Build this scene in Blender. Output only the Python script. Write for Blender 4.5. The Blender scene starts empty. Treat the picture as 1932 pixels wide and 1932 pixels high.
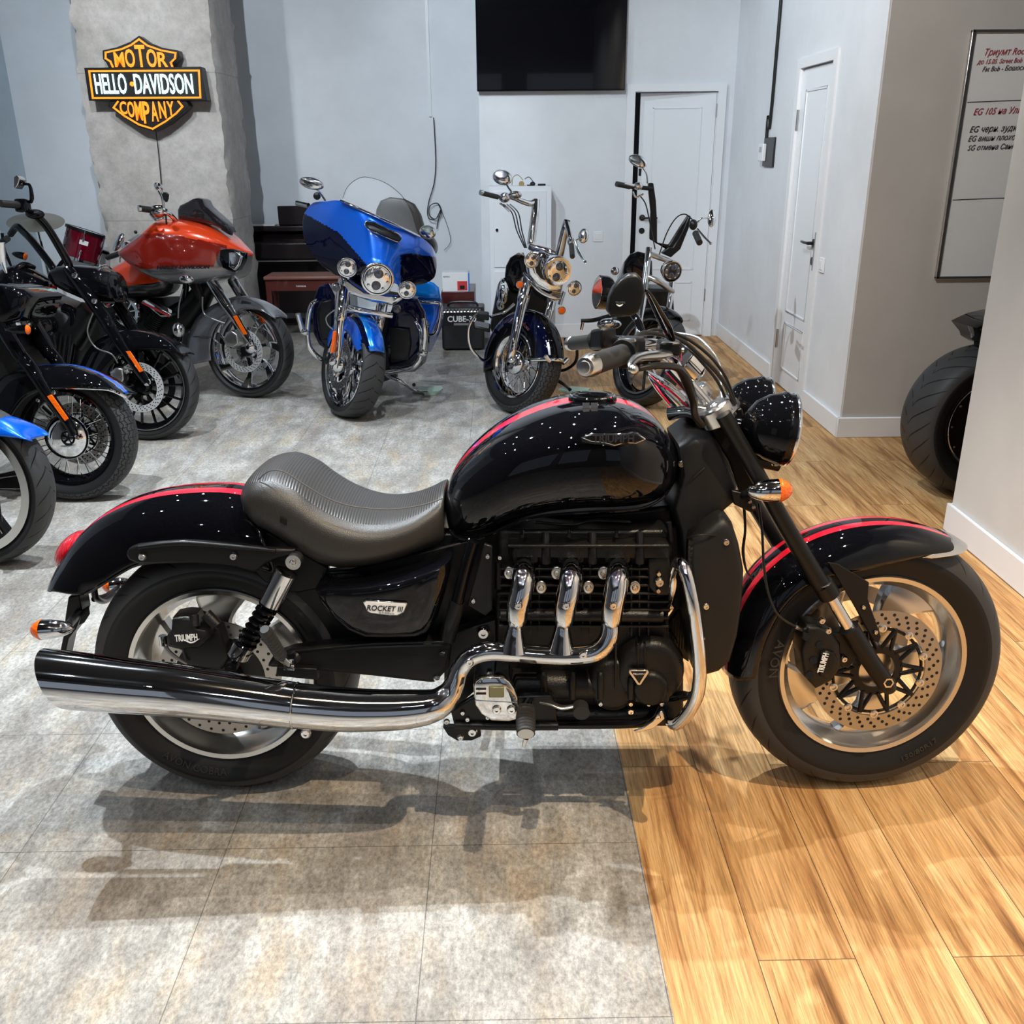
import bpy, math, random
from mathutils import Vector as V, Matrix
rnd = random.Random(7)
SC = bpy.context.scene
COL = SC.collection
pi = math.pi
# ---------------------------------------------------------------- camera (solved from the room's verticals and floor lines)
H = 1.522
F = 1781.0
XC = V((0.99986145, -0.01259698, 0.01088141)); YC = V((-0.01467478, -0.35848382, 0.93342059)); ZC = V((-0.00785747, -0.93345094, -0.35861901))
RIGHT = V((XC[0], YC[0], ZC[0])); DOWN = V((XC[1], YC[1], ZC[1])); FWD = V((XC[2], YC[2], ZC[2]))
EYE = V((0, 0, H))
def ray(px, py): return RIGHT * (px - 966.) + DOWN * (py - 966.) + FWD * F
def at(px, py, Y): d = ray(px, py); return EYE + d * (Y / d.y)
def atx(px, py, X): d = ray(px, py); return EYE + d * (X / d.x)
def fl(px, py, z=0.): d = ray(px, py); return EYE + d * ((z - H) / d.z)
def mpp(p): return (p - EYE).dot(FWD) / F          # metres one photo pixel spans at a point
cam = bpy.data.cameras.new('camera'); camo = bpy.data.objects.new('camera', cam); COL.objects.link(camo)
camo.matrix_world = Matrix(((RIGHT.x, -DOWN.x, -FWD.x, 0), (RIGHT.y, -DOWN.y, -FWD.y, 0), (RIGHT.z, -DOWN.z, -FWD.z, H), (0, 0, 0, 1)))
cam.sensor_width = 36; cam.lens = F / 1932 * 36; cam.clip_start = .05
SC.camera = camo

class Frame:
    """upright plane of a leaning wheel or motorcycle: u forward, v up along the lean, w out of its right side"""
    def __init__(s, x, y, yaw, lean):
        s.O = V((x, y, 0)); a = math.radians(yaw)
        s.h = V((math.cos(a), math.sin(a), 0)); n0 = V((math.sin(a), -math.cos(a), 0))
        s.up = V((0, 0, math.cos(lean))) - n0 * math.sin(lean)
        s.n = n0 * math.cos(lean) + V((0, 0, math.sin(lean)))
    def P(s, u, v, w=0.): return s.O + s.h * u + s.up * v + s.n * w
    def b(s, px, py, w=0.):
        d = ray(px, py); t = (s.O + s.n * w - EYE).dot(s.n) / d.dot(s.n); return EYE + d * t

# ---------------------------------------------------------------- materials
MATS = {}
def mat(name, col, rough=.5, metal=0., coat=0., emit=None, es=1., alpha=None, trans=0., bump=None, ior=1.45, spec=None):
    m = bpy.data.materials.new(name); m.use_nodes = True; nt = m.node_tree; b = nt.nodes['Principled BSDF']
    b.inputs['Base Color'].default_value = (*col, 1); b.inputs['Roughness'].default_value = rough; b.inputs['Metallic'].default_value = metal
    b.inputs['Coat Weight'].default_value = coat; b.inputs['Coat Roughness'].default_value = .015; b.inputs['IOR'].default_value = ior
    if spec is not None: b.inputs['Specular IOR Level'].default_value = spec
    if trans: b.inputs['Transmission Weight'].default_value = trans
    if alpha is not None: b.inputs['Alpha'].default_value = alpha
    if emit: b.inputs['Emission Color'].default_value = (*emit, 1); b.inputs['Emission Strength'].default_value = es
    if bump:
        kind, sc, st = bump; tc = nt.nodes.new('ShaderNodeTexCoord')
        if kind == 'noise': t = nt.nodes.new('ShaderNodeTexNoise'); t.inputs['Scale'].default_value = sc; t.inputs['Detail'].default_value = 3
        elif kind == 'voro': t = nt.nodes.new('ShaderNodeTexVoronoi'); t.inputs['Scale'].default_value = sc
        else:
            t = nt.nodes.new('ShaderNodeTexWave'); t.inputs['Scale'].default_value = sc
            t.bands_direction = kind[-1].upper() if kind[-1] in 'xyz' else 'X'
        bp_ = nt.nodes.new('ShaderNodeBump'); bp_.inputs['Strength'].default_value = st; bp_.inputs['Distance'].default_value = .004
        nt.links.new(tc.outputs['Object'], t.inputs['Vector']); nt.links.new(t.outputs[0], bp_.inputs['Height']); nt.links.new(bp_.outputs[0], b.inputs['Normal'])
    MATS[name] = m; return m
def flakes(m, c1, c2, sc=900):
    nt = m.node_tree; b = nt.nodes['Principled BSDF']; tc = nt.nodes.new('ShaderNodeTexCoord')
    v = nt.nodes.new('ShaderNodeTexVoronoi'); v.inputs['Scale'].default_value = sc
    r = nt.nodes.new('ShaderNodeValToRGB'); r.color_ramp.elements[0].color = (*c2, 1); r.color_ramp.elements[1].color = (*c1, 1)
    r.color_ramp.elements[0].position = .05; r.color_ramp.elements[1].position = .3
    nt.links.new(tc.outputs['Object'], v.inputs['Vector']); nt.links.new(v.outputs['Distance'], r.inputs['Fac']); nt.links.new(r.outputs[0], b.inputs['Base Color'])
chrome = mat('chrome', (.78, .79, .81), .045, 1)
steel = mat('brushed_steel', (.55, .54, .53), .3, 1)
alu = mat('machined_aluminium', (.70, .69, .67), .22, 1)
discm = mat('brake_disc_steel', (.42, .40, .38), .32, 1)
gblack = mat('gloss_black_paint', (.003, .003, .004), .4, 0, 1.0, spec=.0); flakes(gblack, (.002, .002, .003), (.02, .024, .035))
pblack = mat('gloss_black_enamel', (.003, .003, .004), .02, 0, 0, spec=.38)
sblack = mat('satin_black', (.006, .006, .0065), .34, spec=.35)
mblack = mat('matt_black_casting', (.0075, .007, .0065), .36, 0, spec=.4, bump=('noise', 260, .25))
plas = mat('dark_grey_plastic', (.012, .012, .012), .42, spec=.35, bump=('noise', 500, .15))
rubber = mat('black_rubber', (.010, .010, .010), .55, spec=.3, bump=('noise', 200, .1))
gripm = mat('ribbed_rubber', (.017, .016, .015), .5)
leather = mat('seat_leather', (.030, .0275, .025), .38, bump=('voro', 420, .12))
red = mat('red_paint', (.66, .008, .03), .35, 0, 1.0, spec=.2)
bluep = mat('metallic_blue_paint', (.0, .12, .72), .26, .4, 1.0)
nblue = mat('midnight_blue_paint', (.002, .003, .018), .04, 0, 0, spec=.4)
skyb = mat('bright_blue_paint', (.0, .2, .72), .22, .3, 1.0)
orange = mat('orange_paint', (.85, .065, .012), .2, .15, 1.0)
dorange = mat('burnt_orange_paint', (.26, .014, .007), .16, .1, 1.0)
silver = mat('silver_grey_paint', (.2, .2, .215), .25, .6, 1.0)
dgrey = mat('charcoal_paint', (.04, .04, .045), .15, .3, 1.0)
amber = mat('amber_lens', (.9, .13, .003), .12, 0, .5, bump=('voro', 160, .5))
redlens = mat('red_lens', (.55, .0, .012), .1, 0, 1.0, bump=('wavex', 60, .6))
glass = mat('clear_glass', (1, 1, 1), .0, 0, trans=1.0, ior=1.1)
shield = mat('windshield', (.9, .95, 1), .02, 0, alpha=.05, spec=.3)
smoke = mat('smoked_windscreen', (.01, .008, .01), .04, 0, 1.0, alpha=.92)
refl = mat('lamp_reflector', (.85, .85, .88), .12, 1)
lens = mat('lamp_projector', (.06, .06, .07), .05, .3, 1.0)
whitep = mat('white_print', (.85, .85, .85), .4)
blackp = mat('black_print', (.01, .01, .01), .4)
redp = mat('red_print', (.6, .04, .05), .5)
mirr = mat('mirror_glass', (.8, .82, .85), .01, 1)
holem = mat('hole_shadow', (.006, .006, .006), .8)
hose = mat('black_hose', (.01, .01, .01), .3)
ghose = mat('grey_hose', (.25, .25, .25), .25, .6)

# ---------------------------------------------------------------- mesh building
ROOT = {}
def catmull(pts, n):
    k = len(pts[0]); out = []; m = len(pts)
    if m < 3: n = max(n, 1)
    for i in range(m - 1):
        p0, p1, p2, p3 = pts[max(i - 1, 0)], pts[i], pts[i + 1], pts[min(i + 2, m - 1)]
        for j in range(n):
            t = j / n
            out.append(tuple(.5 * ((2 * p1[c]) + (-p0[c] + p2[c]) * t + (2 * p0[c] - 5 * p1[c] + 4 * p2[c] - p3[c]) * t * t + (-p0[c] + 3 * p1[c] - 3 * p2[c] + p3[c]) * t ** 3) for c in range(k)))
    out.append(tuple(pts[-1])); return out
def perp(a):
    a = a.normalized(); r = V((0, 0, 1)) if abs(a.z) < .9 else V((1, 0, 0)); x = a.cross(r).normalized(); return x, a.cross(x).normalized()
class MB:
    def __init__(s): s.v = []; s.f = []; s.m = []; s.uv = {}
    def add(s, vs, fs, mi=0):
        o = len(s.v); s.v += [V(p) for p in vs]
        for f in fs: s.f.append([i + o for i in f]); s.m.append(mi)
        return s
    def rings(s, rs, mi=0, cap=True, closed=True, loop=False):
        n = len(rs[0]); vs = [p for r in rs for p in r]; fs = []
        R = len(rs)
        for i in range(R if loop else R - 1):
            a = i * n; b = ((i + 1) % R) * n
            for j in range(n if closed else n - 1):
                k = (j + 1) % n; fs.append([a + j, a + k, b + k, b + j])
        if cap and not loop and closed: fs.append(list(range(n))[::-1]); fs.append([(R - 1) * n + j for j in range(n)])
        if callable(mi):
            o = len(s.v); s.v += [V(p) for p in vs]
            for q, f in enumerate(fs):
                c = sum((V(vs[i]) for i in f), V()) / len(f); s.f.append([i + o for i in f]); s.m.append(mi(c, q))
            return s
        return s.add(vs, fs, mi)
    def tube(s, pts, r, seg=12, n=6, mi=0, cap=True, loop=False, flat=1.):
        """round bar through points; r a number or one per point; flat squeezes it across"""
        rr = r if isinstance(r, (list, tuple)) else [r] * len(pts)
        q = [(*p, a) for p, a in zip(pts, rr)]
        if loop: q = q + [q[0]]
        c = catmull(q, n) if len(q) > 2 else q
        P = [V(x[:3]) for x in c]; R_ = [x[3] for x in c]
        if loop: P = P[:-1]; R_ = R_[:-1]
        N = len(P); t0 = (P[1] - P[0]).normalized(); x, y = perp(t0); rs = []
        for i in range(N):
            t = (P[(i + 1) % N] - P[i - 1]) if loop else (P[min(i + 1, N - 1)] - P[max(i - 1, 0)])
            if t.length < 1e-9: t = t0
            t.normalize(); x = (x - t * x.dot(t)).normalized(); y = t.cross(x)
            rs.append([P[i] + (x * math.cos(2 * pi * j / seg) + y * math.sin(2 * pi * j / seg) * flat) * R_[i] for j in range(seg)])
        return s.rings(rs, mi, cap, True, loop)
    def cyl(s, a, b, r, r2=None, seg=20, mi=0):
        a = V(a); b = V(b); x, y = perp(b - a); r2 = r if r2 is None else r2
        rs = [[c + (x * math.cos(2 * pi * j / seg) + y * math.sin(2 * pi * j / seg)) * q for j in range(seg)] for c, q in ((a, r), (b, r2))]
        return s.rings(rs, mi)
    def lathe(s, o, ax, prof, seg=32, mi=0, sx=1., xd=None, loop=False, cap=True):
        ax = V(ax).normalized()
        if xd is None: x, y = perp(ax)
        else: x = (xd - ax * xd.dot(ax)).normalized(); y = ax.cross(x)
        rs = [[V(o) + ax * t + (x * sx * math.cos(2 * pi * j / seg) + y * math.sin(2 * pi * j / seg)) * r for j in range(seg)] for t, r in prof]
        return s.rings(rs, mi, cap, True, loop)
    def ring(s, c, ax, r, rt, seg=40, sg=10, mi=0):
        pr = [(rt * math.sin(2 * pi * k / sg), r + rt * math.cos(2 * pi * k / sg)) for k in range(sg)]
        return s.lathe(c, ax, pr, seg, mi, loop=True)
    def ell(s, c, a, b, d, nu=20, nv=12, mi=0):
        rs = []
        for i in range(nv + 1):
            t = pi * i / nv; rs.append([V(c) + a * math.cos(t) + (b * math.cos(2 * pi * j / nu) + d * math.sin(2 * pi * j / nu)) * max(math.sin(t), .001) for j in range(nu)])
        return s.rings(rs, mi)
    def box(s, c, x, y, z, mi=0):
        c = V(c); vs = [c + x * i + y * j + z * k for i in (-1, 1) for j in (-1, 1) for k in (-1, 1)]
        return s.add(vs, [[0, 1, 3, 2], [4, 6, 7, 5], [0, 4, 5, 1], [2, 3, 7, 6], [0, 2, 6, 4], [1, 5, 7, 3]], mi)
    def bb(s, a, b, mi=0):
        a = V(a); b = V(b); c = (a + b) / 2; d = (b - a) / 2
        return s.box(c, V((abs(d.x), 0, 0)), V((0, abs(d.y), 0)), V((0, 0, abs(d.z))), mi)
    def prism(s, pts, d, mi=0):
        pts = [V(p) for p in pts]; return s.rings([pts, [p + d for p in pts]], mi)
    def pillow(s, pts, d, n=6, inset=.35, mi=0, back=0., rnd_=1.):
        """panel with a rounded, swelling face: outline points, d = swell vector"""
        pts = [V(p) for p in pts]; c = sum(pts, V()) / len(pts); rs = []
        if back: rs.append([p - d.normalized() * back for p in pts])
        for i in range(n + 1):
            t = i / n; k = 1 - t if i < n else .02; q = math.sqrt(max(0, 1 - (1 - t) ** 2)) ** rnd_
            kk = 1 - (1 - k) ** 1.0
            rs.append([c + (p - c) * (1 - inset * (1 - math.cos(t * pi / 2)) if i < n else .0 + .6 * (1 - inset)) + d * q for p in pts])
        return s.rings(rs, mi)
    def bolt(s, c, n, r, h=None, mi=0):
        h = h or r * .7; n = V(n).normalized()
        s.lathe(c, n, [(0, r), (h * .5, r), (h, r * .7), (h, r * .35), (h * .6, r * .3)], 12, mi); return s

def setp(o, label=None, cat=None, group=None, kind=None):
    for k, v in (('label', label), ('category', cat), ('group', group), ('kind', kind)):
        if v: o[k] = v
    return o
def thing(name, label, cat, loc, group=None):
    o = bpy.data.objects.new(name, None); COL.objects.link(o); o.location = loc; o.empty_display_size = .1
    ROOT[o] = V(loc); return setp(o, label, cat, group)
def finish(me, ang=40):
    me.polygons.foreach_set('use_smooth', [True] * len(me.polygons)); me.set_sharp_from_angle(angle=math.radians(ang))
def build(s, name, mats, parent=None, bevel=0, sub=0, solid=0, ang=40, label=None, rev=False, soff=-1):
    me = bpy.data.meshes.new(name)
    if parent is None:
        xs = [p.x for p in s.v]; ys = [p.y for p in s.v]; zs = [p.z for p in s.v]; o0 = V(((min(xs) + max(xs)) / 2, (min(ys) + max(ys)) / 2, min(zs)))
    else: o0 = ROOT[parent]
    me.from_pydata([p - o0 for p in s.v], [], s.f)
    ms = mats if isinstance(mats, (list, tuple)) else [mats]
    for m in ms: me.materials.append(m)
    me.polygons.foreach_set('material_index', s.m); me.validate()
    import bmesh
    bm = bmesh.new(); bm.from_mesh(me); bmesh.ops.remove_doubles(bm, verts=bm.verts, dist=1e-6); bmesh.ops.recalc_face_normals(bm, faces=bm.faces)
    if s.uv:
        pass
    bm.to_mesh(me); bm.free(); finish(me, ang)
    ob = bpy.data.objects.new(name, me); COL.objects.link(ob)
    if parent is None: ob.location = o0
    else: ob.parent = parent
    ROOT[ob] = o0
    if solid: md = ob.modifiers.new('t', 'SOLIDIFY'); md.thickness = solid; md.offset = soff
    if bevel: md = ob.modifiers.new('b', 'BEVEL'); md.width = bevel; md.segments = 2; md.limit_method = 'ANGLE'; md.angle_limit = math.radians(38); md.harden_normals = False
    if sub: md = ob.modifiers.new('s', 'SUBSURF'); md.levels = md.render_levels = sub
    if label: ob['label'] = label
    return ob
MB.build = build
def text(name, txt, o, xd, yd, h, mats, parent, ext=.0015, width=None, sx=1., shear=0., bold=0., arc=None):
    """raised lettering: o = left end of the baseline, xd along, yd up, h cap height"""
    cu = bpy.data.curves.new(name, 'FONT'); cu.body = txt; cu.size = 1; cu.extrude = .5; cu.offset = bold; cu.shear = shear; cu.resolution_u = 3
    t = bpy.data.objects.new(name, cu); COL.objects.link(t); dg = bpy.context.evaluated_depsgraph_get(); me = bpy.data.meshes.new_from_object(t.evaluated_get(dg))
    bpy.data.objects.remove(t); bpy.data.curves.remove(cu)
    xd = V(xd).normalized(); yd = V(yd).normalized(); nd = xd.cross(yd)
    vs = [v.co for v in me.vertices]
    if not vs: return None
    x0 = min(p.x for p in vs); x1 = max(p.x for p in vs); y1 = max(p.y for p in vs); y0 = min(0, min(p.y for p in vs))
    k = h / (y1 if y1 > 0 else 1); kx = (width / (x1 - x0)) if width else k * sx
    o0 = ROOT[parent]
    for v in me.vertices:
        c = v.co
        if arc: w = arc(V(((c.x - x0) * kx, c.y * k, (c.z + .5) * ext)))
        else: w = V(o) + xd * (c.x - x0) * kx + yd * c.y * k + nd * (c.z + .5) * ext
        v.co = w - o0
    me.materials.clear(); me.materials.append(mats)
    for p in me.polygons: p.material_index = 0
    ob = bpy.data.objects.new(name, me); COL.objects.link(ob); ob.parent = parent; ROOT[ob] = o0; me.name = name
    return ob

# ---------------------------------------------------------------- parts every motorcycle shares
def treadmat(name, kind):
    m = mat(name, (.014, .014, .0145), .5, spec=.3); nt = m.node_tree; b = nt.nodes['Principled BSDF']
    uv = nt.nodes.new('ShaderNodeUVMap'); sp = nt.nodes.new('ShaderNodeSeparateXYZ'); nt.links.new(uv.outputs[0], sp.inputs[0])
    def M(op, a, b_=None):
        n = nt.nodes.new('ShaderNodeMath'); n.operation = op
        for i, q in enumerate((a, b_)):
            if q is None: continue
            if isinstance(q, (int, float)): n.inputs[i].default_value = q
            else: nt.links.new(q, n.inputs[i])
        return n.outputs[0]
    u, v = sp.outputs[0], sp.outputs[1]           # u turns round the wheel (0..1), v across the tyre (0..1)
    av = M('ABSOLUTE', M('SUBTRACT', v, .5))
    if kind == 'zig':
        tri = M('PINGPONG', M('MULTIPLY', u, 90), 1.)
        a = M('FRACT', M('ADD', M('MULTIPLY', v, 13), M('MULTIPLY', tri, .5)))
        g = M('LESS_THAN', a, .2); g2 = M('LESS_THAN', M('FRACT', M('ADD', M('MULTIPLY', u, 60), M('MULTIPLY', M('ROUND', M('MULTIPLY', v, 5)), .37))), .1); g = M('MAXIMUM', g, g2)
    else:
        a = M('FRACT', M('ADD', M('MULTIPLY', u, 26), M('MULTIPLY', av, 3.2 if kind == 'chev' else 6.)))
        seg = M('GREATER_THAN', M('SINE', M('ADD', M('MULTIPLY', u, 163.4), M('MULTIPLY', v, 28))), -.55)
        g = M('MULTIPLY', M('LESS_THAN', a, .085), seg)
    on = M('LESS_THAN', av, .30); g = M('MULTIPLY', g, on)
    bp_ = nt.nodes.new('ShaderNodeBump'); bp_.inputs['Strength'].default_value = 1; bp_.inputs['Distance'].default_value = .006; bp_.invert = True
    nt.links.new(g, bp_.inputs['Height']); nt.links.new(bp_.outputs[0], b.inputs['Normal'])
    r = nt.nodes.new('ShaderNodeMixRGB'); nt.links.new(g, r.inputs['Fac']); r.inputs['Color2'].default_value = (.002, .002, .002, 1); r0 = nt.nodes.new('ShaderNodeMixRGB'); nt.links.new(M('LESS_THAN', av, .30), r0.inputs['Fac']); r0.inputs['Color1'].default_value = (.012, .012, .0125, 1); r0.inputs['Color2'].default_value = (.045, .045, .046, 1); nt.links.new(r0.outputs[0], r.inputs['Color1'])  # tread band lightened in colour to look lit, grooves blackened as shade
    nt.links.new(r.outputs[0], b.inputs['Base Color']); return m
tr_chev = treadmat('tyre_rubber_chevron_tread', 'chev'); tr_zig = treadmat('tyre_rubber_block_tread', 'zig'); tr_sw = treadmat('tyre_rubber_sweep_tread', 'sweep')
def tyre(root, fr, R, W, rr, m, name='tire', stripe=None):
    pr = [(-.36, rr), (-.40, rr + .012), (-.49, rr + (R - rr) * .42), (-.50, rr + (R - rr) * .55), (-.46, rr + (R - rr) * .74), (-.38, rr + (R - rr) * .87), (-.24, rr + (R - rr) * .965), (-.08, R - .0006), (0, R)]
    pr = pr + [(-a, b) for a, b in pr[:-1][::-1]]
    pr = catmull(pr, 3); C = fr.P(0, R, 0); seg = 96; me = bpy.data.meshes.new(name); n = len(pr); vs = []; fs = []; us = []
    for i in range(seg):
        a = 2 * pi * i / seg; d = fr.h * math.cos(a) + fr.up * math.sin(a)
        for w, r in pr: vs.append(C + d * r + fr.n * w * W - ROOT[root])
    for i in range(seg):
        j = (i + 1) % seg
        for k in range(n - 1): fs.append([i * n + k, j * n + k, j * n + k + 1, i * n + k + 1]); us.append([(i / seg, k / (n - 1)), ((i + 1) / seg, k / (n - 1)), ((i + 1) / seg, (k + 1) / (n - 1)), (i / seg, (k + 1) / (n - 1))])
    me.from_pydata(vs, [], fs); uv = me.uv_layers.new(name='UVMap'); q = [x for f in us for x in f]
    for l, x in zip(uv.data, q): l.uv = x
    me.materials.append(m); finish(me, 60)
    o = bpy.data.objects.new(name, me); COL.objects.link(o); o.parent = root; ROOT[o] = ROOT[root]; return o
def rim(root, fr, R, rr, W, m, m2=None, name='wheel_rim', label=None):
    C = fr.P(0, R, 0); w = W * .40; b = MB()
    pr = [(-w, rr + .004), (-w - .004, rr + .001), (-w - .002, rr - .010), (-w * .75, rr - .014), (-w * .5, rr - .03), (0, rr - .034), (w * .5, rr - .03), (w * .75, rr - .014), (w + .002, rr - .010), (w + .004, rr + .001), (w, rr + .004), (0, rr - .026)]
    b.lathe(C, fr.n, pr, 72, 0, loop=True); return b.build(name, m, root, ang=50, label=label)
def disc(root, fr, R, w, ro, ri, m, car=None, holes=True, side=1, name='brake_disc', nb=0, steer=0, rows=3):
    C = fr.P(0, R, w); b = MB(); t = .0025
    b.lathe(C, fr.n, [(-t, ri), (-t, ro), (t, ro), (t, ri)], 64, 0, loop=True)
    if holes:
        for k in range(rows):
            rad = ri + (ro - ri) * (.25 + .5 * k / max(rows - 1, 1)); cnt = 30
            for i in range(cnt):
                a = 2 * pi * (i + k * .33) / cnt; c = C + (fr.h * math.cos(a) + fr.up * math.sin(a)) * rad + fr.n * side * (t - .001)
                b.cyl(c, c + fr.n * side * .0014, .0042 * (ro / .16), seg=8, mi=1)
    o = b.build(name, [m, holem], root)
    if car:
        c2 = MB(); q = ri - .004
        c2.lathe(C - fr.n * side * .006, fr.n, [(-.003, .045), (-.003, .064), (.003, .064), (.003, .045)], 40, 0, loop=True)
        for i in range(10):
            a = 2 * pi * i / 10; d = fr.h * math.cos(a) + fr.up * math.sin(a)
            for da in (-.2, .2):
                d2 = fr.h * math.cos(a + da) + fr.up * math.sin(a + da); c2.cyl(C + d2 * .06 - fr.n * side * .005, C + d * q - fr.n * side * .001, .0055, seg=8)
        c2.ring(C - fr.n * side * .003, fr.n, q - .004, .004, 48, 6); c2.build('disc_carrier', car, o)
    for i in range(nb):
        a = 2 * pi * (i + .5) / nb; c = C + (fr.h * math.cos(a) + fr.up * math.sin(a)) * (ri - .004)
        bb = MB(); bb.lathe(c, fr.n * side, [(0, .010), (.005, .010), (.006, .006), (.003, .005)], 16); bb.build('disc_bobbin', alu, o)
    return o
def spokes_wire(rimo, fr, R, rr, W, m, n=40, hubr=.035):
    C = fr.P(0, R, 0); base = None
    for i in range(n):
        a = 2 * pi * i / n; sd = 1 if i % 2 else -1; tw = (.42 if (i // 2) % 2 else -.42)
        d1 = fr.h * math.cos(a) + fr.up * math.sin(a); d0 = fr.h * math.cos(a + tw) + fr.up * math.sin(a + tw)
        b = MB(); b.cyl(C + d0 * hubr + fr.n * sd * .035, C + d1 * (rr - .03) + fr.n * sd * W * .06, .0022, seg=6); b.build('spoke', m, rimo)
def fender(fr, secs, hw, name, mats, root, n=14, band=None, back=.0, thick=.004, e=.85, sm=4, edge=None):
    """mudguard: per station a crown point and a lower edge point in photo pixels, measured on the plane of the wheel"""
    rows = []
    for s_ in secs:
        cx, cy, ex, ey = s_[:4]; w_ = s_[4] if len(s_) > 4 else hw
        C = fr.b(cx, cy, 0); E_ = fr.b(ex, ey, w_); uC = C - fr.O; uE = E_ - fr.O
        rows.append((uC.dot(fr.h), uC.dot(fr.up), uE.dot(fr.h), uE.dot(fr.up), w_))
    rows = catmull(rows, sm); rs = []
    for (a, b_, c, d, w_) in rows:
        r = []
        for i in range(2 * n + 1):
            t = (i - n) / n; at_ = abs(t); s1 = math.sin(at_ * pi / 2) ** e; k = (1 - math.cos(at_ * pi / 2)) ** 1.05
            r.append(fr.P(a + (c - a) * k, b_ + (d - b_) * k, math.copysign(w_ * s1, t)))
        rs.append(r)
    b = MB()
    def mi(c, q):
        w = abs((c - fr.O).dot(fr.n))
        if band:
            for lo, hi, m in band:
                if lo <= w < hi: return m
        return 0
    b.rings(rs, mi, cap=False, closed=False); return b.build(name, mats, root, solid=thick, ang=60)
def arcfender(fr, R, a0, a1, hw, drop, name, mats, root, band=None, n=14, thick=.004, gap=.025, steps=26, taper=.0):
    C = fr.P(0, R, 0); rs = []
    for i in range(steps + 1):
        q = i / steps; a = math.radians(a0 + (a1 - a0) * q); d = fr.h * math.cos(a) + fr.up * math.sin(a); e_ = 1 - taper * max(0, (abs(q - .5) * 2 - .7) / .3) ** 2; r = []
        for k in range(2 * n + 1):
            t = (k - n) / n; w = math.sin(abs(t) * pi / 2) ** .85; z = (1 - math.cos(abs(t) * pi / 2)) ** 1.05
            r.append(C + d * (R + gap - drop * z * e_) + fr.n * math.copysign(hw * w * e_, t))
        rs.append(r)
    b = MB()
    def mi(c, q):
        w = abs((c - C).dot(fr.n))
        for lo, hi, m in band or (): 
            if lo <= w < hi: return m
        return 0
    b.rings(rs, mi, cap=False, closed=False); return b.build(name, mats, root, solid=thick, ang=60)
def loft(fr, st, name, mats, root, seg=40, e1=.8, e2=.8, sm=4, fn=None, bev=0, ang=50):
    """rounded body: stations (px, top py, bottom py, half width) on the plane of a motorcycle; optional 5th, 6th = px of the bottom, exponent"""
    rows = []
    for s_ in st:
        px, ty, by, hw = s_[:4]; bx = s_[4] if len(s_) > 4 else px
        T = fr.b(px, ty, 0) - fr.O; B = fr.b(bx, by, hw * .6) - fr.O
        rows.append((T.dot(fr.h), T.dot(fr.up), B.dot(fr.h), B.dot(fr.up), hw))
    rows = catmull(rows, sm); rs = []
    for a, b_, c, d, hw in rows:
        r = []
        for j in range(seg):
            th = 2 * pi * j / seg; cs, sn = math.cos(th), math.sin(th)
            k = (1 - math.copysign(abs(cs) ** e1, cs)) / 2
            r.append(fr.P(a + (c - a) * k, b_ + (d - b_) * k, math.copysign(abs(sn) ** e2, sn) * hw))
        rs.append(r)
    b = MB(); b.rings(rs, fn or 0); return b.build(name, mats, root, ang=ang, bevel=bev)
def poly(fr, pts, w): return [fr.b(x, y, w) for x, y in pts]
def plate(fr, pts, w, th, name, m, root, bevel=.003, label=None):
    b = MB(); b.prism(poly(fr, pts, w), -fr.n * th); return b.build(name, m, root, bevel=bevel, label=label)
def tpx(fr, pts, name=None, m=None, root=None, seg=14, n=6, flat=1., mb=None, label=None):
    """bar through (px, py, w, radius in px)"""
    P = [fr.b(p[0], p[1], p[2]) for p in pts]; b = mb or MB(); b.tube(P, [p[3] * mpp(q) for p, q in zip(pts, P)], seg, n, flat=flat)
    return b.build(name, m, root, label=label) if name else b
def apx(pts, name=None, m=None, root=None, seg=12, n=6, flat=1., mb=None, label=None, mi=0):
    """bar through (px, py, Y, radius in px)"""
    P = [at(p[0], p[1], p[2]) for p in pts]; b = mb or MB(); b.tube(P, [p[3] * mpp(q) for p, q in zip(pts, P)], seg, n, flat=flat, mi=mi)
    return b.build(name, m, root, label=label) if name else b
def bolts(fr, pts, w, rpx, root, m=chrome, name='bolt'):
    for x, y in pts:
        c = fr.b(x, y, w); b = MB(); b.bolt(c, fr.n, rpx * mpp(c)); b.build(name, m, root)
# ================================================================ the room
def nodes(m): return m.node_tree, m.node_tree.nodes['Principled BSDF']
def N(nt, t, **k):
    n = nt.nodes.new('ShaderNode' + t)
    for a, b in k.items(): setattr(n, a, b)
    return n
def ramp(nt, src, stops):
    r = N(nt, 'ValToRGB'); e = r.color_ramp.elements
    while len(e) < len(stops): e.new(.5)
    for q, (p, c) in zip(e, stops): q.position = p; q.color = (*c, 1)
    nt.links.new(src, r.inputs[0]); return r.outputs[0]
def pos(nt, sx=1, sy=1, sz=1, loc=(0, 0, 0)):
    g = N(nt, 'NewGeometry'); mp = N(nt, 'Mapping'); mp.inputs['Scale'].default_value = (sx, sy, sz); mp.inputs['Location'].default_value = loc
    nt.links.new(g.outputs['Position'], mp.inputs[0]); return mp.outputs[0]
def noise_(nt, vec, sc, det=4, rough=.6, dist=0):
    n = N(nt, 'TexNoise'); n.inputs['Scale'].default_value = sc; n.inputs['Detail'].default_value = det; n.inputs['Roughness'].default_value = rough; n.inputs['Distortion'].default_value = dist
    nt.links.new(vec, n.inputs[0]); return n.outputs[0]
def mixc(nt, f, a, b, mode='MIX'):
    m = N(nt, 'MixRGB', blend_type=mode)
    for i, q in enumerate((f, a, b)):
        if isinstance(q, (int, float)): m.inputs[i].default_value = q
        elif isinstance(q, tuple): m.inputs[i].default_value = (*q, 1)
        else: nt.links.new(q, m.inputs[i])
    return m.outputs[0]
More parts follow.
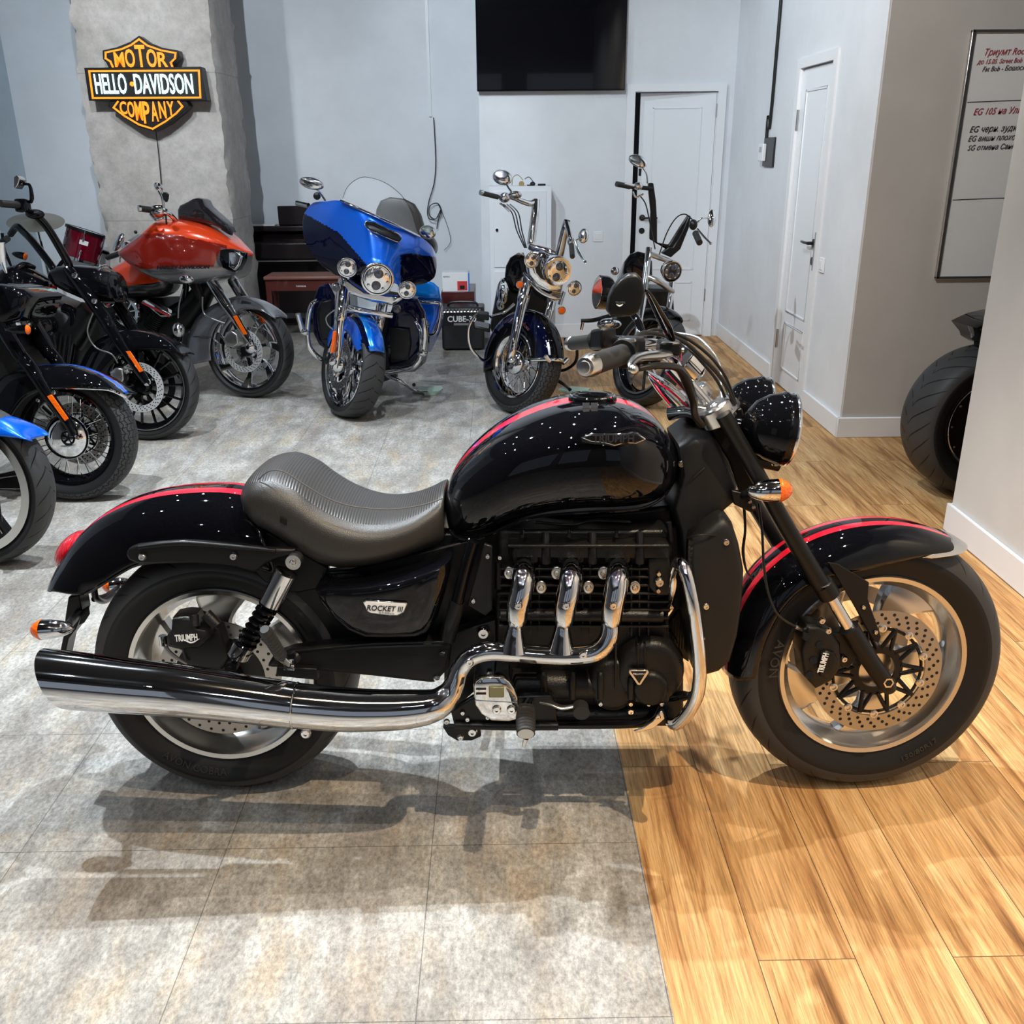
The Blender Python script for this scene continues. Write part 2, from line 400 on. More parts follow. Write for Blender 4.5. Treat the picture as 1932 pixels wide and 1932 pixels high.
# stone-look vinyl tiles
tile = mat('stone_vinyl_tile', (.3, .3, .3), .48, spec=.3); nt, bs = nodes(tile)
n1 = noise_(nt, pos(nt, 2.2, .9), 2.2, 6, .65); n2 = noise_(nt, pos(nt, 3.2, 1.3, 1, (3, 1, 0)), 3.2, 10, .78); n3 = noise_(nt, pos(nt, 3., 1.0, 1, (7, 5, 0)), 2.6, 7, .72); n4 = noise_(nt, pos(nt, 1, .6), 95, 6, .8)
base = ramp(nt, n2, [(.34, (.18, .173, .16)), (.5, (.32, .308, .285)), (.64, (.46, .447, .42))])
base = mixc(nt, ramp(nt, n3, [(.50, (0, 0, 0)), (.64, (.6, .6, .6))]), base, (.40, .315, .215))
base = mixc(nt, ramp(nt, n1, [(.46, (0, 0, 0)), (.62, (.6, .6, .6))]), base, (.19, .165, .145))
base = mixc(nt, .55, base, ramp(nt, n4, [(.36, (.15, .15, .15)), (.64, (.85, .85, .85))]), 'OVERLAY')
br = N(nt, 'TexBrick'); br.offset = 0; br.inputs['Scale'].default_value = 1; br.inputs['Brick Width'].default_value = .48; br.inputs['Row Height'].default_value = .478
br.inputs['Mortar Size'].default_value = .0012; br.inputs['Color1'].default_value = br.inputs['Color2'].default_value = (1, 1, 1, 1); br.inputs['Mortar'].default_value = (.45, .45, .45, 1)
nt.links.new(pos(nt, 1, 1, 1, (-.307 + .48 * 20, -1.31 + .478 * 20, 0)), br.inputs[0]); base = mixc(nt, 1., base, br.outputs[0], 'MULTIPLY'); nt.links.new(base, bs.inputs['Base Color'])
bpn = N(nt, 'Bump'); bpn.inputs['Strength'].default_value = .15; bpn.inputs['Distance'].default_value = .002; nt.links.new(n4, bpn.inputs['Height']); nt.links.new(bpn.outputs[0], bs.inputs['Normal'])
# oak planks running away from the camera
wood = mat('oak_plank_vinyl', (.5, .3, .15), .5, spec=.22); nt, bs = nodes(wood)
g = N(nt, 'NewGeometry'); sp = N(nt, 'SeparateXYZ'); nt.links.new(g.outputs['Position'], sp.inputs[0]); cb = N(nt, 'CombineXYZ'); nt.links.new(sp.outputs[1], cb.inputs[0]); nt.links.new(sp.outputs[0], cb.inputs[1])
mp = N(nt, 'Mapping'); mp.inputs['Location'].default_value = (12.8 - 1.437, 20 * .196 - .307, 0); nt.links.new(cb.outputs[0], mp.inputs[0])
br = N(nt, 'TexBrick'); br.offset = .5; br.inputs['Scale'].default_value = 1; br.inputs['Brick Width'].default_value = 1.28; br.inputs['Row Height'].default_value = .196; br.inputs['Mortar Size'].default_value = .0012; br.inputs['Bias'].default_value = 0
br.inputs['Color1'].default_value = (0, 0, 0, 1); br.inputs['Color2'].default_value = (1, 1, 1, 1); br.inputs['Mortar'].default_value = (.5, .5, .5, 1); nt.links.new(mp.outputs[0], br.inputs[0])
off = N(nt, 'VectorMath', operation='SCALE'); off.inputs['Scale'].default_value = 9; nt.links.new(br.outputs[0], off.inputs[0]); ad = N(nt, 'VectorMath', operation='ADD'); nt.links.new(off.outputs[0], ad.inputs[1])
nt.links.new(pos(nt, 13, .95, 1), ad.inputs[0])
w1 = noise_(nt, ad.outputs[0], 1.3, 8, .62, .9); ad2 = N(nt, 'VectorMath', operation='MULTIPLY'); nt.links.new(ad.outputs[0], ad2.inputs[0]); ad2.inputs[1].default_value = (6, 2.5, 1); w2 = noise_(nt, ad2.outputs[0], 3, 6, .7, .3); w3 = noise_(nt, ad.outputs[0], .45, 3, .5)
c = ramp(nt, w1, [(.30, (.09, .035, .012)), (.40, (.29, .14, .052)), (.50, (.47, .27, .11)), (.70, (.63, .41, .20))])
c = mixc(nt, ramp(nt, w3, [(.35, (.0, .0, .0)), (.7, (.5, .5, .5))]), c, (.40, .21, .08))
c = mixc(nt, .6, c, ramp(nt, w2, [(.35, (.2, .2, .2)), (.6, (.75, .75, .75))]), 'OVERLAY')
c = mixc(nt, .2, c, ramp(nt, br.outputs[0], [(0, (.2, .2, .2)), (1, (.75, .75, .75))]), 'OVERLAY')
c = mixc(nt, br.outputs[1], c, (.12, .07, .035)); nt.links.new(c, bs.inputs['Base Color'])
# paints
def paint(name, col, sc=2, amt=.06):
    m = mat(name, col, .55, spec=.3); nt, bs = nodes(m); n = noise_(nt, pos(nt), sc, 4)
    nt.links.new(ramp(nt, n, [(.3, tuple(x * (1 - amt) for x in col)), (.7, tuple(min(1, x * (1 + amt)) for x in col))]), bs.inputs['Base Color']); return m
wpaint = paint('white_wall_paint', (.72, .74, .77)); gpaint = paint('pale_blue_grey_wall_paint', (.70, .735, .78)); npaint = paint('near_wall_paint', (.62, .62, .615)); left_tint = paint('window_tinted_left_wall', (.58, .68, .76))  # left wall: bluish cast of window light put into its colour
trimw = mat('white_trim_lacquer', (.80, .81, .83), .35); doorw = mat('white_door_lacquer', (.80, .82, .85), .3)
darkc = mat('dark_ceiling_and_gap_shade', (.03, .032, .036), .7)
conc = mat('raw_concrete', (.3, .29, .28), .85); nt, bs = nodes(conc)
n1 = noise_(nt, pos(nt), 1.6, 6, .6); n2 = noise_(nt, pos(nt), 14, 8, .75); vo = N(nt, 'TexVoronoi'); vo.inputs['Scale'].default_value = 17; nt.links.new(pos(nt), vo.inputs[0])
c = ramp(nt, n1, [(.3, (.34, .315, .29)), (.7, (.50, .475, .45))]); c = mixc(nt, .5, c, ramp(nt, n2, [(.3, (.28, .28, .28)), (.7, (.68, .68, .68))]), 'OVERLAY')
c = mixc(nt, ramp(nt, vo.outputs['Distance'], [(.02, (.8, .8, .8)), (.06, (0, 0, 0))]), c, (.16, .15, .14))
sp = N(nt, 'SeparateXYZ'); gg = N(nt, 'NewGeometry'); nt.links.new(gg.outputs['Position'], sp.inputs[0]); mm = N(nt, 'Math', operation='FRACT'); m2 = N(nt, 'Math', operation='DIVIDE'); nt.links.new(sp.outputs[2], m2.inputs[0]); m2.inputs[1].default_value = 1.03; nt.links.new(m2.outputs[0], mm.inputs[0])
c = mixc(nt, ramp(nt, mm.outputs[0], [(.0, (.6, .6, .6)), (.008, (0, 0, 0))]), c, (.14, .135, .13)); nt.links.new(c, bs.inputs['Base Color'])
bpn = N(nt, 'Bump'); bpn.inputs['Strength'].default_value = .6; bpn.inputs['Distance'].default_value = .012; nt.links.new(n2, bpn.inputs['Height']); nt.links.new(bpn.outputs[0], bs.inputs['Normal'])

XW = 1.89
def st(b, name, m, bevel=0, parent=None, kind='structure'):
    o = b.build(name, m, parent, bevel=bevel)
    if parent is None: o['kind'] = kind
    return o
st(MB().bb((-4.6, -4, -.1), (.31, 9.3, 0)), 'floor', tile); st(MB().bb((.31, -4, -.1), (4.2, 9.3, 0)), 'floor', wood)
st(MB().bb((-4.6, -4, 4.0), (4.2, 9.3, 4.1)), 'ceiling', darkc)
st(MB().bb((-4.6, 9.2, 0), (-.14, 9.3, 4)), 'wall_back', gpaint)
# the white wall stands in front of it, with the door opening left free
b = MB(); b.bb((-.14, 8.17, 0), (1.10, 8.32, 4)).bb((1.10, 8.17, 1.94), (1.76, 8.32, 4)).bb((1.76, 8.17, 0), (XW, 8.32, 4)).bb((-.14, 8.32, 0), (-.04, 9.25, 4)); st(b, 'wall_back', wpaint)
st(MB().bb((1.0, 9.0, 0), (1.9, 9.1, 2.3)), 'wall_back', darkc)  # dark board added behind the door gap, standing in for an unlit room
b = MB(); b.bb((XW, 5.07, 0), (2.05, 5.78, 4)).bb((XW, 6.40, 0), (2.05, 8.32, 4)).bb((XW, 5.78, 1.975), (2.05, 6.40, 4)); st(b, 'wall_right', wpaint); alcove_dim = paint('dimmed_alcove_wall', (.50, .49, .475)); st(MB().bb((1.9, 5.068, 0), (4.2, 5.2, 4)), 'wall_alcove', alcove_dim)  # alcove wall: dimmer light put into a darker grey base colour
st(MB().bb((XW, -4, 0), (2.02, 3.68, 4)), 'wall_right', npaint)
st(MB().bb((4.1, -4, 0), (4.2, 5.07, 4)), 'wall_right', npaint)
b = MB(); b.bb((-4.6, -4.1, 0), (4.2, -4, .5)).bb((-4.6, -4.1, 2.9), (4.2, -4, 4)); [b.bb((x, -4.1, .5), (x + .5, -4, 2.9)) for x in (-4.6, -2.2, .1, 2.4)]; b.bb((-4.7, -4.1, 0), (-4.6, 3, 4)); st(b, 'wall_front', mat('front_wall_paint', (.12, .12, .13), .7))
st(MB().bb((-4.6, 3.0, 0), (-4.5, 9.2, 4)).bb((-4.5, 8.55, 0), (-4.30, 9.2, 4)), 'wall_left', left_tint)
def base_(name, x0, y0, x1, y1, h=.115):
    b = MB(); b.bb((x0, y0, 0), (x1, y1, h)); st(b, name, trimw, .004)
base_('baseboard_back', -.14, 8.155, 1.03, 8.17); base_('baseboard_right', XW - .016, 6.47, XW, 8.155); base_('baseboard_right', XW - .016, 5.055, XW, 5.71)
base_('baseboard_alcove', XW - .016, 5.054, 4.1, 5.07); base_('baseboard_near', XW - .016, -3, XW, 3.696, .12); base_('baseboard_near', XW, 3.68, 2.02, 3.696, .12); base_('baseboard_left', -4.3, 9.185, -.14, 9.2)
# door in the back wall, standing a hand's width open
b = MB(); b.bb((1.035, 8.145, 0), (1.10, 8.175, 1.995)).bb((1.76, 8.145, 0), (1.825, 8.175, 1.995)).bb((1.10, 8.145, 1.94), (1.76, 8.175, 1.995)); b.bb((1.10, 8.17, 0), (1.105, 8.32, 1.94)).bb((1.755, 8.17, 0), (1.76, 8.32, 1.94)); st(b, 'trim_1', trimw, .003)
def leaf(o, ux, uy, w, h, t, name, panels):
    """door leaf: o hinge-bottom corner, ux along the leaf, uy out of its face"""
    z = V((0, 0, 1)); b = MB(); c = V(o) + ux * w / 2 + z * h / 2 - uy * t / 2; b.box(c, ux * w / 2, uy * t / 2, z * h / 2)
    for x0, z0, x1, z1 in panels:
        for a0, a1, c0, c1 in ((x0, x1, z0, z0 + .012), (x0, x1, z1 - .012, z1), (x0, x0 + .012, z0, z1), (x1 - .012, x1, z0, z1)):
            cc = V(o) + ux * (a0 + a1) / 2 + z * (c0 + c1) / 2 + uy * .002; b.box(cc, ux * (a1 - a0) / 2, uy * .004, z * (c1 - c0) / 2)
    ob = b.build(name, doorw, None, bevel=.0025); ob['kind'] = 'structure'; return ob
blackm = mat('matt_black_fitting', (.01, .01, .011), .35)
a = math.radians(7); ux = V((-math.cos(a), math.sin(a), 0)); uy = V((-math.sin(a), -math.cos(a), 0))
d1 = leaf((1.752, 8.172, .008), ux, uy, .60, 1.925, .035, 'door_1', [(.11, .55, .5, 1.82), (.11, .12, .5, .45)])
def knobd(par, c, u, n, lever=True):
    b = MB(); b.lathe(c, n, [(0, .025), (.008, .025), (.01, .01), (.04, .01), (.045, .008)], 20)
    if lever: b.tube([c + n * .04, c + n * .045 + u * .06, c + n * .04 + u * .125], [.009, .008, .007], 10)
    b.build('door_handle', blackm, par); b = MB(); c2 = c - V((0, 0, .105)); b.lathe(c2, n, [(0, .024), (.006, .024), (.006, .006)], 20); b.build('thumb_turn', blackm, par)
knobd(d1, V((1.752, 8.172, .98)) + ux * .55, -ux, uy)
for z in (.3, 1.75): MB().cyl((1.757, 8.165, z), (1.757, 8.165, z + .1), .007).build('hinge', steel, d1)
# door in the right wall
b = MB(); b.bb((XW - .012, 5.715, 0), (XW, 5.78, 2.03)).bb((XW - .012, 6.40, 0), (XW, 6.465, 2.03)).bb((XW - .012, 5.78, 1.975), (XW, 6.40, 2.03)); b.bb((XW, 5.78, 0), (2.05, 5.785, 1.975)).bb((XW, 6.395, 0), (2.05, 6.40, 1.975)); st(b, 'trim_2', trimw, .003)
d2 = leaf((XW + .012, 6.39, .008), V((0, -1, 0)), V((-1, 0, 0)), .60, 1.96, .035, 'door_2', [(.10, .5, .50, 1.84), (.10, .12, .50, .43)])
knobd(d2, V((XW + .012, 5.86, .98)), V((0, 1, 0)), V((-1, 0, 0)))
for z in (.25, 1.62): MB().cyl((XW - .002, 6.395, z), (XW - .002, 6.395, z + .12), .008).build('hinge', steel, d2)
MB().bb((XW - .014, 5.765, .83), (XW + .002, 5.783, 1.05)).build('strike_plate', steel, d2)
# ---------------------------------------------------------------- concrete column
def column():
    b = MB(); x0, x1, y0, y1 = -3.05, -2.03, 7.6, 8.25; nz = 130; segs = []
    def edge(ax, ay, bx, by, n): return [(ax + (bx - ax) * i / n, ay + (by - ay) * i / n) for i in range(n)]
    ringp = edge(x0, y0, x1, y0, 26) + edge(x1, y0, x1, y1, 14) + edge(x1, y1, x0, y1, 10) + edge(x0, y1, x0, y0, 14); rs = []
    from mathutils import noise
    for k in range(nz + 1):
        z = 4.0 * k / nz; r = []
        for x, y in ringp:
            p = V((x, y, z)); dx = min(abs(x - x0), abs(x - x1)); dy = min(abs(y - y0), abs(y - y1)); cd = math.hypot(dx, dy)
            q = max(0, 1 - cd / .09); ch = q * (.022 + .03 * noise.noise(p * 9) + .02 * noise.noise(p * 27)); c = V(((x0 + x1) / 2, (y0 + y1) / 2, z))
            r.append(p + (c - p).normalized() * max(ch, 0) + (c - p).normalized() * .004 * noise.noise(p * 6))
        rs.append(r)
    b.rings(rs); o = b.build('trim_3', conc, ang=30); o['kind'] = 'structure'; return o
column()
# ---------------------------------------------------------------- things on and against the walls
def simple(b, name, label, cat, m, group=None, bevel=0, **k): return setp(b.build(name, m, None, bevel=bevel, **k), label, cat, group)
# television
t = thing('television', 'large black flat television mounted high on the white back wall', 'television', (.43, 8.15, 1.95))
MB().bb((-.152, 8.09, 1.947), (1.008, 8.135, 2.61)).build('housing', pblack, t, bevel=.006)
scr = mat('television_screen', (.004, .004, .006), .05, 0, .6); MB().bb((-.145, 8.087, 1.96), (1.0, 8.092, 2.604)).build('screen', scr, t)
MB().bb((.2, 8.135, 2.1), (.66, 8.169, 2.5)).build('wall_bracket', blackm, t)
# power conduit and loose cable
condm = mat('white_plastic', (.72, .74, .76), .4)
x, z0 = at(812, 220, 9.18).x, at(812, 220, 9.18).z
simple(MB().bb((x - .012, 9.18, z0), (x + .012, 9.2, 4)), 'cable_duct', 'thin pale vertical cable duct on the grey back wall', 'cable duct', condm)
b = MB(); Y = 9.16
apx([(818, 222, Y, .9), (822, 300, Y, .9), (819, 345, Y, .9), (808, 385, Y, .9), (808, 410, Y - .02, .9), (820, 414, Y - .04, .9), (833, 400, Y - .02, .9), (826, 384, Y, .9), (812, 388, Y - .02, .9), (810, 405, Y, .9), (822, 413, Y, .9), (832, 395, Y, .9), (826, 420, Y, .9), (824, 432, Y, .8)], mb=b, n=8, seg=8)
apx([(826, 384, Y, .5), (842, 420, Y, .5), (850, 455, Y, .5), (838, 472, Y, .5)], mb=b, n=6, seg=6); simple(b, 'cable', 'thin black cable hanging in a loop on the grey back wall', 'cable', hose)
# light switches
def switch(c, u, n, label, rock):
    t = thing('light_switch', label, 'light switch', c); z = V((0, 0, 1))
    MB().box(c + n * .005, u * .042, z * .042, n * .005).build('plate', trimw, t, bevel=.003); MB().box(c + n * .011, u * .024, z * .026, n * .003).build('rocker', rock, t, bevel=.002)
switch(at(1128, 446, 8.17), V((1, 0, 0)), V((0, -1, 0)), 'white square light switch on the back wall beside the dark door gap', trimw)
switch(atx(1552, 500, XW), V((0, 1, 0)), V((-1, 0, 0)), 'small white light switch right of the handle of the right-hand door', trimw)
# thermostat on its black plate, cable from above
t = thing('thermostat', 'small white thermostat on a black wall plate between the two doors', 'thermostat', (XW, 6.98, 1.39))
MB().bb((XW - .014, 6.84, 1.395), (XW, 7.10, 1.585)).build('back_plate', blackm, t, bevel=.003)
MB().bb((XW - .04, 7.02, 1.43), (XW - .014, 7.14, 1.545)).build('controller', trimw, t, bevel=.005); MB().bb((XW - .042, 7.05, 1.49), (XW - .04, 7.11, 1.525)).build('display', mat('lcd_grey', (.35, .4, .38), .2), t)
simple(MB().tube([(XW - .012, 7.05, 1.58), (XW - .012, 7.05, 1.72), (XW - .012, 6.98, 1.82), (XW - .012, 6.98, 4.0)], .011, 10, 4), 'cable', 'thick black cable running down the right wall to the black thermostat plate', 'cable', hose)
# whiteboard in the alcove
wb = thing('whiteboard', 'whiteboard with red and black handwriting on the alcove wall', 'whiteboard', (2.8, 5.07, .88)); z0, z1 = .88, 2.03
MB().bb((2.32, 5.055, z0), (3.3, 5.068, z1)).build('board', mat('board_enamel', (.74, .76, .78), .2), wb)
fr_ = MB(); fr_.bb((2.30, 5.045, z0 - .012), (2.318, 5.068, z1 + .012)).bb((3.3, 5.045, z0 - .012), (3.318, 5.068, z1 + .012)).bb((2.30, 5.045, z1), (3.318, 5.068, z1 + .014)).bb((2.30, 5.045, z0 - .014), (3.318, 5.068, z0)); fr_.build('board_frame', steel, wb, bevel=.002)
inkr = mat('red_marker_ink', (.35, .03, .05), .6); inkb = mat('black_marker_ink', (.03, .03, .035), .6)
for tx, px, py, h, m in (('Триумт Rocke', 1857, 105, 12, inkr), ('до 15.05. Street Bob', 1843, 121, 8, inkr), ('Fat Bob - Бошоско', 1853, 135, 9, inkb), ('EG 105 на Улицу', 1836, 217, 12, inkr), ('EG черн. зуди пере', 1829, 250, 11, inkb), ('EG вишн плохое', 1826, 267, 10, inkb), ('SG отмена Санк', 1825, 284, 10, inkb)):
    o = at(px, py, 5.052); text('handwriting', tx, o, (1, 0, .03), (.1, 0, 1), h * mpp(o), m, wb, ext=.0008, sx=.85, shear=.25)
for y in (193, 377): q = at(1820, y, 5.052); MB().tube([(2.33, 5.053, q.z), (2.7, 5.053, q.z + .008), (3.29, 5.053, q.z - .004)], .0018, 6).build('ruled_line', inkb, wb)
# key cabinet with headphones on top
cabw = mat('white_steel_cabinet', (.78, .81, .85), .3, spec=.4)
t = thing('metal_cabinet', 'tall narrow white locker with two doors against the back wall', 'cabinet', (.175, 7.95, 0)); zt = 1.25
MB().bb((-.07, 7.86, 0), (.425, 8.165, zt)).build('body', cabw, t, bevel=.004)
for a_, b_, lab in ((.80 - .17, zt - .035, 1), (.06, .60, 0)):
    d = MB().bb((-.035, 7.85, a_), (.385, 7.861, b_)).build('door', cabw, t, bevel=.003)
    MB().cyl((-.01, 7.85, (a_ + b_) / 2), (-.01, 7.835, (a_ + b_) / 2), .011).build('lock', chrome, d)
b = MB(); apx([(966, 349, 7.95, 1), (968, 335, 7.95, .8), (977, 330, 7.95, .8), (987, 340, 7.95, .8)], mb=b, seg=6); b.cyl(at(984, 347, 7.93), at(984, 347, 7.98), .022, .02)
simple(b, 'headphones', 'small headphones with a tan ear cup on the white locker', 'headphones', [mat('tan_plastic', (.35, .25, .1), .4)])
b = MB(); apx([(990, 338, 7.97, .8), (998, 334, 7.97, .8), (1006, 343, 7.97, .8)], mb=b, seg=6); b.ell(at(1005, 347, 7.95), V((.022, 0, 0)), V((0, .02, 0)), V((0, 0, .018))); b.bb(at(994, 351, 8.0), at(1003, 348.5, 7.94))
simple(b, 'headphones', 'black headphones beside the tan pair on the white locker', 'headphones', blackm)
q = at(1022, 351, 7.95); simple(MB().bb((q.x - .03, 7.93, zt), (q.x + .03, 7.99, zt + .014)), 'remote_control', 'small flat black remote control on the white locker', 'remote control', blackm, bevel=.003)
# guitar amplifier
t = thing('guitar_amplifier', 'black guitar amplifier with white lettering standing on the floor by the back wall', 'amplifier', (-.29, 7.8, 0)); x0, x1, y0, y1, zt = -.465, -.12, 7.62, 7.87, .345
MB().bb((x0, y0 + .01, .01), (x1, y1, zt)).build('cabinet', blackm, t, bevel=.015); MB().bb((x0 + .02, y0, .02), (x1 - .02, y0 + .012, .2)).build('speaker_grille', mat('speaker_cloth', (.02, .02, .022), .8, bump=('wavex', 90, .5)), t)
MB().box(V(((x0 + x1) / 2, y0 + .018, .325)), V((.155, 0, 0)), V((0, .012, .018)), V((0, -.002, .002))).build('control_panel', steel, t)
for i in range(11): c = V((x0 + .04 + i * .027, y0 + .002, .325)); MB().cyl(c, c + V((0, -.012, .006)), .008, .007, 10).build('knob', blackm, t)
MB().tube([(x0 + .05, y0 + .1, zt), (x0 + .09, y0 + .1, zt + .03), (x1 - .09, y0 + .1, zt + .03), (x1 - .05, y0 + .1, zt)], .01, 8).build('carry_handle', blackm, t)
text('lettering', 'CUBE-30', (x0 + .05, y0 + .002, .235), (1, 0, 0), (0, 0, 1), .045, whitep, t, width=.23, bold=.02); MB().bb((x0 + .1, y0 + .004, .205), (x1 - .1, y0 + .009, .222)).build('label_strip', steel, t)
for xx in (x0 + .04, x1 - .04): MB().cyl((xx, y0 + .05, 0), (xx, y0 + .05, .012), .015).build('foot', rubber, t)
# box cabinet behind it with the cardboard box on top
maroon = mat('maroon_wood', (.075, .012, .012), .3, 0, .3)
p = at(832, 551, 7.98); q = at(895, 551, 7.98); simple(MB().bb((p.x, 7.98, 0), (q.x, 8.5 if q.x < -.15 else 8.16, p.z)), 'cupboard', 'dark maroon wooden cupboard standing behind the guitar amplifier', 'cupboard', maroon, bevel=.004)
t = thing('cardboard_box', 'small white cardboard box with a red picture on the maroon cupboard', 'box', at(862, 551, 8.05)); p = at(835, 551, 8.0); q = at(883, 521, 8.0); cz = at(862, 551, 7.98).z + .001
MB().bb((p.x, 8.0, cz), (q.x, 8.15, cz + .155)).build('carton', mat('white_card', (.8, .8, .82), .5), t, bevel=.002); MB().bb((q.x - .09, 7.997, cz + .01), (q.x - .008, 8.0, cz + .085)).build('picture', redp, t); MB().bb((q.x - .07, 7.995, cz + .02), (q.x - .03, 7.997, cz + .05)).build('print', blackp, t)
text('lettering', 'RETRO', V((p.x + .012, 7.9985, cz + .115)), (1, 0, 0), (0, 0, 1), .012, blackp, t, ext=.001); MB().bb((q.x, 8.0, cz), (q.x + .012, 8.15, cz + .15)).build('blue_side', skyb, t)
# digital piano
pw = mat('dark_rosewood', (.012, .008, .009), .3, 0, .3); t = thing('digital_piano', 'black upright digital piano behind the wooden bench by the column', 'piano', (-2.1, 8.9, 0)); x0, x1 = -2.78, -1.36
MB().bb((x0, 8.75, 0), (x0 + .04, 9.15, .86)).build('side_panel', pw, t, bevel=.004); MB().bb((x1 - .04, 8.75, 0), (x1, 9.15, .86)).build('side_panel', pw, t, bevel=.004)
MB().bb((x0 + .04, 8.72, .62), (x1 - .04, 9.12, .76)).build('key_bed', pw, t, bevel=.01); MB().bb((x0 + .04, 9.0, .1), (x1 - .04, 9.03, .6)).build('front_panel', pw, t); MB().bb((x0, 8.95, .84), (x1, 9.17, .89)).build('top_board', pw, t, bevel=.01)
MB().box(V(((x0 + x1) / 2 + .1, 9.0, .80)), V((.66, 0, 0)), V((0, .12, .03)), V((0, -.003, .01))).build('key_cover', pw, t); MB().bb((x0 + .04, 8.715, .60), (x1 - .04, 8.722, .612)).build('trim_strip', steel, t)
MB().bb((-2.0, 9.0, .93 - .04), (-1.3, 9.02, 1.06)).build('music_rest', pw, t, bevel=.01); MB().bb((x0 + .1, 8.9, .02), (x1 - .1, 8.95, .06)).build('foot_rail', pw, t)
simple(MB().bb((-1.33, 8.985, 1.02), (-1.27, 8.995, 1.05)), 'sticker', 'small yellowish tag at the top edge of the piano music rest', 'tag', mat('tag_yellow', (.5, .42, .2), .5)) if False else None
q = at(497, 431, 9.05); simple(MB().bb((q.x - .1, 8.97, .8905), (q.x + .12, 9.1, .899)), 'sheet_music', 'loose white sheets of paper lying on top of the piano', 'paper', whitep)
# piano bench
t = thing('piano_bench', 'reddish brown wooden bench in front of the piano', 'bench', (-1.75, 8.1, 0)); redw = mat('red_brown_wood', (.09, .022, .018), .25, 0, .5); cush = mat('brown_vinyl', (.2, .085, .065), .35)
zb = at(560, 521, 7.95).z; x0 = at(500, 530, 7.95).x; x1 = at(640, 530, 7.95).x
MB().bb((x0 - .01, 7.93, zb - .03), (x1 + .01, 8.25, zb)).build('seat', cush, t, bevel=.01); MB().bb((x0, 7.95, zb - .12), (x1, 8.23, zb - .03)).build('apron', redw, t, bevel=.003)
for xx in (x0, x1 - .04):
    for yy in (7.95, 8.19): MB().bb((xx, yy, 0), (xx + .04, yy + .04, zb - .1)).build('leg', redw, t, bevel=.003)
q = at(558, 537, 7.95); text('lettering', 'YAMAHA', V((q.x, 7.949, q.z - .02)), (1, 0, 0), (0, 0, 1), .014, whitep, t)
# drum kit behind the motorcycles
def drum(c, ax, r, h, n=6):
    ax = V(ax).normalized(); t = thing('tom_drum', 'dark red tom drum tilted above the pale bass drum left of the column', 'drum', c); x, y = perp(ax)
    MB().cyl(c - ax * h / 2, c + ax * h / 2, r, seg=40).build('shell', mat('red_sparkle_lacquer', (.16, .0, .012), .1, .2, 1.0), t)
    for s in (-1, 1): b = MB(); b.lathe(c + ax * s * h / 2, ax, [(-.012, r + .002), (-.012, r + .012), (.012, r + .012), (.012, r + .002)], 40, loop=True); b.build('hoop', sblack if s > 0 else chrome, t)
    b = MB(); b.cyl(c + ax * (h / 2 + .004), c + ax * (h / 2 + .007), r, seg=40); b.build('drum_head', whitep, t)
    for i in range(n):
        a = 2 * pi * i / n + .35; d = x * math.cos(a) + y * math.sin(a)
        for s in (-1, 1): b = MB(); q = c + d * (r + .006) + ax * s * h * .24; b.ell(q, ax * .028, d * .011, d.cross(ax) * .011, 10, 8); b.tube([q, q + ax * s * h * .28 + d * .008], .004, 6); b.build('lug', chrome, t)
    return t, x, y
Yd = 8.35; c = at(157, 463, Yd); tm, x, y = drum(c, (.32, .16, .93), .155, .24); dn = (EYE - c).normalized(); dn = (dn - V((.32, .16, .93)).normalized() * dn.dot(V((.32, .16, .93)).normalized())).normalized()
ua = V((.32, .16, .93)).normalized(); q = at(150, 453, Yd) ; q = c + dn * .158 + ua * .03; rr_ = dn.cross(ua); b = MB(); b.box(q, rr_ * .034, ua * .018, dn * .002); b.build('badge', whitep, tm)
c = at(165, 520, 8.5); t = thing('bass_drum', 'bass drum with a pale round head under the red tom drum', 'drum', (c.x, c.y, 0)); ax = V((.1, -1, .0)).normalized()
cc = V((c.x, 8.76, .375)); MB().cyl(cc - ax * .17, cc + ax * .17, .35, seg=48).build('shell', MATS['red_sparkle_lacquer'], t); MB().cyl(cc + ax * .171, cc + ax * .176, .34, seg=48).build('drum_head', whitep, t)
b = MB(); b.lathe(cc + ax * .17, ax, [(-.02, .352), (-.02, .37), (.02, .37), (.02, .345)], 48, loop=True); b.build('hoop', sblack, t)
c = at(67, 416, 8.0); t = thing('cymbal', 'bronze cymbal on a thin stand behind the black handlebars', 'cymbal', (c.x, c.y, 0)); ax = V((.12, -.28, 1)).normalized()
MB().lathe(c, ax, [(-.02, .001), (-.018, .045), (0, .05), (-.016, .215), (-.018, .215), (-.004, .05)][::-1] if False else [(.022, .001), (.020, .03), (.006, .045), (-.012, .215), (-.014, .215), (.004, .045), (.018, .02)], 48).build('disc', mat('bronze', (.42, .38, .30), .35, .9), t)
b = MB(); b.tube([c + V((0, 0, .04)), c - V((-.03, 0, .5)), V((c.x + .05, c.y, .25))], .011, 8); b.build('stand', chrome, t)
for k in range(3): a = 2.1 * k + 1.6; b = MB(); b.tube([V((c.x + .05, c.y, .3)), V((c.x + .05 + .18 * math.cos(a), c.y + .18 * math.sin(a), .01))], .009, 8); b.build('stand_leg', chrome, t)
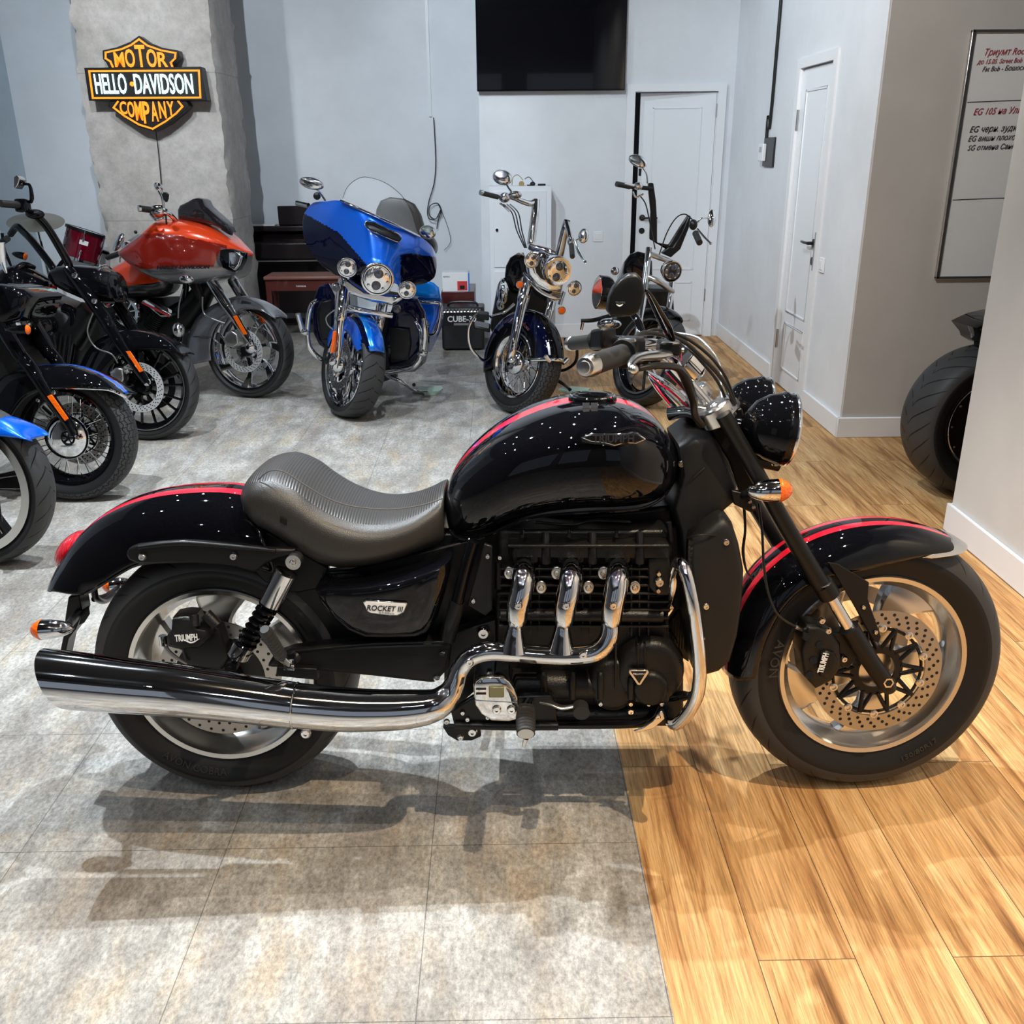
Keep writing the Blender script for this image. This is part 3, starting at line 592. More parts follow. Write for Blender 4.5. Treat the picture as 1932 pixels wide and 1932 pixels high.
# ---------------------------------------------------------------- illuminated shield sign on the column
sg = thing('illuminated_sign', 'black and orange shield sign with glowing white letters on the column', 'sign', at(290, 248, 7.5)); YS = 7.47; DP = V((0, .10, 0))
bar = [(160, 128), (380, 126), (391, 190), (169, 190)]; SH = []
def sp_(pts): return [at(x, y, YS) for x, y in pts]
top = [(262, 67), (280, 80), (305, 90), (336, 95), (338, 107), (328, 118), (324, 128), (205, 128), (200, 118), (194, 112), (193, 95), (220, 89), (245, 79)]
bot = [(209, 188), (350, 188), (357, 200), (343, 214), (318, 234), (290, 248), (262, 240), (238, 224), (217, 210), (204, 200), (206, 194)]
b = MB(); b.prism(sp_(top), DP); b.prism(sp_(bot), DP); b.prism([p - V((0, .015, 0)) for p in sp_(bar)], DP + V((0, .015, 0))); b.build('housing', mblack, sg, bevel=.004)
def glow(n, c, s): return mat(n, c, .4, emit=c, es=s)
go = glow('lit_orange_acrylic', (1, .25, .012), 1.0); gw = glow('lit_white_acrylic', (.55, .92, 1), 2.6)
def outline(pts, k, name, cl=True, th=3.2, dy=.006):
    c = (sum(p[0] for p in pts) / len(pts), sum(p[1] for p in pts) / len(pts)); b = MB(); q = [(c[0] + (x - c[0]) * k[0], c[1] + (y - c[1]) * k[1]) for x, y in pts]
    m = len(q)
    for i in range(m if cl else m - 1):
        a_, b_ = V((*q[i], 0)), V((*q[(i + 1) % m], 0)); d = (b_ - a_).normalized(); nn = V((-d.y, d.x, 0)) * th / 2; a2 = a_ - d * th / 2; b2 = b_ + d * th / 2
        b.prism([at(p.x, p.y, YS - dy) for p in (a2 + nn, b2 + nn, b2 - nn, a2 - nn)], V((0, .01, 0)))
    b.build(name, go, sg)
outline([(213, 127), (208, 116), (199, 110), (199, 99), (228, 93), (247, 85), (262, 74), (278, 86), (304, 95), (331, 100), (330, 110), (322, 118), (325, 126)], (1, 1), 'lit_border', False)
outline([(222, 192), (214, 203), (235, 219), (262, 235), (288, 243), (312, 229), (332, 214), (344, 201), (336, 191)], (1, 1), 'lit_border', False)
outline([(168, 134), (375, 133), (378, 184), (175, 185)], (1, 1), 'lit_border', True, 3.4, .02)
def wtext(tx, x0, x1, yb, h, m, dy, lift, rowh=1.):
    n = len(tx); cw = (x1 - x0) / n
    for i, ch in enumerate(tx):
        if ch == ' ': continue
        t_ = (i + .5) / n * 2 - 1; y0, hh = lift(t_); o = at(x0 + i * cw, y0, YS - dy); o2 = at(x0 + (i + 1) * cw - 2, y0, YS - dy)
        text('letter', ch, o, (1, 0, -.01), (0, 0, 1), hh * mpp(o), m, sg, ext=.006, width=(o2 - o).length, bold=.02)
wtext('MOTOR', 218, 320, 126, 24, go, .006, lambda t: (126, 23 + 14 * (1 - abs(t)) ** 1.3))
wtext('COMPANY', 228, 332, 226, 24, go, .006, lambda t: (213 + 20 * (1 - abs(t - .05)), 20 + 18 * (1 - abs(t - .05))))
for tx, xa, xb in (('HELLO', 182, 241), ('DAVIDSON', 256, 366)): o = at(xa, 176.5, YS - .022); text('letters', tx, o, (1, 0, -.005), (0, 0, 1), 34 * mpp(o), gw, sg, ext=.006, width=(at(xb, 176.5, YS - .022) - o).length, bold=.012)
c = at(249, 158.5, YS - .02); MB().cyl(c, c + V((0, .008, 0)), .016).build('lit_dot', go, sg)
b = MB(); apx([(294, 247, 7.55, .9), (298, 280, 7.58, .9), (302, 320, 7.58, .9), (306, 380, 7.58, .9), (310, 480, 7.58, .9)], mb=b, seg=8); simple(b, 'cable', 'thin black power cable hanging below the shield sign down the column', 'cable', hose)
# ---------------------------------------------------------------- kickstand pads
padm = mat('mint_green_board', (.42, .55, .45), .5)
def pad(pts, label):
    b = MB(); b.prism([fl(x, y, .001) for x, y in pts], V((0, 0, .014))); simple(b, 'kickstand_pad', label, 'pad', [padm], None, .001)
pad([(778, 741), (788, 738), (789, 732), (806, 733), (832, 731), (836, 736), (828, 742), (822, 746), (801, 747), (798, 744)], 'pale green jagged pad under the kickstand of the blue touring motorcycle')
pad([(1053, 738), (1065, 731), (1080, 732), (1114, 736), (1108, 742), (1094, 746), (1086, 743), (1075, 747), (1070, 742)], 'pale green jagged pad under the kickstand of the chrome cruiser')
# ---------------------------------------------------------------- lamps
def spot(x, y, z, e, col=(.93, .97, 1), r=.04, ang=150, tx=0, ty=0, blend=.6):
    l = bpy.data.lights.new('ceiling_spotlight', 'SPOT'); l.energy = e; l.color = col; l.shadow_soft_size = r; l.spot_size = math.radians(ang); l.spot_blend = blend
    o = bpy.data.objects.new('ceiling_spotlight', l); COL.objects.link(o); o.location = (x, y, z)
    d = V((tx, ty, -1)); o.rotation_euler = d.to_track_quat('-Z', 'Y').to_euler(); return o
def area(x, y, z, sx, sy, e, col=(.95, .98, 1)):
    l = bpy.data.lights.new('ceiling_panel', 'AREA'); l.shape = 'RECTANGLE'; l.size = sx; l.size_y = sy; l.energy = e; l.color = col; o = bpy.data.objects.new('ceiling_panel', l); COL.objects.link(o); o.location = (x, y, z); return o
w = bpy.data.worlds.new('world'); SC.world = w; w.use_nodes = True; w.node_tree.nodes['Background'].inputs[0].default_value = (.75, .85, 1, 1); w.node_tree.nodes['Background'].inputs[1].default_value = .25
def spots(rows):
    for r_ in rows:
        x, y, e, col = r_[:4]; ang = r_[5] if len(r_) > 5 else 150; o = spot(x, y, 3.85, e, col, r=.022, ang=ang, blend=.8 if len(r_) > 4 else .6)
        if len(r_) > 4: o.rotation_euler = (V(r_[4]) - V((x, y, 3.85))).to_track_quat('-Z', 'Y').to_euler()
CO = (.84, .93, 1); NE = (1, .96, .90); WA = (1, .80, .56)
spots([(-.25, 3.3, 480, CO, (-.5, 3.1, 0), 98), (-1.75, 3.1, 560, CO, (-1.7, 2.8, 0), 110), (1.0, 2.75, 220, NE, (.7, 1.7, 0), 80),
       (-2.2, 5.2, 190, CO, (-2.0, 5.0, 0), 110), (-.5, 5.0, 150, CO, (-.7, 5.3, 0), 90), (-.6, 2.2, 520, CO, (.75, 8.17, 1.7), 50), (-1.6, 5.2, 360, CO, (1.89, 6.4, 1.8), 62), (-1.4, 3.6, 430, CO, (-1.4, 9.2, 1.7), 60), (-2.6, 3.4, 420, CO, (-4.1, 9.2, 1.6), 55), (-2.6, 4.0, 120, NE, (-2.5, 7.6, 1.7), 45),
       (1.2, .9, 460, WA, (1.1, 1.3, 0), 80), (-.6, .6, 130, WA, (-.5, .9, 0), 110), (-2.6, 2.0, 60, CO), (1.0, -.3, 50, NE), (-.2, -.8, 40, NE), (-2.2, -.9, 40, CO), (.8, -2.2, 40, CO), (-1.2, -2.6, 50, CO), (3.1, 2.6, 6, NE), (-.2, 2.2, 330, NE, (2.35, 5.07, 1.75), 48)])
spots([(x, y, 5, CO) for x, y in ((-3.2, 2.4), (-.9, 2.2), (.3, 2.0), (-.6, -1.6), (.5, -2.9), (1.1, 3.6), (-1.3, 6.0), (.1, 6.2), (-2.9, 5.6), (-2.1, -2.4), (-.1, 5.2), (1.3, 5.2), (-1.1, 3.9), (-2.4, 3.7))])  # weak extra spots added only for sparkle in chrome and paint
SC.view_settings.view_transform = 'Standard'; SC.view_settings.look = 'None'; SC.view_settings.gamma = 1; SC.view_settings.exposure = 0.05
# ================================================================ the big black and red roadster in front
BW = Frame(-.687, 2.08, -1.4, .07)          # rear wheel and body plane
FW = Frame(.897, 2.03, 3.5, .08)            # front wheel plane
hero = thing('motorcycle', 'large black motorcycle with red stripes and three chrome header pipes in the foreground', 'motorcycle', BW.O)
B = BW; R_R, R_F = .323, .336
# --- rear wheel
tyre(hero, BW, R_R, .22, .222, tr_sw); rm = rim(hero, BW, R_R, .225, .22, alu)
def castspokes(rimo, fr, R, rr, n, w0, w1, hub, mt, off=.0, bend=.0, th=.016, a0=.3, name='spoke', hubw=.04):
    C = fr.P(0, R, 0)
    for i in range(n):
        a = 2 * pi * i / n + a0; d = fr.h * math.cos(a) + fr.up * math.sin(a); t = -fr.h * math.sin(a) + fr.up * math.cos(a)
        b = MB(); rs = []
        for k in range(7):
            q = k / 6; r = hub + (rr - .012 - hub) * q; wd = w0 + (w1 - w0) * abs(q - .35) ** 1.2 * 1.6; c = C + d * r + t * bend * math.sin(q * pi) + fr.n * off * q
            rs.append([c + t * wd + fr.n * th, c + t * wd * .8 + fr.n * (th + .008), c - t * wd * .8 + fr.n * (th + .008), c - t * wd + fr.n * th, c - t * wd - fr.n * th, c + t * wd - fr.n * th])
        b.rings(rs); b.build(name, mt, rimo, ang=35)
    b = MB(); b.lathe(C, fr.n, [(-hubw, hub * .8), (-hubw, hub), (-.02, hub * 1.1), (.02, hub * 1.1), (hubw, hub), (hubw, hub * .8)], 32); b.build('wheel_hub', mt, rimo)
castspokes(rm, BW, R_R, .205, 5, .028, .075, .05, alu, .0, .02)
disc(hero, BW, R_R, .098, .150, .112, discm, None, rows=2)
b = MB(); b.lathe(BW.P(0, R_R, .09), BW.n, [(0, .11), (.006, .11), (.006, .06), (.05, .05), (.06, .03), (.06, .0)], 40); b.build('hub_carrier', sblack, hero)
b = MB(); b.pillow(poly(B, [(327, 1188), (326, 1168), (334, 1160), (352, 1157), (372, 1160), (388, 1166), (402, 1178), (416, 1184), (424, 1210), (432, 1240), (420, 1262), (380, 1262), (352, 1252), (345, 1225), (325, 1216), (317, 1214), (317, 1196)], .13), B.n * .012, back=.03); b.build('caliper_bracket', sblack, hero)
cal = MB(); cal.pillow(poly(B, [(330, 1160), (352, 1156), (372, 1158), (378, 1178), (398, 1182), (402, 1196), (384, 1216), (340, 1219), (320, 1214), (318, 1196), (327, 1186)], .16), B.n * .025, back=.035); cal.tube([B.b(366, 1160, .17), B.b(368, 1182, .18)], .012, 12); cal.tube([B.b(388, 1158, .165), B.b(410, 1180, .17)], .014, 12); cal = cal.build('brake_caliper', mblack, hero)
text('lettering', 'TRIUMPH', B.b(331, 1210, .187), B.h * .99 + B.up * .06, B.up, .016, whitep, cal, width=.052, bold=.02)
def smile(fr, px, py, w, wd, par): b = MB(); c = fr.b(px, py, w); b.tube([c - fr.h * wd, c - fr.up * wd * .5, c + fr.h * wd], [.0004, .0018, .0004], 6, n=8); b.build('logo_mark', whitep, par)
smile(B, 360, 1205, .188, .02, cal)
tpx(B, [(308, 1208, .16, 4), (316, 1226, .16, 4), (332, 1240, .16, 3.5), (352, 1252, .15, 3)], 'brake_hose', ghose, hero); b = MB(); c = B.b(308, 1208, .165); b.cyl(c - B.up * .012, c + B.up * .012, .009); b.build('banjo_bolt', chrome, hero)
# --- swing arm, shock, passenger peg
plate(B, [(515, 1240), (548, 1228), (600, 1220), (700, 1214), (845, 1210), (852, 1222), (848, 1262), (820, 1292), (700, 1278), (600, 1268), (540, 1262), (500, 1262)], .17, .05, 'swing_arm', sblack, hero, .012)
tpx(B, [(548, 1229, .175, 2.5), (700, 1215, .175, 2.5), (838, 1211, .175, 2.5)], 'swing_arm_edge', sblack, hero)
bolts(B, [(833, 1233), (823, 1279)], .172, 6, hero)
plate(B, [(522, 1258), (598, 1262), (600, 1284), (520, 1276)], .19, .02, 'chain_guard', sblack, hero)
for s in (1, -1):
    sh = MB(); w = .20 * s; sh.lathe(B.b(556, 1057, .20) + B.n * (w - .20 - .016), B.n, [(0, .017), (.032, .017), (.032, .008), (.034, .008)], 24); o = sh.build('shock_absorber', alu, hero)
    b = MB(); P0 = B.b(541, 1078, .2) + B.n * (w - .2); P1 = B.b(510, 1138, .2) + B.n * (w - .2); b.lathe(P0, P1 - P0, [(0, .015), (.002, .026), ((P1 - P0).length, .026), ((P1 - P0).length, .02)], 28); b.build('shock_cover', chrome, o)
    b = MB(); A = B.b(512, 1134, .2) + B.n * (w - .2); Z = B.b(458, 1226, .2) + B.n * (w - .2); ax = (Z - A); L = ax.length; ax.normalize(); x, y = perp(ax); b.tube([A + ax * L * i / 84 + (x * math.cos(i / 84 * 2 * pi * 8.5) + y * math.sin(i / 84 * 2 * pi * 8.5)) * .0195 for i in range(85)], .0055, 8, n=1); b.build('spring', pblack, o)
    b = MB(); b.cyl(A, Z, .012); b.build('damper_rod', sblack, o)
    b = MB(); C0 = B.b(461, 1214, .2) + B.n * (w - .2); C1 = B.b(444, 1246, .2) + B.n * (w - .2); b.lathe(C0, C1 - C0, [(0, .02), (.001, .026), ((C1 - C0).length * .7, .026), ((C1 - C0).length, .012)], 28); b.build('shock_base', chrome, o)
    b = MB(); c = B.b(438, 1256, .2) + B.n * (w - .2); b.lathe(c - B.n * .014, B.n, [(0, .014), (.028, .014), (.028, .007), (.034, .007)], 20); b.build('shock_eye', sblack, o)
    b = MB(); c = B.b(556, 1057, .2) + B.n * (w - .2); b.bolt(c + B.n * .016 * s, B.n * s, .008); b.build('bolt', chrome, o)
pg = MB(); A = B.b(499, 1187, .33); Z = B.b(532, 1240, .27)
pg.tube([A + (Z - A) * i / 40 for i in range(41)], [.0125 + .002 * (1 if i % 4 < 2 else -.2) if 1 < i < 39 else .010 for i in range(41)], 16, n=1); pg = pg.build('passenger_footpeg', gripm, hero)
b = MB(); b.tube([Z, B.b(545, 1252, .24)], .010, 12); b.box(B.b(547, 1250, .235), B.h * .012, B.up * .014, B.n * .012); b.build('footpeg_hinge', chrome, pg)
tpx(B, [(560, 1238, .2, 12), (545, 1252, .22, 9)], 'footpeg_mount', sblack, hero)
# --- silencer and header pipes
sil = MB(); pts = [(150, 1285, .30, 54.5), (240, 1294, .30, 52), (330, 1302, .30, 50), (450, 1317, .30, 46), (556, 1331, .30, 43.5)]
P = [(B.b(a, b_, c), d * mpp(B.b(a, b_, c))) for a, b_, c, d in pts]; ax = (P[0][0] - P[-1][0]).normalized(); up_ = (B.up - ax * B.up.dot(ax)).normalized(); nn = ax.cross(up_)
rs = []
r0 = P[0][1]
for inner in (1,):
    cc = []
    for j in range(48):
        a = 2 * pi * j / 48; q = P[0][0] + (up_ * math.cos(a) + nn * math.sin(a)) * (r0 - .004); cc.append(q + ax * (.055 + .034 * math.cos(a) - .05))
    rs.append(cc)
cc = []; c2 = []
for j in range(48):
    a = 2 * pi * j / 48; q = P[0][0] + (up_ * math.cos(a) + nn * math.sin(a)) * r0; cc.append(q + ax * (.050 + .036 * math.cos(a))); c2.append(P[0][0] + (up_ * math.cos(a) + nn * math.sin(a)) * (r0 - .004) + ax * (.050 + .036 * math.cos(a)))
rs += [c2, cc]
c = catmull([(*p, r) for p, r in P], 5)
for q in c: rs.append([V(q[:3]) + (up_ * math.cos(2 * pi * j / 48) + nn * math.sin(2 * pi * j / 48)) * q[3] for j in range(48)])
sil.rings(rs, cap=False); so = sil.build('silencer', chrome, hero, ang=50)
b = MB(); b.lathe(P[0][0] - ax * .02, ax, [(0, 0.001), (0, r0 - .005), (.05, r0 - .005)], 40, cap=False); b.build('silencer_outlet', sblack, so)
b = MB(); c = B.b(557, 1331, .30); q = B.b(680, 1340, .30); a2 = (c - q).normalized(); b.lathe(c, a2, [(-.004, .0505), (.004, .0505)], 48, cap=False); b.ring(c, a2, .0507, .0016, 48, 8); b.build('silencer_joint', chrome, so)
hp = tpx(B, [(557, 1331, .30, 43), (640, 1338, .30, 42), (700, 1340, .30, 40), (770, 1338, .30, 37), (820, 1330, .30, 31), (846, 1310, .29, 24), (858, 1288, .285, 19), (868, 1262, .28, 18), (888, 1240, .28, 18), (922, 1229, .28, 18.5), (969, 1231, .28, 18.5), (1037, 1236, .28, 18.5), (1100, 1235, .28, 18.5), (1130, 1226, .28, 18.5), (1148, 1202, .275, 18), (1151, 1175, .27, 17)], 'exhaust_collector', chrome, hero, seg=28, n=7)
for i, (x0, x1, x2) in enumerate(((988, 978, 973), (1077, 1068, 1062), (1165, 1157, 1151))):
    P_ = [(x0 + 4, 1076, .15, 21), (x0 + 1, 1074, .20, 21.5), (x0, 1086, .24, 22), (x0 - 2, 1106, .26, 22), (x1 - 1, 1142, .27, 21), (x2 + 2, 1168, .272, 19.5), (x2 + 1, 1172, .272, 17)]
    h_ = tpx(B, P_, 'header_pipe', chrome, hero, seg=26)
    b = MB(); tpx(B, [(x2 + 1, 1172, .272, 17.5), (x2, 1179, .274, 14.5), (x2 - 1, 1187, .275, 15)], mb=b, seg=24)
    if i < 2: tpx(B, [(x2 - 1, 1187, .275, 15), (x2 - 2, 1198, .276, 18), (x2 - 3, 1212, .278, 22), (x2 - 4, 1228, .28, 27)], mb=b, seg=24)
    b.build('header_collar', chrome, h_)
    bolts(B, [(x1, 1142)], .27 + .021, 8, h_)
    for dx, dy in ((-27, 1077 - 1074), (33, 1104 - 1074)):
        b = MB(); c = B.b(x0 + dx, 1078 + dy, .2); k = mpp(c); b.pillow([c + (B.h * math.cos(t * pi / 8) * 10 + B.up * math.sin(t * pi / 8) * 13) * k for t in range(16)], B.n * .003, back=.004); b.bolt(c + B.n * .003, B.n, .007); b.build('header_flange', alu, h_)
bolts(B, [(886, 1249), (856, 1303), (1100, 1235)], .30, 8, hp)
# --- rear fender, tail light, indicators
RF = [(107, 1096, 110, 1112, .11), (114, 1074, 135, 1122, .13), (128, 1045, 165, 1121, .135), (150, 1012, 190, 1108, .14), (190, 974, 225, 1086, .14), (240, 945, 262, 1068, .14), (300, 926, 320, 1062, .14), (370, 917, 390, 1062, .14), (440, 917, 450, 1068, .14), (510, 930, 520, 1085, .14)]
fender(B, RF, .14, 'rear_fender', [gblack, red, pblack], hero, n=18, band=[(0, .012, 2), (.012, .040, 1)], thick=.005)
c = B.b(141, 1038, 0); d1_ = (B.b(172, 1003, 0) - B.b(116, 1078, 0)).normalized(); d2_ = d1_.cross(B.n)
b = MB(); b.ell(c, d1_ * .056, d2_ * .034, B.n * .060, 28, 16); tl = b.build('tail_light', redlens, hero)
b = MB(); b.ring(c + d2_ * .0, d2_, .05, .004, 40, 8); tl2 = None
b = MB(); b.ell(c + (B.b(147, 1046, 0) - c), d1_ * .060, d2_ * .020, B.n * .066, 28, 12); b.build('tail_light_base', sblack, tl)
def indicator(fr, name, root, base, mid, tip, r, stalk, k=1.):
    """chrome bullet with an amber dome: base end, joint and dome tip on the plane of the machine"""
    a, m_, t = (fr.b(*base), fr.b(*mid), fr.b(*tip)); ax = (m_ - a); L = ax.length; r = r * mpp(m_)
    b = MB(); b.lathe(a, ax, [(0, .002), (L * .12, r * .45), (L * .35, r * .78), (L * .7, r * .97), (L, r)], 28); o = b.build(name, chrome, root, ang=60)
    b = MB(); L2 = (t - m_).length; b.lathe(m_, ax, [(0, r * 1.02), (L2 * .15, r * 1.03), (L2 * .3, r * .95), (L2 * .62, r * .75), (L2 * .88, r * .42), (L2, .001)], 28); b.build('indicator_lens', amber, o, ang=60)
    if stalk: b = MB(); b.tube([fr.b(*q[:3]) for q in stalk], stalk[0][3], 10); b.build('indicator_stalk', sblack, o)
    return o
indicator(B, 'turn_signal', hero, (140, 1185, .2), (80, 1188, .2), (58, 1190, .2), 19, [(128, 1180, .2, .010), (142, 1164, .10), (152, 1152, .02)])
indicator(B, 'turn_signal', hero, (252, 1100, -.2), (212, 1105, -.2), (193, 1107, -.2), 15, [(225, 1108, -.2, .008), (200, 1125, -.10), (178, 1130, -.02)])
b = MB(); b.prism(poly(B, [(146, 1112), (166, 1108), (172, 1140), (160, 1172), (146, 1190), (138, 1228), (128, 1224), (136, 1186), (140, 1150)], .0), B.n * .05); lb = b.build('plate_bracket', sblack, hero, bevel=.003)
b = MB(); b.prism(poly(B, [(156, 1150), (168, 1142), (170, 1158), (160, 1174), (150, 1178)], .055), B.n * .003); b.build('bracket_tab', sblack, lb)
tpx(B, [(178, 1095, .05, 6), (180, 1125, .05, 6), (196, 1134, -.02, 6), (214, 1122, -.1, 6)], 'wiring_sleeve', hose, hero)
plate(B, [(236, 1048), (240, 1036), (258, 1029), (300, 1024), (345, 1021), (400, 1026), (457, 1033), (520, 1035), (560, 1037), (548, 1050), (522, 1056), (500, 1066), (488, 1078), (475, 1081), (440, 1070), (366, 1064), (300, 1065), (262, 1066), (242, 1058)], .178, .022, 'fender_strut', sblack, hero, .007)
tpx(B, [(262, 1033, .18, 4), (340, 1025, .182, 5), (420, 1030, .182, 5), (520, 1039, .182, 4)], 'strut_rib', sblack, hero)
bolts(B, [(269, 1050), (441, 1049)], .180, 8.5, hero); b = MB(); b.bolt(B.b(577, 1383, .3), B.n, .012); b.build('bolt', chrome, hero)
# --- seat
SE = [(470, 922, 940, .05), (474, 902, 965, .11), (490, 880, 990, .15), (515, 868, 1008, .165), (545, 866, 1028, .172), (580, 880, 1052, .176), (615, 906, 1070, .178), (650, 928, 1075, .178), (690, 944, 1070, .172), (730, 950, 1062, .162), (770, 945, 1050, .15), (805, 932, 1038, .135), (838, 913, 1028, .11), (842, 918, 1020, .09)]
ribl = mat('ribbed_seat_vinyl', (.036, .035, .035), .38, bump=('wavex', 52, .25))
def seatmat(c, q): return 1 if abs((c - B.O).dot(B.n)) < .088 and (c - B.O).dot(B.up) > -9 else 0
def seatm(c, q):
    w = abs((c - B.O).dot(B.n)); j = q % 48
    return 1 if (j < 6 or j > 41) else 0
se = loft(B, SE, 'seat', [leather, ribl], hero, seg=48, e1=.72, e2=.70, sm=5, fn=seatm)
tpx(B, [(487, 905, .13, 1.2), (508, 889, .145, 1.2), (535, 890, .15, 1.2), (575, 915, .155, 1.2), (620, 941, .155, 1.2), (670, 956, .15, 1.2), (740, 961, .14, 1.2), (800, 952, .125, 1.2), (836, 940, .11, 1.2)], 'seat_seam', mat('seam_thread', (.10, .095, .09), .7), se, seg=6)
b = MB(); b.prism(poly(B, [(530, 974), (542, 980), (541, 990), (529, 984)], .172), B.n * .006); b.build('seat_tag', sblack, se)
# --- tank
TK = [(842, 935, 965, .05), (848, 905, 1000, .09), (862, 880, 1012, .125), (885, 852, 1016, .15), (920, 821, 1008, .172), (960, 795, 990, .188), (1010, 772, 976, .20), (1060, 757, 968, .21), (1110, 751, 964, .213), (1160, 754, 962, .212), (1205, 768, 957, .20), (1240, 792, 944, .175), (1264, 826, 920, .13), (1277, 858, 890, .05)]
def tankm(c, q):
    w = abs((c - B.O).dot(B.n)); j = q % 128
    return 1 if j in (0, 127) else 0
tk = loft(B, TK, 'fuel_tank', [gblack, red, pblack], hero, seg=128, e1=.66, e2=.62, sm=6, fn=tankm, ang=60)
b = MB(); c = B.b(1118, 751, 0); b.lathe(c, B.up, [(-.01, .056), (.004, .056), (.008, .048), (.008, .036), (.012, .034), (.014, .001)], 40); b.build('fuel_cap', pblack, tk); b = MB(); b.ring(c + B.up * .006, B.up, .05, .003, 48, 8); b.build('cap_ring', chrome, tk)
bd = MB(); bd.prism(poly(B, [(1096, 826), (1116, 818), (1150, 818), (1204, 818), (1220, 829), (1200, 838), (1180, 836), (1160, 842), (1140, 836), (1115, 834)], .219), -B.n * .02); bd = bd.build('tank_badge', chrome, tk, bevel=.002)
b = MB(); b.prism(poly(B, [(1103, 826), (1118, 821), (1150, 821), (1202, 821), (1212, 829), (1198, 834), (1160, 838), (1116, 831)], .2195), -B.n * .003); b.build('badge_field', sblack, bd)
text('lettering', 'TRIUMPH', B.b(1118, 834, .220), B.h, B.up, .0165, chrome, bd, width=B.h.dot(B.b(1196, 834, .22) - B.b(1118, 834, .22)), bold=.03, ext=.002)
for x in (1099, 1115): b = MB(); b.prism(poly(B, [(x, 760), (x + 13, 760), (x + 13, 771), (x, 771)], .100), B.n * .0015); b.build('decal', steel, tk)
tpx(B, [(848, 1000, .13, 3), (862, 1015, .14, 3), (890, 1019, .15, 3), (925, 1008, .17, 3), (965, 990, .18, 3), (1020, 974, .19, 3), (1110, 966, .2, 3), (1200, 961, .19, 3), (1245, 943, .165, 3), (1268, 912, .12, 3), (1279, 872, .05, 3)], 'tank_seam', pblack, tk, seg=8)
# --- side cover
b = MB(); b.pillow(poly(B, [(598, 1104), (612, 1099), (650, 1098), (700, 1095), (760, 1084), (815, 1066), (852, 1048), (852, 1070), (842, 1110), (828, 1155), (812, 1182), (792, 1192), (740, 1194), (690, 1193), (655, 1178), (622, 1148), (604, 1122)], .165), B.n * .045, n=9, back=.05, inset=.3); sc_ = b.build('side_cover', gblack, hero, ang=60)
bp1 = MB(); bp1.prism(poly(B, [(684, 1136), (690, 1132), (764, 1136), (769, 1139), (762, 1156), (750, 1162), (735, 1162), (700, 1158), (692, 1154)], .216), -B.n * .008); bp1 = bp1.build('name_badge', chrome, sc_, bevel=.002)
b = MB(); b.prism(poly(B, [(687, 1138), (692, 1135), (763, 1139), (766, 1141), (760, 1154), (749, 1160), (735, 1160), (701, 1156), (694, 1152)], .2165), -B.n * .004); b.build('badge_field', whitep, bp1)
text('lettering', 'ROCKET III', B.b(692, 1151, .217), B.h * .998 - B.up * .055, B.up, .0125, blackp, bp1, width=.082, shear=.25, bold=.015, ext=.001); text('lettering', '2300cc', B.b(715, 1158, .217), B.h * .998 - B.up * .055, B.up, .005, steel, bp1, width=.034, ext=.001)
plate(B, [(462, 985), (500, 1000), (620, 1072), (610, 1110), (560, 1120), (500, 1100), (462, 1060)], .11, .03, 'inner_frame_panel', sblack, hero, .005)
plate(B, [(800, 1010), (880, 1005), (890, 1060), (820, 1070)], .09, .05, 'inner_frame_panel', sblack, hero, .005)
# --- frame
plate(B, [(560, 1060), (600, 1080), (660, 1075), (840, 1030), (905, 1015), (870, 1140), (850, 1215), (700, 1218), (600, 1222), (560, 1180), (540, 1120)], .10, .03, 'inner_frame_panel', sblack, hero, .005)
tpx(B, [(893, 1022, .19, 12), (875, 1085, .195, 12), (862, 1140, .2, 12)], 'frame_tube', pblack, hero); tpx(B, [(864, 1135, .2, 15), (852, 1175, .2, 15), (846, 1205, .19, 14)], 'frame_sleeve', sblack, hero)
plate(B, [(914, 1026), (929, 1031), (929, 1151), (916, 1163), (882, 1143)], .21, .012, 'frame_cover', sblack, hero, .003); bolts(B, [(920, 1050), (893, 1134)], .212, 5, hero)
plate(B, [(838, 1200), (935, 1170), (935, 1270), (850, 1345), (838, 1290)], .16, .04, 'pivot_plate', sblack, hero); bolts(B, [(912, 1193)], .165, 13, hero); bolts(B, [(835, 1232), (824, 1278), (843, 1361), (869, 1391)], .2, 6, hero)
plate(B, [(850, 1342), (892, 1316), (1040, 1312), (1048, 1330), (1052, 1372), (1040, 1378), (905, 1376), (858, 1374)], .24, .02, 'footpeg_plate', sblack, hero, .004); bolts(B, [(882, 1357), (920, 1353), (873, 1345)], .242, 5, hero)
tpx(B, [(858, 1368, .245, 7), (950, 1370, .245, 8), (1053, 1370, .245, 8)], 'plate_edge', sblack, hero)
tpx(B, [(1045, 1366, .2, 9), (1130, 1366, .2, 9), (1205, 1364, .2, 9), (1226, 1356, .18, 9), (1238, 1335, .15, 9)], 'lower_frame_rail', pblack, hero)
plate(B, [(1249, 1341), (1255, 1356), (1233, 1375), (1202, 1383), (1195, 1380), (1215, 1372), (1232, 1360), (1240, 1348)], .225, .006, 'frame_bracket', alu, hero, .002); bolts(B, [(1241, 1353)], .228, 6, hero)
plate(B, [(835, 1372), (905, 1372), (908, 1390), (890, 1398), (862, 1398), (845, 1388)], .15, .02, 'linkage_plate', sblack, hero); bolts(B, [(891, 1380)], .155, 10, hero)
plate(B, [(850, 1010), (950, 1000), (960, 1260), (845, 1270), (840, 1100)], .09, .1, 'inner_frame_panel', sblack, hero, .004)
plate(B, [(930, 985), (1270, 955), (1275, 1010), (940, 1020)], .06, .12, 'frame_spine', sblack, hero, .01)
tpx(B, [(1010, 985, .12, 3), (1080, 990, .12, 3), (1120, 982, .12, 3), (1190, 985, .12, 3)], 'wiring_loom', hose, hero)
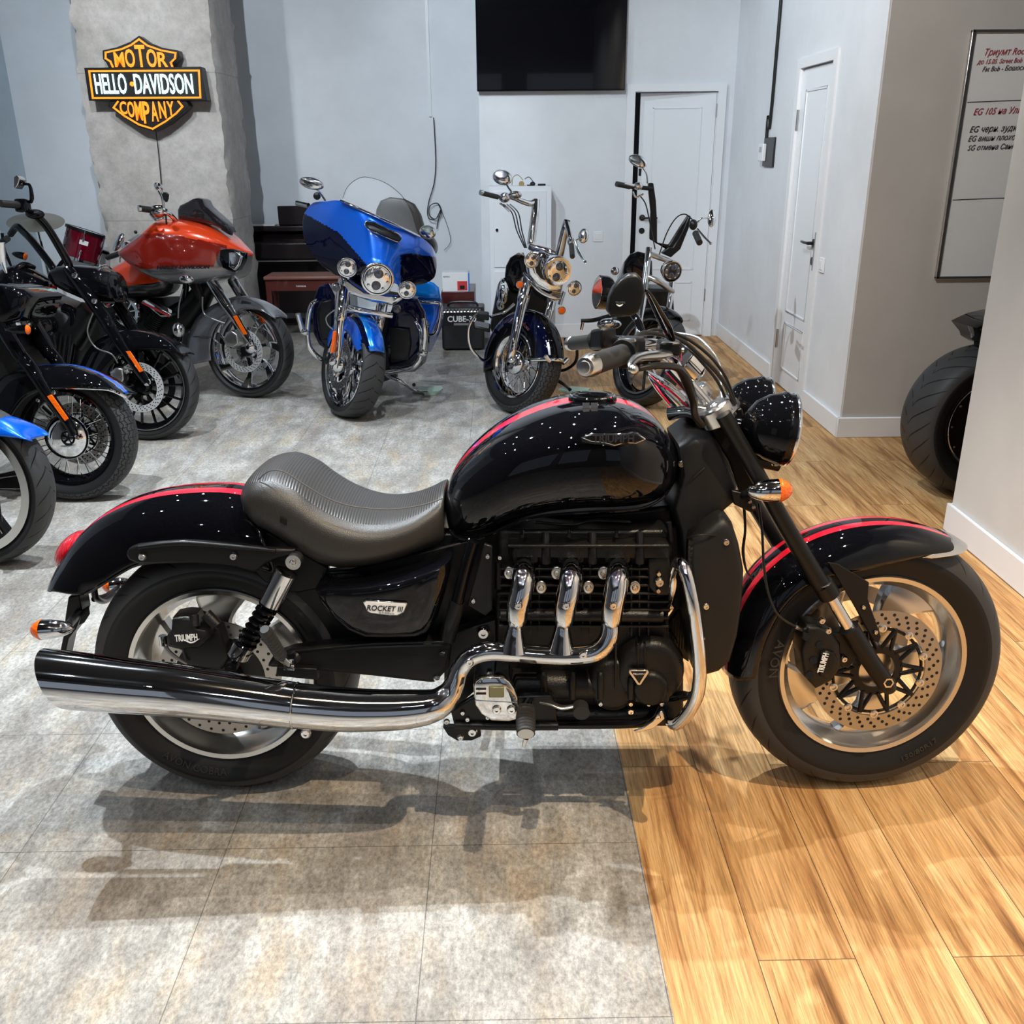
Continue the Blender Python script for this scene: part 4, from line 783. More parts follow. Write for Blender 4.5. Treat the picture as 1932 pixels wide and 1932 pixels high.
# --- engine
eng = MB(); b = eng
def pb(x0, y0, x1, y1, w0, w1, mb=None, bevel=0):
    mb = mb or MB(); mb.prism(poly(B, [(x0, y0), (x1, y0), (x1, y1), (x0, y1)], w1), -B.n * (w1 - w0)); return mb
pb(940, 1000, 1262, 1130, -.17, .15, b); pb(935, 1120, 1262, 1240, -.16, .155, b); pb(925, 1235, 1290, 1372, -.15, .15, b)
eng = b.build('engine_block', mblack, hero, bevel=.008)
b = MB()                                                                            # cam cover with three bulges
b.pillow(poly(B, [(958, 1012), (966, 1002), (1040, 999), (1200, 1000), (1250, 1002), (1262, 1014), (1262, 1030), (958, 1028)], .10), B.n * .09, n=7, inset=.12, back=.02)
cc_ = b.build('cam_cover', mblack, eng, ang=60)
for x in (986, 1074, 1163): tpx(B, [(x, 1002, .15, 3), (x, 1012, .19, 3.2)], 'cover_stud', sblack, cc_)
for x in (1030, 1118, 1207): b = MB(); tpx(B, [(x, 1005, .175, 8.5), (x, 1040, .19, 8.5), (x, 1062, .19, 9)], mb=b); b.build('coil_post', sblack, cc_)
pb(958, 1028, 1263, 1034, .1, .20).build('cover_flange', mblack, cc_, bevel=.003)
for x in (962, 1048, 1135): b = MB(); b.pillow(poly(B, [(x, 1036), (x + 58, 1036), (x + 54, 1058), (x + 40, 1060), (x + 5, 1058)], .165), B.n * .015, back=.03); o = b.build('cylinder_head_pocket', mblack, eng); [pb(x + q, 1043, x + q + 3, 1056, .17, .19).build('pocket_rib', sblack, o) for q in (10, 43)]
for i in range(8): y = 1072 + i * 15.5; pb(942, y, 1262, y + 4, .12, .178).build('cooling_fin', mblack, eng, bevel=.001)
for x in (1000, 1016, 1098, 1112, 1190, 1205, 1222): pb(x, 1066, x + 3, 1200, .13, .172).build('cylinder_rib', mblack, eng)
tpx(B, [(945, 1160, .17, 12), (1100, 1160, .175, 13), (1250, 1162, .17, 13)], 'water_rail', mblack, eng, n=3)
b = MB(); b.pillow(poly(B, [(1222, 1050), (1262, 1040), (1268, 1120), (1240, 1122), (1222, 1105)], .17), B.n * .015, back=.03); b.build('side_casting', mblack, eng)
bolts(B, [(1244, 1098)], .19, 10, eng, alu); bolts(B, [(1243, 1083), (1242, 1115), (943, 1052), (1267, 1146)], .19, 5, eng)
b = MB(); c = B.b(1252, 1090, .18)
tpx(B, [(940, 1060, .17, 7), (940, 1110, .17, 7)], 'breather_tube', mblack, eng)
# lower cases
def dome(cx, cy, rx, ry, w, h, name, par=eng, m=mblack, n=28):
    c = B.b(cx, cy, w); k = mpp(c); b = MB(); b.pillow([c + B.h * rx * k * math.cos(2 * pi * i / n) + B.up * ry * k * math.sin(2 * pi * i / n) for i in range(n)], B.n * h, n=8, inset=.35, back=.05); return b.build(name, m, par, ang=60)
dome(1222, 1255, 66, 68, .15, .05, 'alternator_cover'); dome(1155, 1280, 48, 55, .15, .045, 'clutch_cover'); dome(1225, 1290, 34, 36, .18, .035, 'clutch_boss')
tpx(B, [(930, 1285, .16, 27), (1010, 1290, .17, 27), (1080, 1292, .17, 26), (1140, 1296, .16, 24)], 'gearbox_case', mblack, eng, seg=24, n=3); tpx(B, [(985, 1348, .15, 20), (1100, 1350, .15, 22), (1250, 1345, .14, 20)], 'sump', mblack, eng, seg=20, n=3)
for x in (1026, 1080, 1133, 1190, 1224, 1248): tpx(B, [(x, 1268 if x < 1150 else 1278, .20, 5), (x, 1282 if x < 1150 else 1290, .205, 6.5), (x, 1318, .205, 6)], 'case_boss', mblack, eng)
for x in (1133, 1190, 1224, 1248): bolts(B, [(x, 1328)], .195, 5, eng)
for x in (1160, 1202, 1215): pb(x, 1215, x + 4, 1300, .16, .202).build('case_rib', mblack, eng, bevel=.001)
pb(1198, 1304, 1262, 1326, .17, .21).build('oil_gallery', mblack, eng, bevel=.004); bolts(B, [(1190, 1342)], .185, 7, eng)
for y in (1268, 1277): pb(970, y, 1012, y + 3, .18, .20).build('case_rib', mblack, eng)
tb = MB(); tb.prism(poly(B, [(1187, 1264), (1222, 1264), (1225, 1269), (1209, 1293), (1203, 1293), (1186, 1269)], .218), -B.n * .01); tb = tb.build('triangle_badge', alu, eng, bevel=.0015); b = MB(); b.prism(poly(B, [(1190, 1267), (1220, 1267), (1206, 1290)], .219), -B.n * .002); b.build('badge_field', sblack, tb)
text('lettering', 'TRIUMPH', B.b(1194, 1273.5, .2195), B.h, B.up, .0045, whitep, tb, width=.026, ext=.0006)
# chrome level cover
cv = MB(); cv.pillow(poly(B, [(893, 1284), (897, 1275), (908, 1268), (930, 1266), (950, 1267), (962, 1275), (972, 1290), (978, 1308), (979, 1330), (976, 1348), (962, 1352), (928, 1351), (908, 1338), (896, 1320)], .25), B.n * .028, n=5, inset=.14, back=.05, rnd_=.8); cv = cv.build('chrome_gear_cover', chrome, hero, ang=45)
pb(922, 1296, 951, 1317, .27, .283).build('sight_glass', mat('sight_window', (.16, .15, .07), .1, 0, .5), cv, bevel=.003)
for y in (1300, 1309): tpx(B, [(898, y, .279, 1.6), (917, y, .280, 1.6)], 'cover_slot', sblack, cv, seg=8)
tpx(B, [(896, 1321, .277, 1.5), (976, 1325, .277, 1.5)], 'cover_crease', chrome, cv, seg=8); bolts(B, [(937, 1338), (965, 1338)], .276, 9.5, cv)
# rider peg and brake pedal
A = B.b(992, 1336, .27); Z = B.b(992, 1384, .40); fp = MB(); fp.tube([A + (Z - A) * i / 36 for i in range(37)], [(.021 - .004 * abs(i / 36 - .4)) + .0012 * (1 if i % 4 < 2 else -1) for i in range(37)], 20, n=1, flat=.62); fp = fp.build('rider_footpeg', gripm, hero)
b = MB(); b.tube([Z - (Z - A) * .14, Z + (Z - A) * .02], .0175, 18, flat=.62); b.build('peg_end_cap', alu, fp); b = MB(); b.cyl(Z - B.up * .012, Z - B.up * .032 - B.h * .005, .006, .003); b.build('peg_stud', alu, fp); b = MB(); b.tube([B.b(997, 1326, .25), A], .014, 12); b.build('footpeg_hinge', chrome, fp)
bp2 = tpx(B, [(1020, 1324, .26, 6), (1040, 1328, .27, 6.5), (1060, 1335, .28, 7), (1082, 1332, .28, 6)], 'brake_pedal', alu, hero, flat=.5); A = B.b(1095, 1332, .27); Z = B.b(1097, 1346, .33); b = MB(); b.tube([A + (Z - A) * i / 20 for i in range(21)], [.017 + .001 * (1 if i % 4 < 2 else -1) for i in range(21)], 18, n=1, flat=.8); b.build('pedal_rubber', gripm, bp2)
# crash bar
cb_ = tpx(B, [(1258, 1150, .12, 7), (1268, 1120, .18, 9), (1272, 1085, .2, 9), (1279, 1062, .24, 11), (1288, 1068, .29, 12), (1298, 1095, .31, 12), (1307, 1140, .32, 12.5), (1314, 1190, .32, 13), (1319, 1240, .32, 13), (1320, 1280, .32, 13), (1314, 1315, .31, 13), (1298, 1345, .29, 12.5), (1278, 1365, .26, 12), (1266, 1362, .22, 11), (1262, 1345, .15, 10)], 'crash_bar', chrome, hero, seg=22, n=7)
tpx(B, [(1304, 1312, .29, 8), (1290, 1313, .2, 10), (1262, 1316, .14, 10)], 'crash_bar_stay', chrome, cb_)
# radiator shroud, core
rad = MB(); rad.pillow(poly(B, [(1300, 1006), (1322, 990), (1348, 970), (1360, 966), (1376, 978), (1388, 1015), (1397, 1064), (1394, 1126), (1385, 1188), (1370, 1238), (1350, 1256), (1329, 1262), (1303, 1252), (1297, 1205), (1292, 1150), (1300, 1092), (1296, 1040)], .16), B.n * .05, n=8, inset=.22, back=.07); rad = rad.build('radiator_shroud', plas, hero, ang=60)
b = MB(); b.prism(poly(B, [(1299, 1018), (1316, 1024), (1326, 1038), (1330, 1058), (1326, 1078), (1310, 1090), (1300, 1086), (1298, 1050)], .20), B.n * .002); b.build('radiator_mesh', mat('black_mesh', (.006, .006, .006), .5, bump=('voro', 120, 1.)), rad)
tpx(B, [(1297, 1014, .2, 2), (1330, 1009, .215, 2), (1386, 1013, .19, 2)], 'shroud_seam', sblack, rad, seg=6)
bolts(B, [(1332, 1144), (1324, 1204), (1370, 1023)], .208, 7, rad)
plate(B, [(1258, 1180), (1300, 1120), (1300, 1250), (1262, 1225)], .05, .03, 'radiator_core', sblack, hero); plate(B, [(1240, 1000), (1300, 990), (1300, 1150), (1262, 1150)], .08, .05, 'radiator_side', sblack, hero)
for i in range(6): tpx(B, [(1268 + i * 5, 1165 + i * 3, .14, 1), (1266 + i * 5, 1225, .14, 1)], 'core_wire', sblack, rad, seg=5)
# neck cover
nc = MB(); nc.pillow(poly(B, [(1273, 828), (1299, 809), (1338, 812), (1352, 832), (1366, 862), (1384, 905), (1378, 936), (1352, 958), (1322, 978), (1312, 1000), (1296, 1052), (1280, 1050), (1276, 1000), (1262, 950), (1270, 920), (1280, 880)], .08), B.n * .06, n=7, inset=.2, back=.12); nc = nc.build('headstock_cover', plas, hero, ang=60)
tpx(B, [(1284, 925, .135, 2), (1310, 900, .142, 2), (1330, 882, .14, 2)], 'cover_crease', plas, nc, seg=8); bolts(B, [(1285, 876), (1359, 938)], .13, 7, nc)
tpx(B, [(1262, 985, .16, 5), (1266, 1020, .16, 5)], 'frame_bolt_boss', sblack, nc)
# --- front wheel
f_ = FW; tyre(hero, f_, R_F, .15, .226, tr_sw); rmf = rim(hero, f_, R_F, .232, .15, alu)
castspokes(rmf, f_, R_F, .215, 5, .022, .085, .05, alu, .0, .03, th=.012, a0=.95, hubw=.05)
disc(hero, f_, R_F, .085, .158, .117, discm, sblack, nb=10, rows=3); disc(hero, f_, R_F, -.085, .158, .117, discm, None, holes=False)
fc = MB(); F_ = f_; fc.pillow(poly(F_, [(1516, 1172), (1536, 1172), (1560, 1180), (1578, 1205), (1580, 1250), (1560, 1278), (1532, 1292), (1510, 1268), (1504, 1220)], .10), F_.n * .03, n=6, inset=.2, back=.03); fc = fc.build('brake_caliper', mblack, hero)
b = MB(); b.pillow(poly(F_, [(1545, 1230), (1556, 1224), (1570, 1226), (1578, 1240), (1572, 1262), (1556, 1276), (1544, 1272), (1541, 1250)], .125), F_.n * .014, n=5, inset=.2, back=.01); b.build('caliper_piston_cover', sblack, fc); [tpx(F_, [(x, y, .12, 8), (x + 2, y + 2, .135, 7)], 'caliper_bolt_boss', mblack, fc) for x, y in ((1545, 1215), (1526, 1272), (1533, 1244), (1520, 1200))]
text('lettering', 'TRIUMPH', F_.b(1552, 1270, .141), F_.h * .22 + F_.up, -F_.h + F_.up * .22, .014, whitep, fc, width=.05, bold=.02); bolts(F_, [(1550, 1171), (1562, 1190), (1592, 1243)], .125, 7, hero)
plate(F_, [(1556, 1196), (1604, 1190), (1620, 1240), (1600, 1262), (1575, 1250), (1562, 1225)], .12, .03, 'caliper_mount', sblack, hero)
# fork
for s, dx in ((1, 0), (-1, 1)):
    def wf(w): return w if s > 0 else -w
    def tf(pts, nm, m_, **k):
        P_ = [F_.b(p[0], p[1], .13) - (F_.n * .26 if s < 0 else V()) for p in pts]; b = MB(); b.tube(P_, [p[2] * mpp(F_.b(p[0], p[1], .13)) for p in pts], 22, **k); return b.build(nm, m_, hero)
    tf([(1364, 782, 15.5), (1440, 915, 15.5), (1478, 985, 16), (1545, 1096, 17), (1552, 1102, 20), (1566, 1124, 20)], 'fork_cover', sblack, n=3)
    tf([(1560, 1114, 11.5), (1606, 1192, 11.5)], 'fork_slider', chrome, n=2)
    tf([(1601, 1184, 19), (1612, 1200, 18), (1640, 1244, 17), (1672, 1290, 16.5), (1680, 1302, 12)], 'fork_leg', sblack, n=3)
b = MB(); c = F_.b(1669, 1281, .13); b.lathe(c + F_.n * .012, F_.n, [(0, .013), (.01, .013), (.01, .009), (.002, .007)], 6); b.build('axle_nut', chrome, hero); b = MB(); b.cyl(F_.P(0, R_F, -.14), F_.P(0, R_F, .14), .012); b.build('front_axle', sblack, hero)
# front fender
FFD = [(1362, 1262, 1428, 1279, .1), (1366, 1215, 1436, 1240, .1), (1379, 1165, 1452, 1195, .1), (1400, 1118, 1476, 1152, .1), (1431, 1074, 1508, 1117, .1), (1480, 1031, 1550, 1094, .1), (1529, 1005, 1590, 1084, .1), (1578, 989, 1630, 1076, .1), (1627, 981, 1665, 1067, .1), (1676, 980, 1705, 1058, .1), (1725, 987, 1740, 1050, .1), (1772, 1002, 1772, 1044, .097)]
FFD = FFD[:-1] + [(1775, 1003, 1765, 1046, .096), (1793, 1012, 1782, 1046, .09)]
fender(F_, FFD, .1, 'front_fender', [gblack, red, pblack], hero, n=16, band=[(0, .006, 1), (.006, .011, 2), (.011, .034, 1)], thick=.005)
fender(F_, [(1782, 1004, 1740, 1052, .1), (1798, 1009, 1762, 1054, .097), (1812, 1018, 1790, 1050, .09)], .1, 'fender_trim', [chrome], hero, n=14, thick=.006)
plate(F_, [(1562, 1061), (1581, 1064), (1640, 1099), (1638, 1130), (1650, 1165), (1663, 1202), (1658, 1214), (1647, 1208), (1610, 1140)], .112, .006, 'fender_bracket', sblack, hero, .002); bolts(F_, [(1629, 1146), (1652, 1193)], .114, 4.5, hero)
# headlamps
def bowl(w, dx=0, dy=0):
    a = B.b(1398, 800, .12) + B.n * (w - .12); m_ = B.b(1487, 811, .12) + B.n * (w - .12); ax = m_ - a + B.n * .0; L = ax.length; r = .080
    b = MB(); b.lathe(a, ax, [(0, .006), (L * .05, r * .3), (L * .25, r * .68), (L * .5, r * .9), (L * .78, r * .99), (L * .8, r * 1.03), (L * .86, r * 1.03), (L * .87, r), (L, r)], 44); o = b.build('headlamp', pblack, hero, ang=60)
    b = MB(); b.ring(a + ax, ax, r * .97, .0045, 48, 10); b.build('headlamp_rim', chrome, o)
    b = MB(); b.lathe(a + ax, ax, [(-.002, r * .95), (.008, r * .8), (.016, r * .4), (.018, .001)], 36); b.build('headlamp_lens', lens, o)
bowl(.12); bowl(-.10)
tpx(B, [(1372, 800, .1, 14), (1400, 802, .11, 12)], 'headlamp_bracket', pblack, hero); tpx(B, [(1430, 868, .05, 14), (1470, 880, .05, 10)], 'horn', sblack, hero)
plate(B, [(1330, 790), (1400, 770), (1420, 850), (1440, 915), (1395, 930), (1375, 870), (1350, 830)], .06, .12, 'lower_yoke', sblack, hero)
indicator(B, 'turn_signal', hero, (1407, 927, .22), (1468, 925, .22), (1496, 925, .22), 22, [(1425, 932, .2, .010), (1400, 935, .15), (1380, 935, .10)])
indicator(B, 'turn_signal', hero, (1440, 870, -.24), (1462, 868, -.24), (1476, 868, -.24), 14, [(1440, 870, -.24, .008), (1420, 880, -.1)])
plate(B, [(1380, 925), (1412, 932), (1420, 950), (1428, 962), (1418, 968), (1385, 952)], .16, .02, 'indicator_bracket', sblack, hero); bolts(B, [(1414, 947), (1421, 957)], .162, 4, hero)
# clamp, risers, dash, bars
yk = tpx(B, [(1350, 798, .15, 17), (1372, 775, .13, 18), (1378, 762, 0, 18), (1366, 752, -.13, 16)], 'top_yoke', alu, hero, flat=.55); b = MB(); c = B.b(1352, 780, .13); ax = (B.up * .85 - B.h * .5).normalized(); b.lathe(c - ax * .022, ax, [(0, .038), (.038, .038), (.044, .032), (.044, .014), (.048, .012)], 32); b.lathe(c - ax * .018 - B.n * .25, ax, [(0, .034), (.03, .034), (.036, .028)], 32); b.prism([c + B.h * .02 - ax * .012, c - B.h * .05 - ax * .012 + B.up * .01, c - B.h * .05 - ax * .012 - B.n * .26, c + B.h * .02 - ax * .012 - B.n * .26], ax * .02); b.build('top_yoke_casting', alu, yk, bevel=.004)
for w in (.07, -.06):
    rsr = tpx(B, [(1345, 785, w, 17), (1322, 755, w, 15), (1295, 722, w, 15), (1268, 690, w, 18)], 'handlebar_riser', chrome, hero, seg=20)
tpx(B, [(1262, 780, .04, 14), (1300, 778, .06, 10), (1335, 800, .08, 8)], 'ignition_housing', chrome, hero)
tk2 = loft(B, [(1222, 700, 712, .02), (1240, 708, 740, .05), (1265, 722, 770, .055), (1290, 745, 795, .05), (1310, 775, 805, .03)], 'tank_dash_trim', [chrome, red], hero, seg=28, fn=lambda c, q: 1 if (q % 28) in (5,) else 0)
for w in (.055, -.045):
    c = B.b(1288, 684, w); axd = (-B.h * .75 + B.up * .66).normalized(); b = MB(); b.lathe(c - axd * .05, axd, [(0, .02), (.012, .036), (.045, .042), (.05, .042), (.052, .038)], 32); ig = b.build('instrument_pod', chrome, hero); b = MB(); b.lathe(c, axd, [(.0, .038), (.003, .037), (.004, .001)], 32); b.build('dial_face', blackp, ig); b = MB(); b.tube([c + axd * .005, c + axd * .005 + B.up * .02], .001, 6); b.build('dial_needle', redp, ig)
hb = tpx(B, [(1180, 667, .31, 9), (1206, 652, .24, 9.5), (1240, 650, .16, 10), (1265, 670, .08, 10), (1272, 680, 0, 10), (1250, 668, -.1, 9), (1210, 645, -.2, 8), (1150, 641, -.34, 8)], 'handlebar', chrome, hero, seg=18)
def grip(a, b_, ra, end, nm):
    P0, P1 = B.b(*a), B.b(*b_); d = P1 - P0; b = MB(); b.tube([P0 + d * i / 30 for i in range(31)], [ra * (1 + .03 * (i % 2)) for i in range(31)], 24, n=1); o = b.build('handlebar_grip', gripm, hero); dn_ = d.normalized()
    b = MB(); b.lathe(P1, dn_, [(-.004, ra * 1.4), (.004, ra * 1.5), (.010, ra * 1.2)], 28); b.build('grip_flange', rubber, o)
    b = MB(); L = end; b.lathe(P0 - dn_ * L, dn_, [(0, .003), (.001, ra * .55), (.003, ra * .6), (.004, ra * .86), (.008, ra * .98), (L - .002, ra * 1.12), (L, ra * 1.05)], 32); b.build('bar_end', alu, o); return o, P0, P1, dn_
g1, P0, P1, dn1 = grip((1117, 688, .455), (1176, 668, .33), .0195, .034, 'n'); g2, Q0, Q1, dn2 = grip((1082, 648, -.46), (1124, 643, -.36), .0185, .03, 'f')
b = MB(); b.box(P1 + dn1 * .035 + B.up * .003, dn1 * .026, B.up * .026, dn1.cross(B.up) * .024); b.build('switch_housing', sblack, hero, bevel=.009); b = MB(); b.box(Q1 + dn2 * .035 + B.up * .003, dn2 * .030, B.up * .027, dn2.cross(B.up) * .024); o = b.build('switch_housing', sblack, hero, bevel=.008); b = MB(); b.box(Q1 + dn2 * .03 + B.n * .026 + B.up * .008, dn2 * .012, B.up * .005, B.n * .003); b.build('switch_button', plas, o, bevel=.001)
lv = tpx(B, [(1193, 697, .43, 8), (1190, 688, .42, 7), (1200, 676, .38, 9), (1215, 672, .34, 11), (1240, 670, .30, 12), (1262, 666, .27, 11)], 'brake_lever', alu, hero, flat=.7, seg=18); b = MB(); b.ell(B.b(1195, 697, .43), B.h * .0095, B.up * .0095, B.n * .0095); b.build('lever_ball', alu, lv)
b = MB(); b.box(B.b(1262, 655, .25), B.h * .022, B.up * .014, B.n * .03); b.build('brake_reservoir', sblack, hero, bevel=.006); tpx(B, [(1275, 661, .25, 5), (1290, 661, .25, 4.5)], 'banjo_fitting', alu, hero)
tpx(B, [(1206, 696, .36, 5), (1240, 690, .34, 6.5), (1275, 693, .30, 7), (1288, 705, .26, 9), (1298, 726, .22, 10), (1308, 755, .18, 8), (1312, 785, .16, 7), (1326, 802, .14, 7)], 'throttle_cable_sleeve', hose, hero, seg=14)
tpx(B, [(1195, 640, .24, 4), (1215, 628, .2, 4.5), (1250, 632, .18, 4), (1290, 645, .17, 4), (1330, 680, .16, 4), (1358, 710, .15, 4), (1375, 740, .13, 4), (1386, 768, .12, 4)], 'cable', hose, hero, seg=10)
tpx(B, [(1205, 632, .2, 3), (1240, 622, .17, 3), (1290, 636, .15, 3), (1335, 668, .14, 3), (1366, 706, .12, 3), (1382, 745, .1, 3), (1390, 768, .1, 3)], 'cable', hose, hero, seg=10)
tpx(B, [(1180, 645, -.25, 3), (1230, 630, -.1, 3), (1290, 652, .1, 3), (1330, 690, .13, 3), (1355, 722, .12, 3), (1372, 760, .1, 3)], 'cable', hose, hero, seg=10)
tpx(B, [(1262, 628, -.2, 3.5), (1312, 636, -.15, 3.5), (1340, 660, -.1, 3.5), (1358, 690, -.08, 3.5), (1360, 730, -.05, 3.5), (1362, 752, -.02, 3.5)], 'clutch_hose', ghose, hero, seg=10)
tpx(B, [(1431, 950, .13, 2.5), (1438, 1005, .15, 2.5), (1441, 1064, .16, 2.5), (1450, 1120, .165, 2.5), (1468, 1160, .165, 2.5), (1500, 1182, .14, 2.5)], 'brake_hose', hose, hero, seg=10); tpx(B, [(1500, 1182, .14, 4), (1518, 1190, .13, 4)], 'hose_end', alu, hero)
tpx(B, [(1404, 958, .1, 3), (1406, 1000, .1, 2.5), (1402, 1040, .1, 3), (1408, 1075, .1, 2), (1418, 1090, .1, 2)], 'cable', hose, hero, seg=8)
# mirrors
mo = MB(); mo.pillow(poly(B, [(1144, 586), (1147, 560), (1156, 540), (1168, 526), (1183, 516), (1200, 515), (1211, 526), (1215, 548), (1211, 572), (1203, 588), (1190, 595), (1168, 597), (1151, 596)], .42), B.n * .022, n=7, inset=.2, back=.012); mo = mo.build('mirror', sblack, hero, ang=60)
b = MB(); b.prism(poly(B, [(1147, 584), (1150, 560), (1170, 528), (1198, 518), (1209, 530), (1211, 550), (1200, 586), (1168, 594), (1152, 593)], .405), -B.n * .002); b.build('mirror_glass', mirr, mo)
text('lettering', 'TRIUMPH', B.b(1161, 573, .443), B.h, B.up, .004, steel, mo, width=.017, ext=.0008); smile(B, 1169, 574, .443, .006, mo)
tpx(B, [(1214, 549, .41, 6), (1222, 552, .40, 7), (1240, 585, .36, 11), (1256, 615, .32, 13), (1266, 640, .28, 9)], 'mirror_stem', pblack, mo, flat=.45)
c = B.b(1129, 551, -.42); k = mpp(c); e1_ = (-B.h * .97 + B.n * .2 + B.up * .12).normalized(); e3 = (B.up - e1_ * B.up.dot(e1_)).normalized(); e2_ = e3.cross(e1_); OUT = [(0, 1.02), (.5, .88), (.9, .45), (1, 0), (.85, -.5), (.45, -.9), (0, -1.02), (-.45, -.88), (-.85, -.45), (-1, .05), (-.85, .5), (-.5, .85)]
OUT = [(catmull([(*p,) for p in OUT + OUT[:1]], 3))][0][:-1]; ol = [c + e2_ * x * 34 * k + e3 * y * 31 * k for x, y in OUT]; b = MB(); b.pillow(ol, -e1_ * .035, n=6, inset=.25, back=.002); m2 = b.build('mirror', pblack, hero, ang=60); b = MB(); b.prism([c + (p - c) * .93 + e1_ * .003 for p in ol], e1_ * .0015); b.build('mirror_glass', mirr, m2)
b = MB(); b.tube([c - e1_ * .03, B.b(1160, 560, -.4), B.b(1200, 600, -.36), B.b(1215, 640, -.3)], [.008, .008, .012, .009], 12, flat=.5); b.build('mirror_stem', pblack, m2)
# sidewall lettering
def around(fr, R, w, rad, a0, txt, h, m, par, sgn=1, wd=1.):
    C = fr.P(0, R, w)
    def arc(q):
        a = a0 - q.x / rad * sgn; d = fr.h * math.cos(a) + fr.up * math.sin(a); return C + d * (rad + q.y * sgn) + fr.n * q.z
    text('lettering', txt, None, (1, 0, 0), (0, 1, 0), h, m, par, arc=arc, ext=.002, width=wd)
sidem = mat('raised_rubber', (.03, .03, .03), .5); tyr = [o for o in hero.children if o.name.startswith('tire')]
around(BW, R_R, .110, .262, math.radians(232), 'AVON COBRA', .020, sidem, tyr[0], -1, .17); around(FW, R_F, .076, .262, math.radians(-35), '150/80R17 72V', .011, sidem, tyr[1], -1, .15) if False else None
around(FW, R_F, .0755, .270, math.radians(-70), '150/80R17', .012, sidem, tyr[1], -1, .10); around(FW, R_F, .0755, .265, math.radians(160), 'AVON', .022, sidem, tyr[1], -1, .10)
# side stand on the far side
b = MB(); A = B.P(.62, .12, -.12); Z = V((A.x + .06, A.y + .32, .006)); b.tube([A, A + (Z - A) * .9, Z + V((.02, .03, 0))], .011, 12); b.build('side_stand', sblack, hero)
lightd = mat('bright_disc_steel', (.72, .72, .71), .5, .7)
# ================================================================ helpers for the motorcycles behind
def mass(fr, pts, w, d, name, m, root, back=.06, inset=.25, n=5): b = MB(); b.pillow(poly(fr, pts, w), fr.n * d, n=n, back=back, inset=inset); return b.build(name, m, root, ang=60)
def ablob(px, py, Y, rx, ry, rz, name, m, root, tilt=0., nu=24): 
    c = at(px, py, Y); k = mpp(c); t = math.radians(tilt); X_ = RIGHT * math.cos(t) + DOWN * math.sin(t); Z_ = -DOWN * math.cos(t) + RIGHT * math.sin(t); b = MB(); b.ell(c, X_ * rx * k, Z_ * ry * k, FWD * rz, nu, 14); return b.build(name, m, root, ang=60)
def lamp(c, ax, r, root, name='headlamp', shell=chrome, depth=None, dual=True, lensm=refl, amberlens=False):
    ax = V(ax).normalized(); depth = depth or r * 1.1; b = MB()
    b.lathe(c - ax * depth, ax, [(0, r * .15), (depth * .12, r * .5), (depth * .45, r * .85), (depth * .85, r), (depth, r * 1.04), (depth * 1.05, r * .98), (depth * 1.04, r * .88)], 36); o = b.build(name, shell, root, ang=60)
    b = MB(); b.lathe(c + ax * .001, ax, [(0, r * .87), (r * .06, r * .8), (r * .10, r * .4), (r * .11, .001)], 32); b.build('lamp_lens', amber if amberlens else lensm, o, ang=60)
    b = MB(); b.ring(c + ax * r * .02, ax, r * .90, r * .045, 36, 8); b.build('lamp_bezel', pblack, o)
    if dual:
        x, y = perp(ax); u_ = V((0, 0, 1)); u_ = (u_ - ax * u_.dot(ax)).normalized(); s_ = u_.cross(ax)
        for q in ((.36, .1), (-.36, -.1)): b = MB(); b.ell(c + ax * r * .1 + u_ * r * q[0] + s_ * r * q[1], ax * r * .16, u_ * r * .3, s_ * r * .3, 20, 10); b.build('lamp_projector', lens, o, ang=60)
        for k_ in range(8): a = k_ * pi / 4 + .3; b = MB(); b.ell(c + ax * r * .1 + (u_ * math.cos(a) + s_ * math.sin(a)) * r * .66, ax * r * .06, u_ * r * .1, s_ * r * .1, 10, 6); b.build('lamp_facet', chrome, o)
    return o
def wirewheel(root, fr, R, W, rr, rimm, tm, n=40, spk=chrome, hub=.04):
    tyre(root, fr, R, W, rr, tm); r_ = rim(root, fr, R, rr + .004, W, rimm); spokes_wire(r_, fr, R, rr, W, spk, n, hub)
    b = MB(); b.lathe(fr.P(0, R, 0), fr.n, [(-.05, hub * .6), (-.04, hub), (-.03, hub * .7), (.03, hub * .7), (.04, hub), (.05, hub * .6)], 28); b.build('wheel_hub', chrome, r_); return r_
# ================================================================ far left: only a front wheel and the tip of its blue mudguard
W1 = Frame(-2.06, 3.47, -8, .08); t = thing('motorcycle', 'cut-off front of a motorcycle with blue mudguard at the left picture edge', 'motorcycle', W1.O, 'motorcycles parked in the left row')
tyre(t, W1, .325, .12, .262, tr_chev); r_ = rim(t, W1, .325, .268, .12, sblack); b = MB(); b.lathe(W1.P(0, .325, .048), W1.n, [(0, .268), (.005, .268), (.005, .236), (0, .236)], 72, loop=True); b.build('rim_lip', alu, r_)
castspokes(r_, W1, .325, .25, 5, .03, .05, .045, sblack, .0, .0, th=.014, a0=.1); [(lambda a: (lambda b: b.build('spoke_edge', alu, r_))(MB().cyl(W1.P(.06 * math.cos(a + da * 2), .325 + .06 * math.sin(a + da * 2), .026), W1.P(.22 * math.cos(a + da), .325 + .22 * math.sin(a + da), .026), .0025)))(2 * pi * k / 5 + .1) for k in range(5) for da in (-.12, .12)]
disc(t, W1, .325, .075, .15, .11, lightd, sblack, nb=5); 
fender(W1, [(-60, 800, -60, 850, .08), (-30, 786, -40, 830, .08), (0, 784, -10, 824, .08), (28, 793, 20, 825, .078), (50, 806, 45, 828, .07), (68, 826, 62, 831, .05)], .08, 'front_fender', [bluep], t, n=10)
tpx(W1, [(-60, 740, .1, 12), (-20, 900, .1, 11), (-5, 985, .1, 9)], 'fork_leg', pblack, t)
